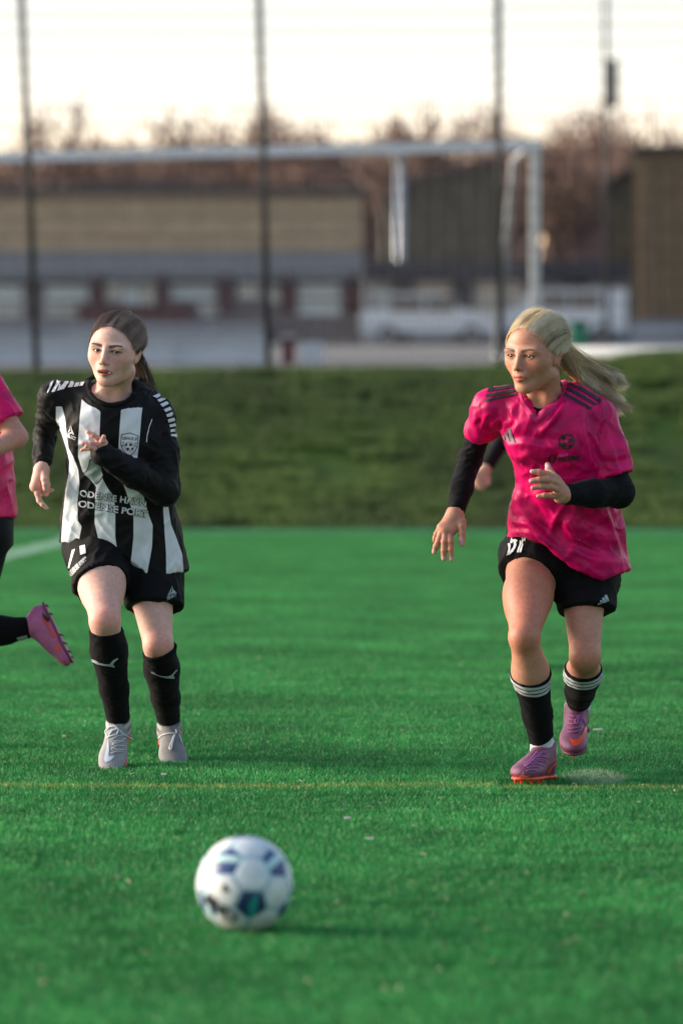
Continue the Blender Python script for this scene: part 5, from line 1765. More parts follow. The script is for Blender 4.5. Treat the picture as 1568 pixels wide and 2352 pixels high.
    conform('sock_emblem', cat(([(384, 1158), (405, 1144), (432, 1152), (470, 1176), (520, 1188), (560, 1190), (598, 1150), (636, 1132), (640, 1140), (604, 1172), (592, 1196), (610, 1208), (604, 1220), (560, 1208), (500, 1200), (450, 1190), (400, 1164)],)), b1, M_SILVERP, sk1, base, .003)
    conform('sock_emblem', cat(([(956, 1258), (975, 1260), (1010, 1286), (1050, 1302), (1110, 1304), (1140, 1290), (1186, 1242), (1192, 1248), (1154, 1298), (1168, 1312), (1166, 1326), (1110, 1322), (1050, 1310), (990, 1286), (956, 1270)],)), b2, M_SILVERP, sk2, base, .003)
    # ---- boots
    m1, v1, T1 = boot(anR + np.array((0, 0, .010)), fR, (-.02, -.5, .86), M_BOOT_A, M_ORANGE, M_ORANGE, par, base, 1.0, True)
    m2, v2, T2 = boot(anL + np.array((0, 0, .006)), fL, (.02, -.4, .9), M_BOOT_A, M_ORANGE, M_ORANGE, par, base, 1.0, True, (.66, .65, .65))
    B = lambda x, y: (218.2 + x * .15378, 1636.2 + y * .15378)
    lace([[B(*q) for q in z] for z in ([(340, 235), (290, 205), (220, 215), (195, 250), (150, 280), (190, 380), (240, 350), (330, 330), (350, 270), (340, 235)], [(340, 240), (420, 320), (500, 370), (575, 405)], [(340, 245), (260, 270), (220, 330), (205, 375)])], v1, .0028, M_LACEW, m1, base)
    lace([[B(*q) for q in z] for z in ([(250, 400), (340, 350), (470, 330)], [(265, 470), (330, 420), (430, 440)], [(250, 540), (330, 490), (440, 500)], [(245, 610), (330, 580), (430, 590)], [(470, 380), (370, 440), (265, 480)], [(440, 560), (350, 560), (270, 530)])], v1, .0017, M_LACEW, m1, base)
    conform('boot_flash', [[B(*q) for q in z] for z in ([(205, 390), (215, 560), (205, 660), (300, 650), (240, 720), (160, 750), (140, 700), (170, 560)],)], v1, mat_plain('pale_blue_flash', (.50, .55, .66), .4), m1, base)
    lace([[B(*q) for q in z] for z in ([(1210, 255), (1220, 310), (1100, 315), (1010, 335), (950, 385)], [(1190, 330), (1150, 430), (1110, 530), (1140, 560), (1160, 450), (1195, 330)], [(1250, 320), (1280, 400), (1300, 450)])], v2, .0028, M_LACEW, m2, base)
    conform('boot_tag', [[B(*q) for q in [(1228, 268), (1250, 290), (1300, 300), (1280, 326), (1248, 312)]]], v2, M_ORANGE, m2, base, .004)
    conform('boot_flash', [[B(*q) for q in z] for z in ([(1385, 520), (1420, 600), (1440, 680), (1380, 700), (1330, 660), (1380, 640)],)], v2, mat_plain('blue_flash', (.16, .25, .48), .4), m2, base)

    # ---- hair
    r = np.random.default_rng(41)
    hair = hair_set(H, par, base, M_HAIR_D, (.25, .175, .13), (.006, .104, -.004), 4600, .13, 51, fly=170)
    # pony tail hanging behind her left ear, and fine wind-blown ends
    tail = []
    for k in range(650):
        o = r.normal(0, 1, 3)
        p0 = H.p(*(np.array((.010, .108, .006)) + o * .008))
        p1 = P(326 + o[0] * 6, 838 + o[1] * 6, -.045 + o[2] * .015); p2 = P(330 + o[0] * 9, 872 + o[1] * 5, -.03 + o[2] * .02)
        sp = abs(r.normal(0, 1)); p3 = P(336 + o[0] * 8 + sp * 7, 892 + o[1] * 8 + sp * 4, -.03 + o[2] * .03)
        t = np.linspace(0, 1, 10)[:, None]
        tail.append((1 - t) ** 3 * p0 + 3 * (1 - t) ** 2 * t * p1 + 3 * (1 - t) * t * t * p2 + t ** 3 * p3)
    strands(np.array(tail), .0006, .00025, 'pony_tail', M_HAIR_D, hair, base, np.array((.085, .054, .038)) * r.uniform(.4, 1.7, (650, 1)))
    return body
player_striped()
print('striped', round(time.time() - T0, 1))
# ------------------------------------------------------------------ blonde player in pink
def player_pink():
    Y0 = 11.85
    P = lambda x, y, d=0.0: W(x, y, Y0 + d)
    u = Y0 / FPX
    base = P(1300, 1800, 0.0); base[2] = 0
    H = Head(P(1231, 809, -.225), rotm(37, 11, 3), 1.05, False, .0041, .0240, .0035)
    S = Sdf(); H.build(S)
    nb = P(1250, 925, -.135)
    S.cone(H.p(0, .022, -.075), nb, .050, .055, .02)
    for sx in (-1, 1):
        S.cone(H.p(sx * .045, .005, -.075), P(1240 + sx * 12, 945, -.20), .012, .012, .025)
    S.stack([(P(0, 1290)[2], P(1300, 1290)[0], Y0 + .05, .13, .10), (P(0, 1190)[2], P(1295, 1190)[0], Y0 + .01, .115, .09),
             (P(0, 1040)[2], P(1285, 1040)[0], Y0 - .09, .128, .095), (P(0, 965)[2], P(1255, 965)[0], Y0 - .13, .13, .080), (P(0, 925)[2], P(1250, 925)[0], Y0 - .135, .09, .06)], .03)
    S.cone(P(1215, 925, -.135), P(1135, 930, -.13), .036, .038, .03); S.cone(P(1285, 925, -.13), P(1358, 945, -.13), .036, .038, .03)
    shR, elR, wrR = P(1127, 936, -.135), P(1078, 1056, .02), P(1044, 1183, -.07)
    shL, elL, wrL = P(1368, 958, -.13), P(1419, 1130, -.155), P(1292, 1136, -.325)
    S.chain([shR, elR, wrR], [.036, .030, .022], .012); S.chain([shL, elL, wrL], [.036, .032, .022], .012)
    h = lambda x, y, d, r: (W(x, y, Y0 + d), r)
    hand(S, h(1044, 1182, -.07, .0235), [h(1058, 1200, -.085, .0150), h(1034, 1220, -.095, .0145), h(1022, 1218, -.095, .0150), h(1013, 1212, -.09, .0130)],
         [[h(1050, 1196, -.085, .0140), h(1059, 1210, -.095, .0130), h(1060, 1226, -.10, .0118), h(1060.5, 1240, -.105, .0112), h(1060.5, 1249, -.105, .0090)],
          [h(1032, 1226, -.10, .0120), h(1034, 1244, -.11, .0112), h(1034.5, 1262, -.112, .0102), h(1036, 1285, -.11, .0070)],
          [h(1022, 1225, -.10, .0118), h(1020, 1244, -.108, .0112), h(1019, 1264, -.108, .0104), h(1018.5, 1283, -.105, .0082)],
          [h(1014, 1221, -.095, .0110), h(1008, 1238, -.10, .0104), h(1001, 1255, -.10, .0096), h(996.5, 1268, -.095, .0080)],
          [h(1008, 1215, -.085, .0095), h(1002, 1226, -.085, .0085), h(998.5, 1236, -.08, .0074), h(997, 1243, -.078, .0062)]], fs=.95)
    hand(S, h(1293, 1136, -.325, .0235), [h(1277, 1104, -.335, .0145), h(1283, 1116, -.34, .0150), h(1283, 1129, -.34, .0150), h(1283, 1143, -.33, .0135)],
         [[h(1275, 1099, -.33, .0140), h(1265, 1088, -.31, .0120), h(1259, 1078, -.30, .0108), h(1256.5, 1068, -.295, .0088)],
          [h(1275, 1098, -.345, .0112), h(1256, 1089, -.365, .0102), h(1238, 1084.5, -.375, .0092), h(1221, 1083, -.375, .0076)],
          [h(1279, 1110, -.35, .0116), h(1258, 1102, -.375, .0106), h(1238, 1102, -.385, .0096), h(1219, 1104.5, -.385, .0078)],
          [h(1280, 1125, -.35, .0112), h(1262, 1118, -.372, .0102), h(1243, 1117.5, -.38, .0092), h(1223, 1120.5, -.38, .0076)],
          [h(1280, 1141, -.335, .0102), h(1266, 1138.5, -.35, .0090), h(1250, 1138, -.355, .0082), h(1235, 1139.5, -.352, .0066)]], fs=.95)
    hipR, knR, anR = P(1225, 1288, .06), P(1203, 1462, -.205), P(1246, 1716, .0)
    hipL, knL, anL = P(1338, 1288, .09), P(1343, 1508, -.105), P(1326, 1620, .25)
    limb_leg(S, hipR, knR, anR, (.088, .0450, .0575, .034), (.15, 1, .2))
    limb_leg(S, hipL, knL, anL, (.078, .0455, .0550, .034), (.2, .75, -.75))
    S.ell(P(1198, 1460, -.225), (.023, .020, .027), None, .02); S.ell(P(1342, 1508, -.125), (.023, .020, .024), None, .02)
    S.ell(P(1205, 1370, -.09), (.054, .05, .10), None, .05)
    fR, fL = nrm((-.46, -.88, .05)), nrm((-.12, -.94, -.26))
    S.cone(anR, anR + nrm(anR - knR) * .045, .030, .022, .01); S.cone(anL, anL + nrm(anL - knL) * .045, .030, .022, .01)
    skin = np.array((.50, .240, .158))
    def col(V):
        C = np.repeat(skin[None], len(V), 0)
        hd = ((V - H.o) ** 2).sum(1) < .16 ** 2
        C[hd] = H.colours(V[hd], skin, (.42, .12, .095), (.035, .020, .013), .34)
        def red(c, r, f, k=(1.0, .62, .58)):
            nonlocal C
            w = (f * np.exp(-((V - c) ** 2).sum(1) / r ** 2))[:, None]; C = C * (1 - w) + skin * np.array(k) * w
        red(knR + (0, -.05, 0), .06, .5); red(knL + (0, -.05, 0), .05, .4); red(P(1215, 1370, -.15), .13, .7, (1.06, .70, .68))
        red(P(1020, 1250, -.1), .05, .55, (1.05, .72, .70))
        # painted nails
        for (x, y, d, r) in ((1060.5, 1247, -.116, .0085), (1036, 1283, -.117, .005), (1018.5, 1282, -.114, .005), (996, 1268, -.104, .005), (1220, 1082, -.383, .006), (1218, 1104, -.394, .006), (1256, 1070, -.304, .006)):
            w = np.clip(1.6 - np.sqrt(((V - W(x, y, Y0 + d)) ** 2).sum(1)) / r, 0, 1)[:, None]; C = C * (1 - w) + np.array((.70, .40, .50)) * w
        n = fbm(V * 22, 4, 3)[:, None]
        return C * (1 + (n - .5) * np.array([[.16, .24, .24]]))
    body, V, F = sdf_obj(S, .0023, 'person', M_SKIN_B, None, base, col=col, rel=0, fine=[(H.o, .16), (P(1030, 1235, -.1), .11), (P(1255, 1110, -.35), .09)])
    tag(body, 'blonde player in a pink jersey over black sleeves running with her hair flying', 'person', 'players on the pitch')
    par = body
    gaze = nrm(H.R @ np.array((-.10, -1, -.02)))
    for sx in (-1, 1): eye_mesh(H, sx, gaze, (.035, .042, .046), par, base)

    # ---- black undershirt: long sleeves and the edge at the throat
    arms = Sdf()
    arms.chain([shR, P(1098, 1000, -.06), elR, P(1058, 1122, -.03), wrR], [.034, .0330, .0365, .0330, .0270], .015)
    arms.cut(wrR + (wrR - elR) * .02, wrR - elR, .002)
    armL = Sdf()
    armL.chain([shL, P(1392, 1040, -.14), elL], [.044, .044, .0440], .02)
    armL.chain([elL, P(1360, 1132, -.24), wrL], [.0450, .0400, .0290], .02)
    armL.cut(P(1294, 1136, -.325), P(1290, 1136, -.325) - P(1330, 1134, -.27), .002)
    U = Sdf()
    sub(U, arms, .0); sub(U, armL, .0)
    chest = Sdf()
    chest.stack([(P(0, 1010)[2], P(1262, 1010)[0], Y0 - .11, .15, .1105), (P(0, 945)[2], P(1255, 945)[0], Y0 - .13, .15, .0975), (P(0, 915)[2], P(1252, 915)[0], Y0 - .13, .12, .074)], .02, n=2.3)
    chest.cone(P(1215, 915, -.135), shR, .034, .036, .03); chest.cone(P(1290, 905, -.12), shL, .038, .038, .03)
    sub(U, chest, .02)
    uh = P(1243, 893, -.165)
    U.op('s', .004, lambda Q: (np.sqrt((((Q - uh.astype(np.float32)) / np.array([.064, .10, .072], np.float32)) ** 2).sum(-1)) - 1) * .062, uh, .1)
    def foldU(V):
        return [((1, .2, .15), .018, .07, .0035, 47, None), ((.7, 0, .7), .03, .12, .003, 48, None)]
    under, uV, uF = sdf_obj(U, .0042, 'undershirt', M_BLACK, par, base, foldU)

    # ---- pink jersey
    J = Sdf()
    lev = []
    for (y, l, r, d, ry) in [(905, 1185, 1335, -.125, .078), (930, 1160, 1366, -.13, .104), (958, 1146, 1378, -.125, .116), (995, 1150, 1384, -.112, .126), (1060, 1182, 1396, -.085, .126), (1125, 1186, 1408, -.045, .124),
                             (1190, 1172, 1422, -.01, .128), (1237, 1168, 1432, .015, .134), (1345, 1176, 1449, .05, .146)]:
        a, b = P(l, y, d), P(r, y, d); lev.append((a[2], (a[0] + b[0]) / 2, Y0 + d, (b[0] - a[0]) / 2, ry))
    J.stack(lev, .02, n=2.3)
    J.cone(P(1208, 918, -.135), shR, .042, .050, .035); J.cone(P(1292, 905, -.12), shL, .046, .052, .035)
    J.ell(P(1222, 1015, -.165), (.060, .055, .062), None, .05); J.ell(P(1318, 1018, -.165), (.060, .055, .062), None, .05)
    hemx = np.array([1140, 1169, 1207, 1235, 1263, 1305, 1361, 1404, 1444, 1470]); hemy = np.array([1243, 1237, 1232, 1238, 1253, 1299, 1325, 1319, 1309, 1300])
    def hem(Q):
        px = Q[..., 0] / u + 784
        return (CAM_H - (np.interp(px, hemx, hemy) - HOR) * u) - Q[..., 2]
    J.op('i', .004, hem)
    sl = Sdf(); sl.chain([shR, P(1104, 990, -.065), P(1088, 1030, -.02)], [.052, .0480, .0465], .02)
    sl.cut(P(1096, 990, -.06), nrm(nrm(elR - shR) + np.array((.15, 0, .10))), .003)
    sr = Sdf(); sr.chain([shL, P(1398, 1040, -.14), P(1420, 1130, -.15)], [.058, .0575, .0590], .02)
    sr.cut(P(1415, 1093, -.145), nrm(elL - shL), .003)
    full = Sdf(); sub(full, J, 0); sub(full, sl, .03); sub(full, sr, .028)
    hc = P(1245, 890, -.165)
    nh = Sdf(); nh.ell(hc, (.0680, .10, .066), None, 0); [nh.cone(P(1242, 912, dd), P(1231, 956, dd), .046, .005, .015) for dd in (-.27, -.25, -.23, -.21, -.19)]
    full.op('s', .004, lambda Q: nh.ev(Q, Q.mean(1), .2), hc, .14)
    def fold(V):
        dt = J.at(V); ds = np.minimum(sl.at(V), sr.at(V))
        tor = (ds > dt).astype(float); sv = 1 - tor
        px = V[:, 0] / u + 784; py = HOR + (CAM_H - V[:, 2]) / u
        belly = np.exp(-((px - 1275) / 110) ** 2 - ((py - 1190) / 75) ** 2)
        top_ = smoothstep(1080, 930, py) * tor
        low = smoothstep(1180, 1290, py) * tor
        return [((.75, 0, -.66), .055, .26, .0150, 63, tor * (.45 + 1.0 * belly)), ((.55, 0, -.85), .030, .18, .0042, 64, tor), ((-.7, 0, -.7), .055, .22, .0085, 65, tor * .9),
                ((.45, 0, .9), .040, .18, .0095, 66, top_), ((.9, 0, -.3), .070, .30, .0070, 68, low),
                ((.3, 0, 1), .034, .15, .0060, 69, sv), ((1, 0, .2), .034, .10, .0032, 70, sv), ((.2, 0, 1), .018, .07, .0014, 75, tor)]
    jersey, jV, jF = sdf_obj(full, .0044, 'jersey', M_PINK_S, par, base, fold, lines=[
        ([(1158, 1012), (1205, 1008), (1250, 1018), (1292, 1014)], .009, 9), ([(1302, 938), (1270, 975), (1238, 1010)], .008, 8), ([(1280, 925), (1245, 965), (1215, 985)], .006, 8),
        ([(1344, 945), (1350, 1000), (1366, 1050), (1392, 1096)], .012, 9), ([(1362, 960), (1376, 1010), (1388, 1050)], .007, 7), ([(1186, 1120), (1205, 1165), (1235, 1205), (1268, 1240)], .012, 11),
        ([(1205, 1140), (1235, 1180), (1262, 1205)], .008, 8), ([(1300, 1165), (1280, 1200), (1266, 1242)], .010, 8), ([(1168, 1000), (1176, 970), (1164, 935)], .008, 7), ([(1190, 925), (1178, 965), (1160, 990)], .007, 7),
        ([(1290, 1185), (1345, 1205), (1408, 1222)], .009, 11), ([(1300, 1245), (1355, 1268), (1425, 1280)], .010, 12), ([(1398, 1165), (1415, 1215), (1436, 1285)], .010, 9), ([(1172, 1188), (1215, 1198), (1262, 1222)], .008, 8),
        ([(1170, 1214), (1212, 1216), (1250, 1232)], .007, 7), ([(1330, 1150), (1340, 1190), (1330, 1240), (1345, 1300)], .008, 12), ([(1400, 1000), (1415, 1040), (1424, 1078)], .006, 7), ([(1380, 1062), (1410, 1068), (1440, 1060)], .006, 7),
        ([(1100, 940), (1096, 975), (1110, 1000)], .006, 7), ([(1120, 960), (1112, 985), (1122, 1003)], .006, 6), ([(1195, 1060), (1230, 1075), (1280, 1070)], .006, 9)])
    jb = bvh_of(jV, jF)
    ds = np.minimum(sl.at(jV), sr.at(jV)); tf = (ds > J.at(jV) + .004)[jF].all(1); jt = bvh_of(jV, jF[tf])
    # v-neck rib
    pts = []
    for (x, y) in ((1296, 872), (1292, 890), (1284, 905), (1274, 920), (1260, 934), (1246, 946), (1232, 957), (1220, 948), (1210, 938), (1202, 926), (1196, 912), (1193, 900)):
        q = shoot(jb, x, y)[0]
        if q is None: continue
        pts.append(np.array(q))
    if pts:
        conform('collar', [[(1290, 862), (1303, 872), (1300, 895), (1288, 918), (1270, 938), (1250, 955), (1231, 972), (1231, 953), (1252, 938), (1270, 920), (1281, 905), (1288, 888)],
                           [(1231, 972), (1214, 957), (1202, 940), (1193, 920), (1190, 902), (1196, 903), (1200, 918), (1208, 932), (1219, 945), (1231, 953)]], jb, M_PINKC, jersey, base, .0035, 9)
    D = lambda zx, zy: (976 + zx * .3295, 861.2 + zy * .3295)
    Q = lambda zx, zy: ((1950 + zx * .3827) * .5741, (1200 + zy * .3827) * .5741)
    conform('shoulder_stripe', [[Q(840, 885), Q(862, 866), Q(900, 890), Q(980, 912), Q(1190, 1052), Q(1172, 1076), Q(960, 940), Q(890, 912)]], jb, M_BLACKP, jersey, base, .003)
    conform('shoulder_stripe', [[Q(812, 935), Q(838, 912), Q(900, 945), Q(1142, 1090), Q(1120, 1106), Q(960, 1010), Q(880, 970)]], jb, M_BLACKP, jersey, base, .003)
    conform('shoulder_stripe', [[Q(785, 990), Q(808, 968), Q(870, 1005), Q(1090, 1130), Q(1064, 1150), Q(900, 1055)]], jb, M_BLACKP, jersey, base, .003)
    conform('shoulder_stripe', [[D(440, 98), D(500, 88), D(640, 68), D(642, 84), D(520, 108), D(432, 124)]], jb, M_BLACKP, jersey, base, .003)
    conform('shoulder_stripe', [[D(426, 138), D(520, 120), D(648, 94), D(650, 110), D(540, 138), D(420, 158)]], jb, M_BLACKP, jersey, base, .003)
    conform('shoulder_stripe', [[D(416, 172), D(540, 146), D(656, 118), D(658, 134), D(560, 160), D(412, 188)]], jb, M_BLACKP, jersey, base, .003)
    conform('maker_emblem', [[Q(*p) for p in z] for z in ([(205, 1345), (238, 1338), (290, 1494), (252, 1490)], [(176, 1384), (204, 1378), (236, 1480), (206, 1476)], [(152, 1420), (172, 1418), (190, 1462), (176, 1464)])], jb, M_GREYP, jersey, base, .003)
    Z = lambda x, y: ((2100 + x * .22321) * .5741, (1680 + y * .22321) * .5741)
    bc, br = (738, 385), 146
    circ = [(bc[0] + br * math.cos(t), bc[1] + br * .95 * math.sin(t)) for t in np.linspace(0, 2 * math.pi, 33)[:-1]]
    ci = [(bc[0] + (br - 24) * math.cos(t), bc[1] + (br - 24) * .95 * math.sin(t)) for t in np.linspace(0, 2 * math.pi, 33)[:-1]]
    polys = [[Z(*circ[i]), Z(*circ[(i + 1) % 32]), Z(*ci[(i + 1) % 32]), Z(*ci[i])] for i in range(32)]
    for (cx, cy, rr, ph) in ((682, 314, 48, -.3), (806, 372, 48, .4), (700, 440, 52, .2), (810, 470, 44, .9), (620, 440, 40, 0)):
        polys.append([Z(cx + rr * math.cos(ph + k * 2 * math.pi / 5), cy + rr * math.sin(ph + k * 2 * math.pi / 5)) for k in range(5)])
    conform('club_ball_badge', polys, jb, M_BLACKP, jersey, base, .003)
    conform('sponsor_ring', [[Z(*p) for p in z] for z in ([(430, 640), (470, 618), (500, 614), (460, 650), (440, 690), (452, 735), (480, 762), (430, 742), (396, 690)], [(500, 614), (545, 648), (556, 690), (540, 735), (500, 760), (480, 752), (510, 710), (512, 660), (492, 626)])], jb, M_BLACKP, jersey, base, .003)
    conform('sponsor_lettering', None, jb, mat_plain('faded_pink_print', (.78, .06, .32), .6), jersey, base, .003, tris=text_fit('Fort', Z(590, 668), Z(770, 640), (1.5, -7), .02))
    conform('sponsor_lettering', None, jb, M_BLACKP, jersey, base, .003, tris=text_fit('FAUERG', Z(588, 748), Z(960, 700), (1, -10), .05))

    # ---- shorts
    Sh = Sdf(); lev = []
    for (y, l, r, d, ry) in [(1215, 1180, 1425, .03, .11), (1262, 1166, 1424, .05, .122), (1310, 1180, 1420, .06, .12), (1350, 1240, 1416, .07, .10)]:
        a, b = P(l, y, d), P(r, y, d); lev.append((a[2], (a[0] + b[0]) / 2, Y0 + d, (b[0] - a[0]) / 2, ry))
    Sh.stack(lev, .02, n=2.3)
    dR, dL = nrm(knR - hipR), nrm(knL - hipL)
    lr = Sdf(); lr.cone(hipR + (-.006, 0, .01), hipR + dR * .25 + (-.002, 0, 0), .101, .0985, 0); lr.cut(P(1222, 1312, -.02), nrm(dR + np.array((-.30, -.1, -.02))), .003)
    ll = Sdf(); ll.cone(hipL + (.014, 0, 0), hipL + dL * .34, .096, .084, 0); ll.cut(P(1350, 1405, .0), nrm((.04, -.34, -1)), .003)
    sub(Sh, lr, .03); sub(Sh, ll, .03)
    shorts, sV, sF = sdf_obj(Sh, .0055, 'shorts', M_SHORTS, par, base, lambda V: [((.2, 0, 1), .035, .2, .005, 81, None), ((.9, 0, -.4), .03, .12, .005, 82, None)])
    sb = bvh_of(sV, sF)
    N = lambda x, y: ((1980 + x * .19133) * .5741, (2100 + y * .19133) * .5741)
    conform('short_number', [[N(*p) for p in z] for z in (
        [(316, 380), (345, 275), (362, 280), (362, 312), (420, 300), (466, 320), (470, 345), (440, 360), (385, 352), (350, 392)], [(385, 352), (440, 345), (452, 420), (430, 490), (380, 550), (320, 605), (240, 625), (262, 590), (330, 540), (380, 480), (396, 420)],
        [(270, 400), (316, 385), (330, 430), (318, 540), (300, 575), (258, 590), (285, 500)], [(560, 240), (600, 232), (600, 330), (570, 420), (548, 420), (566, 330)], [(608, 240), (650, 240), (640, 335), (606, 345), (612, 300)],
        [(520, 335), (552, 328), (548, 420), (520, 500), (500, 568), (460, 568), (490, 480), (518, 410)], [(560, 430), (600, 400), (575, 480), (548, 560), (512, 568), (530, 500)])], sb, M_WHITEP, shorts, base, .003)
    K = lambda zx, zy: (1090.8 + zx * .2563, 1234.3 + zy * .2563)
    conform('maker_lettering', None, sb, M_SILVERP, shorts, base, .0025, tris=text_fit('adidas', K(1096, 602), K(1192, 570), (-.6, -5.6), .02))
    conform('maker_emblem', [[K(*p) for p in z] for z in ([(1150, 524), (1172, 516), (1188, 556), (1164, 562)], [(1130, 548), (1148, 538), (1160, 564), (1140, 570)], [(1112, 570), (1126, 562), (1136, 572), (1118, 578)])], sb, M_SILVERP, shorts, base, .0025)
    # ---- socks
    def sock(kn, an, r, bk):
        s_ = Sdf(); limb_leg(s_, kn, kn + (an - kn) * .02, an, (r[0], r[0], r[1], r[2]), bk); return s_
    ax, axl = nrm(anR - knR), nrm(anL - knL)
    t1 = P(1214, 1560, -.16); s1 = sock(knR, anR, (.056, .0615, .0370), (.15, 1, .2)); s1.cut(t1, nrm(-ax + np.array((.10, -.10, 0))), .002); s1.cut(anR - ax * .034, nrm(ax + np.array((.25, 0, 0))), .002)
    t2 = P(1334, 1556, .0); s2 = sock(knL, anL, (.056, .0590, .0370), (.2, .75, -.75)); s2.cut(P(1343, 1546, -.04), nrm((0, -.50, .85)), .002); s2.cut(anL - axl * .036, axl, .002)
    def foldK(V): return [((1, .2, .1), .014, .12, .0022, 91, None)]
    def ringatt(pt, axis):
        def f(V): return {'ring': (V - pt) @ axis}
        return f
    def mat_ring(name, lo):
        m, nt, b = new_mat(name); Nn = nt.nodes.new
        a = Nn('ShaderNodeAttribute'); a.attribute_name = 'ring'
        c = Nn('ShaderNodeValToRGB'); c.color_ramp.interpolation = 'CONSTANT'
        mr = Nn('ShaderNodeMapRange'); mr.inputs[1].default_value = 0; mr.inputs[2].default_value = .10
        nt.links.new(a.outputs['Fac'], mr.inputs[0]); nt.links.new(mr.outputs[0], c.inputs[0])
        e = c.color_ramp.elements; e[0].position = 0; e[0].color = (*BLK, 1); e[1].position = lo[0]; e[1].color = (.50, .53, .57, 1)
        for i, p_ in enumerate(lo[1:]):
            q = e.new(p_); q.color = (*BLK, 1) if i % 2 == 0 else (.50, .53, .57, 1)
        nt.links.new(c.outputs[0], b.inputs['Base Color']); b.inputs['Roughness'].default_value = .9; b.inputs['Specular IOR Level'].default_value = .12; b.inputs['Sheen Weight'].default_value = .03
        return m
    MR = mat_ring('ringed_sock_knit', (.13, .24, .28, .39, .43, .53))
    sdf_obj(s1, .0035, 'sock', MR, par, base, foldK, None, ringatt(t1 + np.array((0, -.0, .008)), nrm(ax + np.array((-.16, .12, 0)))))
    sdf_obj(s2, .0035, 'sock', MR, par, base, foldK, None, ringatt(P(1343, 1546, -.04), nrm((0, .50, -.85))))
    for kn, an, a_ in ((knR, anR, ax), (knL, anL, axl)):
        s3 = Sdf(); s3.chain([an - a_ * .05, an + a_ * .012, an + a_ * .05], [.0345, .0385, .036], .01); s3.cut(an - a_ * .045, -a_, .002)
        sdf_obj(s3, .0035, 'ankle_sock', M_SOCKW, par, base, lambda V: [((1, .2, .1), .010, .1, .002, 95, None)])
    # ---- boots
    m1, v1, T1 = boot(anR + np.array((.004, 0, .004)), fR, (0, 0, 1), M_MAUVE, M_ORANGE, M_ORANGE, par, base, .98)
    m2, v2, T2 = boot(anL + np.array((-.004, -.01, .002)), fL, (0, -.4, .9), M_MAUVE, M_MAUVED, M_ORANGE, par, base, .98)
    B = lambda x, y: ((2020 + x * .2551) * .5741, (2780 + y * .2551) * .5741)
    conform('boot_swoosh', [[B(*q) for q in [(640, 1188), (652, 1240), (690, 1190), (740, 1120), (812, 1060), (806, 1036), (760, 1075), (700, 1130), (660, 1185)]]], v1, M_ORANGE, m1, base, .003)
    conform('boot_swoosh', [[B(*q) for q in [(285, 1205), (300, 1255), (360, 1260), (400, 1240), (340, 1290), (240, 1320), (205, 1300), (240, 1250)]]], v1, mat_plain('salmon_print', (.80, .22, .17), .45), m1, base, .003)
    conform('boot_swoosh', [[B(*q) for q in [(1012, 690), (1060, 715), (1130, 700), (1190, 640), (1240, 520), (1300, 420), (1325, 300), (1335, 330), (1320, 430), (1270, 540), (1230, 680), (1180, 760), (1130, 800), (1070, 805), (1035, 760)]]], v2, M_ORANGE, m2, base, .003)
    conform('boot_heel_panel', [[B(*q) for q in [(745, 1200), (770, 1130), (815, 1090), (825, 1160), (815, 1200), (780, 1225)]]], v1, mat_plain('teal_grey_print', (.12, .19, .21), .4), m1, base, .0025)
    lace([[B(*q) for q in z] for z in ([(500, 890), (440, 960), (370, 1040), (300, 1110)], [(560, 920), (460, 980), (390, 1060), (320, 1120)], [(490, 920), (570, 900), (640, 900)])], v1, .0030, M_LACEM, m1, base)
    lace([[B(*q) for q in z] for z in ([(450, 985), (560, 960), (680, 1000)], [(420, 1050), (520, 1020), (640, 1060)], [(390, 1090), (480, 1070), (600, 1110)], [(350, 1140), (440, 1120), (540, 1140)], [(330, 1190), (400, 1170), (490, 1190)], [(440, 1010), (550, 1000), (640, 1030)])], v1, .0022, M_LACEM, m1, base)
    lace([[B(*q) for q in z] for z in ([(1160, 320), (1100, 390), (1090, 440), (1130, 430), (1160, 340), (1190, 330), (1195, 400), (1170, 420)], [(1190, 330), (1240, 400), (1280, 500), (1330, 570)], [(1200, 340), (1250, 420), (1290, 540), (1310, 595)], [(1200, 350), (1260, 470), (1300, 560)])], v2, .0028, M_LACEM, m2, base)
    lace([[B(*q) for q in z] for z in ([(990, 310), (1080, 340), (1180, 310)], [(990, 370), (1060, 400), (1180, 370)], [(980, 440), (1060, 460), (1190, 430)], [(970, 520), (1060, 530), (1180, 500)], [(980, 580), (1060, 590), (1160, 560)])], v2, .0022, M_LACEM, m2, base)

    # ---- hair: combed back and a long tail blown to the right
    r = np.random.default_rng(77)
    hair = hair_set(H, par, base, M_HAIR_B, (1.25, 1.0, .68), (.010, .106, -.002), 4600, .15, 61, .0045, .009, .04, 110, .004, .004, .85)
    tail = []; cols = []
    g0 = H.p(.010, .104, -.002)
    nl = 16
    locks = []
    for k in range(nl):
        a = k / (nl - 1)
        locks.append((P(1330 + r.uniform(-6, 8), 850 + 24 * (a - .5) + r.uniform(-5, 5), -.07 + r.uniform(-.02, .02)), P(1385 + r.uniform(-12, 12), 872 + 64 * (a - .45) + r.uniform(-8, 8), -.05 + r.uniform(-.03, .03)),
                      P([1424, 1432, 1420, 1440, 1448, 1438, 1426, 1418][k % 8] + r.uniform(-8, 3), 862 + 100 * a ** 1.1 + r.uniform(-6, 6), -.04 + r.uniform(-.05, .05)), [.62, 1.1, .8, 1.35, .7, 1.2, .95, 1.4][k % 8]))
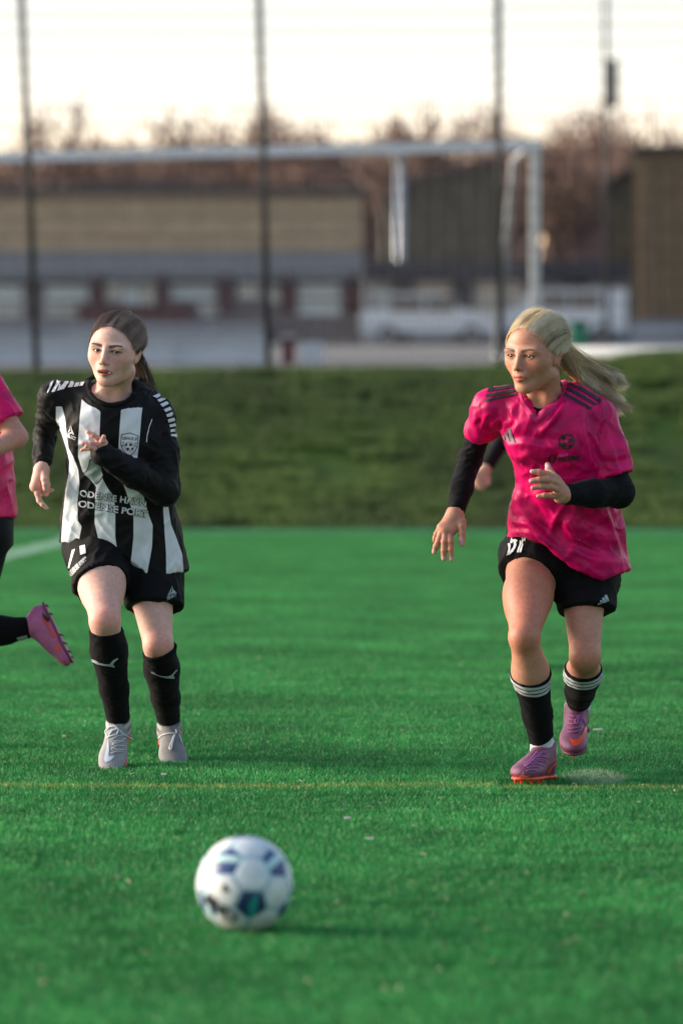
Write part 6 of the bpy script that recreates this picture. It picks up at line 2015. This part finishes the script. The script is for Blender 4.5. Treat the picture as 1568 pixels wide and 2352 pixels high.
    for k in range(2600):
        l = locks[r.integers(nl)]; o = r.normal(0, 1, 3); t = np.linspace(0, 1, 11)[:, None]
        st = H.p(*(np.array((.010, .100, .002)) + o * np.array((.010, .008, .014))))
        e = .25 + .75 * r.random() ** .6
        p1 = l[0] + o * .009; p2 = l[1] + o * .008; p3 = l[2] + r.normal(0, 1, 3) * .006
        p3 = p2 + (p3 - p2) * (.5 + .5 * e)
        tail.append((1 - t) ** 3 * st + 3 * (1 - t) ** 2 * t * p1 + 3 * (1 - t) * t * t * p2 + t ** 3 * p3)
        cols.append((np.array((1.05, .76, .46)) * (1 - t) + np.array((1.15, 1.0, .76)) * t) * l[3] * r.uniform(.7, 1.3))
    # looser hair from behind the ear and nape that joins the tail
    for k in range(700):
        o = r.normal(0, 1, 3); t = np.linspace(0, 1, 11)[:, None]
        st = H.p(.062 + o[0] * .008, .052 + o[1] * .016, -.028 + o[2] * .016); l = locks[8 + r.integers(8)]
        p1 = P(1312 + o[0] * 5, 868 + o[1] * 6, -.10); p2 = P(1350 + o[1] * 8, 900 + o[0] * 8, -.07); p3 = l[2] + r.normal(0, 1, 3) * .012; p3 = p2 + (p3 - p2) * r.uniform(.3, .95)
        tail.append((1 - t) ** 3 * st + 3 * (1 - t) ** 2 * t * p1 + 3 * (1 - t) * t * t * p2 + t ** 3 * p3)
        cols.append((np.array((.90, .66, .42)) + 0 * t) * r.uniform(.45, 1.2))
    strands(np.array(tail), .00060, .00022, 'pony_tail', M_HAIR_B, hair, base, np.array(cols))
    return body
player_pink()
print('pink', round(time.time() - T0, 1))
# ------------------------------------------------------------------ player cut off by the left edge
M_PINKBOOT = mat_plain('pink_boot_upper', (0.52, 0.135, 0.32), .42, 0, .2, 25, .3, 420)
def simple_player(Y0, head, sh, el, wr, hip, knee, ank, feet, tors, label, skin, short_sleeve, parts, h=.005, hair_col=(.10, .06, .035), feet_boots=True):
    base = np.array([tors[0][1], Y0, 0.0])
    H = head; S = Sdf(); H.build(S)
    nb = (sh[0] + sh[1]) / 2 + np.array((0, 0, .03))
    S.cone(H.p(0, .022, -.075), nb, .05, .055, .02)
    S.stack([(z, x, y, rx * .82, ry * .82) for z, x, y, rx, ry in tors], .03)
    for i in (0, 1):
        S.cone(nb + (sh[i] - nb) * .3, sh[i], .05, .04, .03)
        S.chain([sh[i], el[i], wr[i]], [.040, .036, .023], .012)
        d = nrm(wr[i] - el[i]); l = nrm(np.cross(d, (0, 1, .3))); n = np.cross(d, l)
        fing = []
        for k, (o, ln) in enumerate(((.026, .070), (.009, .078), (-.009, .074), (-.025, .060))):
            r0 = wr[i] + d * .075 + l * o
            fing.append([(r0, .0098), (r0 + d * ln * .45 + n * .012, .0090), (r0 + d * ln * .7 + n * .034, .0082), (r0 + d * ln * .6 + n * .052, .0072)])
        t0 = wr[i] + d * .03 + l * .026
        fing.append([(t0, .0130), (t0 + d * .03 + l * .014 + n * .012, .0110), (t0 + d * .055 + l * .008 + n * .026, .0088)])
        hand(S, (wr[i], .023), [(wr[i] + d * .07 + l * .022, .0150), (wr[i] + d * .075, .0155), (wr[i] + d * .07 - l * .022, .0140)], fing)
    for i in (0, 1):
        limb_leg(S, hip[i], knee[i], ank[i], (.09, .054, .058, .034), feet[i][1])
        S.cone(ank[i], ank[i] + nrm(ank[i] - knee[i]) * .04, .03, .022, .01)
    skin = np.array(skin)
    def col(V):
        C = np.repeat(skin[None], len(V), 0)
        hd = ((V - H.o) ** 2).sum(1) < .16 ** 2
        C[hd] = H.colours(V[hd], skin, (.44, .15, .13), (.04, .025, .018), .28)
        w = 0
        for e in (*el, *knee): w = w + np.exp(-((V - e) ** 2).sum(1) / .06 ** 2)[:, None] * .5
        C = C * (1 - np.clip(w, 0, 1)) + skin * np.array((1.0, .66, .62)) * np.clip(w, 0, 1)
        return C
    body, V, F = sdf_obj(S, h * .8, 'person', M_SKIN_A, None, base, col=col, rel=0, fine=[(H.o, .14), (wr[0], .16), (wr[1], .16)], hc=.008)
    tag(body, label, 'person', 'players on the pitch')
    gaze = nrm(H.R @ np.array((0, -1, -.02)))
    for sx in (-1, 1): eye_mesh(H, sx, gaze, (.05, .06, .07), body, base)
    J = Sdf(); J.stack(tors, .02, n=2.3)
    J.cone(nb + (0, 0, -.03), sh[0], .05, .056, .03); J.cone(nb + (0, 0, -.03), sh[1], .05, .056, .03)
    hz = tors[0][0] + .02
    J.cut((0, 0, hz), (0, 0, -1), .004)
    full = Sdf(); sub(full, J, 0)
    ssl = []
    for i in (0, 1):
        a = Sdf(); f = .66
        a.cone(sh[i], sh[i] + (el[i] - sh[i]) * (f + .2), .056, .060, .02); a.cut(sh[i] + (el[i] - sh[i]) * f, el[i] - sh[i], .003)
        sub(full, a, .028)
    full.ops.append(('s', .004, lambda Q: np.sqrt(((Q - nb.astype(np.float32) - np.array((0, -.02, .035), np.float32)) ** 2).sum(-1)) - .068, nb + (0, -.02, .035), .08))
    sdf_obj(full, h, 'jersey', M_PINK_S, body, base, lambda V: [((.5, 0, .85), .05, .2, .007, 101, None), ((-.7, .2, .7), .04, .16, .005, 102, None)])
    if not short_sleeve:
        U = Sdf()
        for i in (0, 1):
            a = Sdf(); a.chain([sh[i], el[i], wr[i]], [.048, .041, .030], .012); a.cut(wr[i], wr[i] - el[i], .002); sub(U, a, 0)
            sdf_obj(a, h, 'undershirt_sleeve', M_BLACK, body, base)
    Sh = Sdf(); zt = tors[0]
    Sh.stack([(hip[0][2] - .03, zt[1], zt[2], zt[3] * .9, zt[4] * .9), (hip[0][2] + .10, zt[1], zt[2], zt[3] * .92, zt[4] * .92)], .03, n=2.3)
    for i in (0, 1):
        a = Sdf(); d = nrm(knee[i] - hip[i]); a.cone(hip[i], hip[i] + d * .34, .108, .098, 0); a.cut(hip[i] + d * .22, d, .003); sub(Sh, a, .03)
    sdf_obj(Sh, h, 'shorts', M_SHORTS, body, base)
    for i in (0, 1):
        s_ = Sdf(); limb_leg(s_, knee[i], knee[i] + (ank[i] - knee[i]) * .02, ank[i], (.056, .056, .061, .0375), feet[i][1])
        ax = nrm(ank[i] - knee[i]); s_.cut(knee[i] + ax * .10, -ax, .002); s_.cut(ank[i] + ax * .02, ax, .002)
        sk, kV, kF = sdf_obj(s_, h, 'sock', M_SOCK, body, base)
        m, bv, T = boot(ank[i] + feet[i][3], feet[i][0], feet[i][2], M_PINKBOOT, M_MAUVE, M_MAUVED, body, base, .88, stud=.007)
        if 'boot_marks' in parts and i == 1:
            B = lambda x, y: ((x * .55272) * .5741, (1450 + y * .55272) * .5741)
            conform('boot_swoosh', [[B(*q) for q in z] for z in ([(297, 1820), (330, 1870), (355, 1905), (385, 1960), (430, 1975), (440, 1990), (380, 1985), (350, 1920), (318, 1880)], [(355, 1870), (395, 1850), (425, 1856), (425, 1866), (390, 1866), (360, 1884)], [(398, 2025), (425, 2050), (446, 2085), (425, 2096), (408, 2062)])], bv, M_ORANGE, m, base, .003)
            conform('boot_swoosh', [[B(*q) for q in [(304, 1812), (350, 1850), (362, 1868), (340, 1880), (318, 1856)]]], bv, M_BLACKP, m, base, .0034)
            conform('sock_emblem', [[B(*q) for q in [(120, 1990), (196, 1972), (200, 2000), (175, 2032), (140, 2030)]]], bvh_of(kV, kF), M_SILVERP, sk, base, .002)
    hair_set(H, body, base, M_HAIR_D, hair_col, (.0, .104, 0), 500, .12, 7, .0045, .01, .03, 0, .006)
    # a short tied tail
    r = np.random.default_rng(5); t = np.linspace(0, 1, 9)[:, None]; tl = []
    for k in range(260):
        o = r.normal(0, 1, 3); a = H.p(0, .10, 0); b = H.p(*(np.array((0, .13, -.02)) + o * .01)); c = H.p(*(np.array((0, .14, -.13)) + o * .02))
        tl.append((1 - t) ** 2 * a + 2 * t * (1 - t) * b + t * t * c)
    strands(np.array(tl), .0012, .0004, 'pony_tail', M_HAIR_D, body, base, np.array(hair_col) * r.uniform(.6, 1.5, (260, 1)))
    return body

def player_left():
    Y0 = 12.95
    P = lambda x, y, d=0.0: W(x, y, Y0 + d)
    head = Head(P(-145, 775, -.02), rotm(80, 10, 0), 1.0)
    sh = [P(-50, 900, .20), P(-26, 900, -.17)]
    el = [P(-130, 1010, .24), P(40, 1004, -.20)]
    wr = [P(-215, 960, .10), P(-62, 1052, -.30)]
    hip = [P(-62, 1232, .09), P(-50, 1232, -.08)]
    knee = [P(-150, 1480, .08), P(-105, 1466, -.08)]
    ank = [P(-118, 1730, .10), P(60, 1442, -.02)]
    feet = [(nrm((-1, -.1, -.05)), (1, 0, .2), (0, 0, 1), np.zeros(3)), (nrm((.46, -.10, -.92)), (.2, .05, 1), (-.90, 0, -.46), np.array((.006, 0, 0)))]
    tors = []
    for (y, l, r, ry) in [(1200, -145, 40, .17), (1120, -138, 34, .165), (1040, -132, 26, .165), (960, -128, 24, .175), (915, -112, 12, .16), (895, -90, -10, .12)]:
        a, b = P(l, y), P(r, y); tors.append((a[2], (a[0] + b[0]) / 2, Y0, (b[0] - a[0]) / 2, ry))
    simple_player(Y0, head, sh, el, wr, hip, knee, ank, feet, tors, 'player in pink short sleeves cut off by the left edge, boot kicked up behind', (.52, .29, .225), True, ('boot_marks',), .0046)
def player_behind():
    Y0 = 17.1
    P = lambda x, y, d=0.0: W(x, y, Y0 + d)
    head = Head(P(1246, 812, -.15), rotm(20, 8, 0), 1.0)
    sh = [P(1200, 915, -.08), P(1296, 915, -.08)]
    el = [P(1160, 1000, .06), P(1325, 1010, .05)]
    wr = [P(1115, 1076, -.06), P(1280, 1040, -.20)]
    hip = [P(1222, 1175, .0), P(1268, 1175, .0)]
    knee = [P(1206, 1325, -.16), P(1292, 1318, -.05)]
    ank = [P(1205, 1480, .02), P(1345, 1405, .30)]
    feet = [(nrm((-.1, -.95, -.1)), (0, 1, .2), (0, 0, 1), np.zeros(3)), (nrm((0, -.6, -.8)), (.2, .5, .8), (0, -.8, .6), np.zeros(3))]
    tors = []
    for (y, l, r, ry) in [(1180, 1196, 1302, .12), (1060, 1200, 1298, .11), (960, 1196, 1304, .115), (905, 1212, 1284, .09)]:
        a, b = P(l, y), P(r, y); tors.append((a[2], (a[0] + b[0]) / 2, Y0 - .04, (b[0] - a[0]) / 2, ry))
    simple_player(Y0, head, sh, el, wr, hip, knee, ank, feet, tors, 'player hidden behind the blonde one, only a black sleeve and hand in view', (.55, .30, .21), False, (), .006)
player_left(); player_behind()
print('others', round(time.time() - T0, 1))
# ================================================================== BALL AND LITTER ON THE TURF
def ball():
    BYd = 8.36; R = .1052
    c = W(562, 2032, BYd); c[2] = R + .0095
    base = np.array([c[0], c[1], 0.0])
    cam_v = nrm(np.array((0, 0, CAM_H)) - c)
    rt = nrm(np.cross((0, 0, 1.0), -cam_v)); rt = -rt if rt[0] < 0 else rt; up = nrm(np.cross(-cam_v, -rt)); up = up if up[2] > 0 else -up
    D = lambda dx, dz: nrm(rt * dx / 111 + up * dz / 111 + cam_v * math.sqrt(max(.0, 1 - (dx * dx + dz * dz) / 111 ** 2)))
    p1, p2 = D(16, -47), D(-46, 63)
    # icosahedron with two neighbouring corners at p1 and (nearly) p2
    e1 = p1; e2 = nrm(p2 - (p2 @ e1) * e1); e3 = np.cross(e1, e2)
    ca = 1 / math.sqrt(5); sa = 2 / math.sqrt(5)
    ico = [e1]
    for k in range(5):
        t = 2 * math.pi * k / 5; ico.append(ca * e1 + sa * (math.cos(t) * e2 + math.sin(t) * e3))
    for k in range(5):
        t = 2 * math.pi * (k + .5) / 5; ico.append(-ca * e1 + sa * (math.cos(t) * e2 + math.sin(t) * e3))
    ico.append(-e1); ico = np.array(ico)
    nbr = [[j for j in range(12) if j != i and ico[i] @ ico[j] > .3] for i in range(12)]
    faces = []
    for i in range(12):
        for j in nbr[i]:
            for k in nbr[i]:
                if i < j < k and k in nbr[j]: faces.append((i, j, k))
    def order(cn, pts):
        u = nrm(pts[0] - (pts[0] @ cn) * cn); v = np.cross(cn, u)
        return sorted(pts, key=lambda q: math.atan2(q @ v, q @ u))
    pan = []
    for i in range(12): pan.append((ico[i], order(ico[i], [nrm(ico[i] * 2 + ico[j]) for j in nbr[i]]), True, i))
    for f in faces:
        cn = nrm(ico[list(f)].sum(0)); pts = []
        for a in f:
            for b in f:
                if a != b: pts.append(nrm(ico[a] * 2 + ico[b]))
        pan.append((cn, order(cn, pts), False, -1))
    root = empty('football', base); tag(root, 'white football with navy, teal and pale blue patches lying on the turf in front', 'ball')
    M_BALL = mat_attr('ball_panel', .38, .5, 0, .05, 40, .08, 500)
    # dark grey bladder under the seams
    n, m = 24, 40; th = np.linspace(0, math.pi, n); ph = np.linspace(0, 2 * math.pi, m, endpoint=False)
    V = np.array([c + (R - .0022) * np.array((math.sin(t) * math.cos(a), math.sin(t) * math.sin(a), math.cos(t))) for t in th for a in ph])
    F = [[i * m + k, (i + 1) * m + k, (i + 1) * m + (k + 1) % m, i * m + (k + 1) % m] for i in range(n - 1) for k in range(m)]
    mk('core', V, F, mat_plain('seam_grey', (.12, .15, .17), .7), root, base)
    r = np.random.default_rng(12)
    white = np.array((.70, .72, .72)); navy = np.array((.016, .035, .115)); teal = np.array((.02, .27, .25)); sky_ = np.array((.36, .52, .62)); mint = np.array((.45, .72, .70))
    for cn, pts, pent, idx in pan:
        N = 7; vs = []; fs = []; K = len(pts)
        for k in range(K):
            a, b = pts[k], pts[(k + 1) % K]; st = len(vs)
            for i in range(N + 1):
                for j in range(i + 1):
                    q = cn * (1 - i / N) + (a * (1 - j / max(i, 1)) + b * (j / max(i, 1))) * (i / N) if i else cn
                    vs.append((nrm(q), i / N))
            ix = lambda i, j: st + i * (i + 1) // 2 + j
            for i in range(N):
                for j in range(i + 1):
                    fs.append([ix(i, j), ix(i + 1, j), ix(i + 1, j + 1)])
                    if j < i: fs.append([ix(i, j), ix(i + 1, j + 1), ix(i, j + 1)])
        dirs = np.array([v for v, e in vs]); e = np.array([x for v, x in vs])
        rr = R - .0016 * smoothstep(.80, 1.0, e) + .0002
        dd = dirs - cn * .0
        ang = np.arccos(np.clip(dirs @ cn, -1, 1))
        shr = nrm(cn)
        P_ = c + (dirs + (cn - dirs) * .010) * rr[:, None]
        C = np.repeat(white[None], len(dirs), 0)
        u = nrm(np.cross(cn, (0.1, .2, 1))); w = np.cross(cn, u)
        def mx(f, col):
            nonlocal C
            C = C * (1 - f[:, None]) + np.array(col) * f[:, None]
        dp = np.array([np.min(np.arccos(np.clip(ico @ d, -1, 1))) for d in dirs])
        if pent:
            x_, y_ = dirs @ rt, dirs @ up
            if idx == 0:
                mx(np.ones(len(dirs)), navy)
                x0, y0 = cn @ rt, cn @ up
                mx(smoothstep(.11, .06, np.abs(x_ - x0 - .03 - .10 * (y_ - y0))) * smoothstep(.20, .08, y_ - y0 + (x0 + .02 - x_) * 1.2), teal)
            else:
                ph_ = r.uniform(0, 6.28); s_ = (dirs @ u) * math.cos(ph_) + (dirs @ w) * math.sin(ph_)
                mx(np.full(len(dirs), .85), mint * .95)
                mx(smoothstep(.0, .05, s_), navy * 1.5)
                mx(smoothstep(-.10, -.16, s_), navy * 1.5)
        else:
            # pale blue star lines reaching out from the corners along the seams
            n_ = fbm(dirs * 9 + idx, 3, 2)
            mx(smoothstep(.66, .40, dp) * smoothstep(.70, .98, e) * .95, sky_ * (.6 + .7 * fbm(dirs * 6, 31, 2)[:, None]))
            mx(smoothstep(.84, 1.0, e) * .65, sky_)
            mx(smoothstep(.57, .68, fbm(dirs * 3.2, 44, 2)) * .35, sky_)
            g = fbm(dirs * 14, 9, 3); mx(smoothstep(.55, .75, g) * .25, (.42, .40, .34))
        F4 = np.array(fs)
        mk('panel', P_, F4, M_BALL, root, base, True, {'Col': C})
    # maker name, turned with the ball, and a small emblem
    th = np.linspace(0, math.pi, 40); ph = np.linspace(0, 2 * math.pi, 64, endpoint=False)
    V = np.array([c + R * np.array((math.sin(t) * math.cos(a), math.sin(t) * math.sin(a), math.cos(t))) for t in th for a in ph])
    F = np.array([[i * 64 + k, (i + 1) * 64 + k, (i + 1) * 64 + (k + 1) % 64, i * 64 + (k + 1) % 64] for i in range(39) for k in range(64)])
    bv = bvh_of(V, F)
    conform('maker_lettering', None, bv, M_BLACKP, root, base, .0012, 5, tris=text_fit('SELECT', (468, 2068), (540, 2124), (9, -19), .06))
    conform('maker_emblem', [[(512, 2032), (518, 2030), (525, 2042), (531, 2046), (520, 2050), (512, 2048)]], bv, M_BLACKP, root, base, .0012, 4)
ball()

# small scraps and dry fibres on the turf
def litter():
    r = np.random.default_rng(19)
    m = MB()
    for _ in range(150):
        Yd = 7.4 + 14 * r.random() ** 1.4; x = r.uniform(-1, 1) * Yd * .092
        a = r.uniform(0, 3.14); ln = r.uniform(.005, .014); w_ = r.uniform(.002, .006)
        dx, dy = math.cos(a) * ln, math.sin(a) * ln; p = np.array((x, Yd, .021 + r.uniform(0, .006)))
        u_ = np.array((dx, dy, r.uniform(-.004, .004))); v_ = np.array((-math.sin(a) * w_, math.cos(a) * w_, r.uniform(-.002, .002)))
        z = np.array((0, 0, .001))
        m.add([p - u_, p - v_ * .8 + u_ * .2, p + u_, p + v_, p - u_ + z, p - v_ * .8 + u_ * .2 + z, p + u_ + z, p + v_ + z], [[4, 5, 6, 7], [3, 2, 1, 0], [0, 1, 5, 4], [1, 2, 6, 5], [2, 3, 7, 6], [3, 0, 4, 7]])
    o = m.build('turf_litter', mat_plain('dry_scraps', (.34, .30, .20), .8, noise=.5, nscale=9))
    tag(o, 'small dry scraps of leaf and fibre scattered over the turf', kind='stuff')
    for (px, py, ln, lab) in ((1372, 1676, .018, 'white scrap of paper on the turf right of the blonde player boots'), (849, 1927, .011, 'pale scrap lying on the turf up right of the ball'),
                              (797, 1880, .010, 'white fleck on the turf above the pale scrap by the ball'), (376, 1779, .009, 'white fleck on the turf below the grey boots')):
        Yd = FPX * (CAM_H - .024) / (py - HOR); p = W(px, py, Yd); b = MB()
        b.add([p + (-ln, 0, -.003), p + (ln * .9, .004, -.003), p + (ln, .012, .001), p + (-ln * .8, .012, .001), p + (-ln, 0, -.001), p + (ln * .9, .004, -.0005), p + (ln, .012, .004), p + (-ln * .8, .012, .003)],
              [[4, 5, 6, 7], [3, 2, 1, 0], [0, 1, 5, 4], [1, 2, 6, 5], [2, 3, 7, 6], [3, 0, 4, 7]])
        o = b.build('paper_scrap', mat_plain('scrap_paper', (.40, .39, .33), .8), None, p)
        tag(o, lab, 'scrap')
litter()
print('done', round(time.time() - T0, 1))
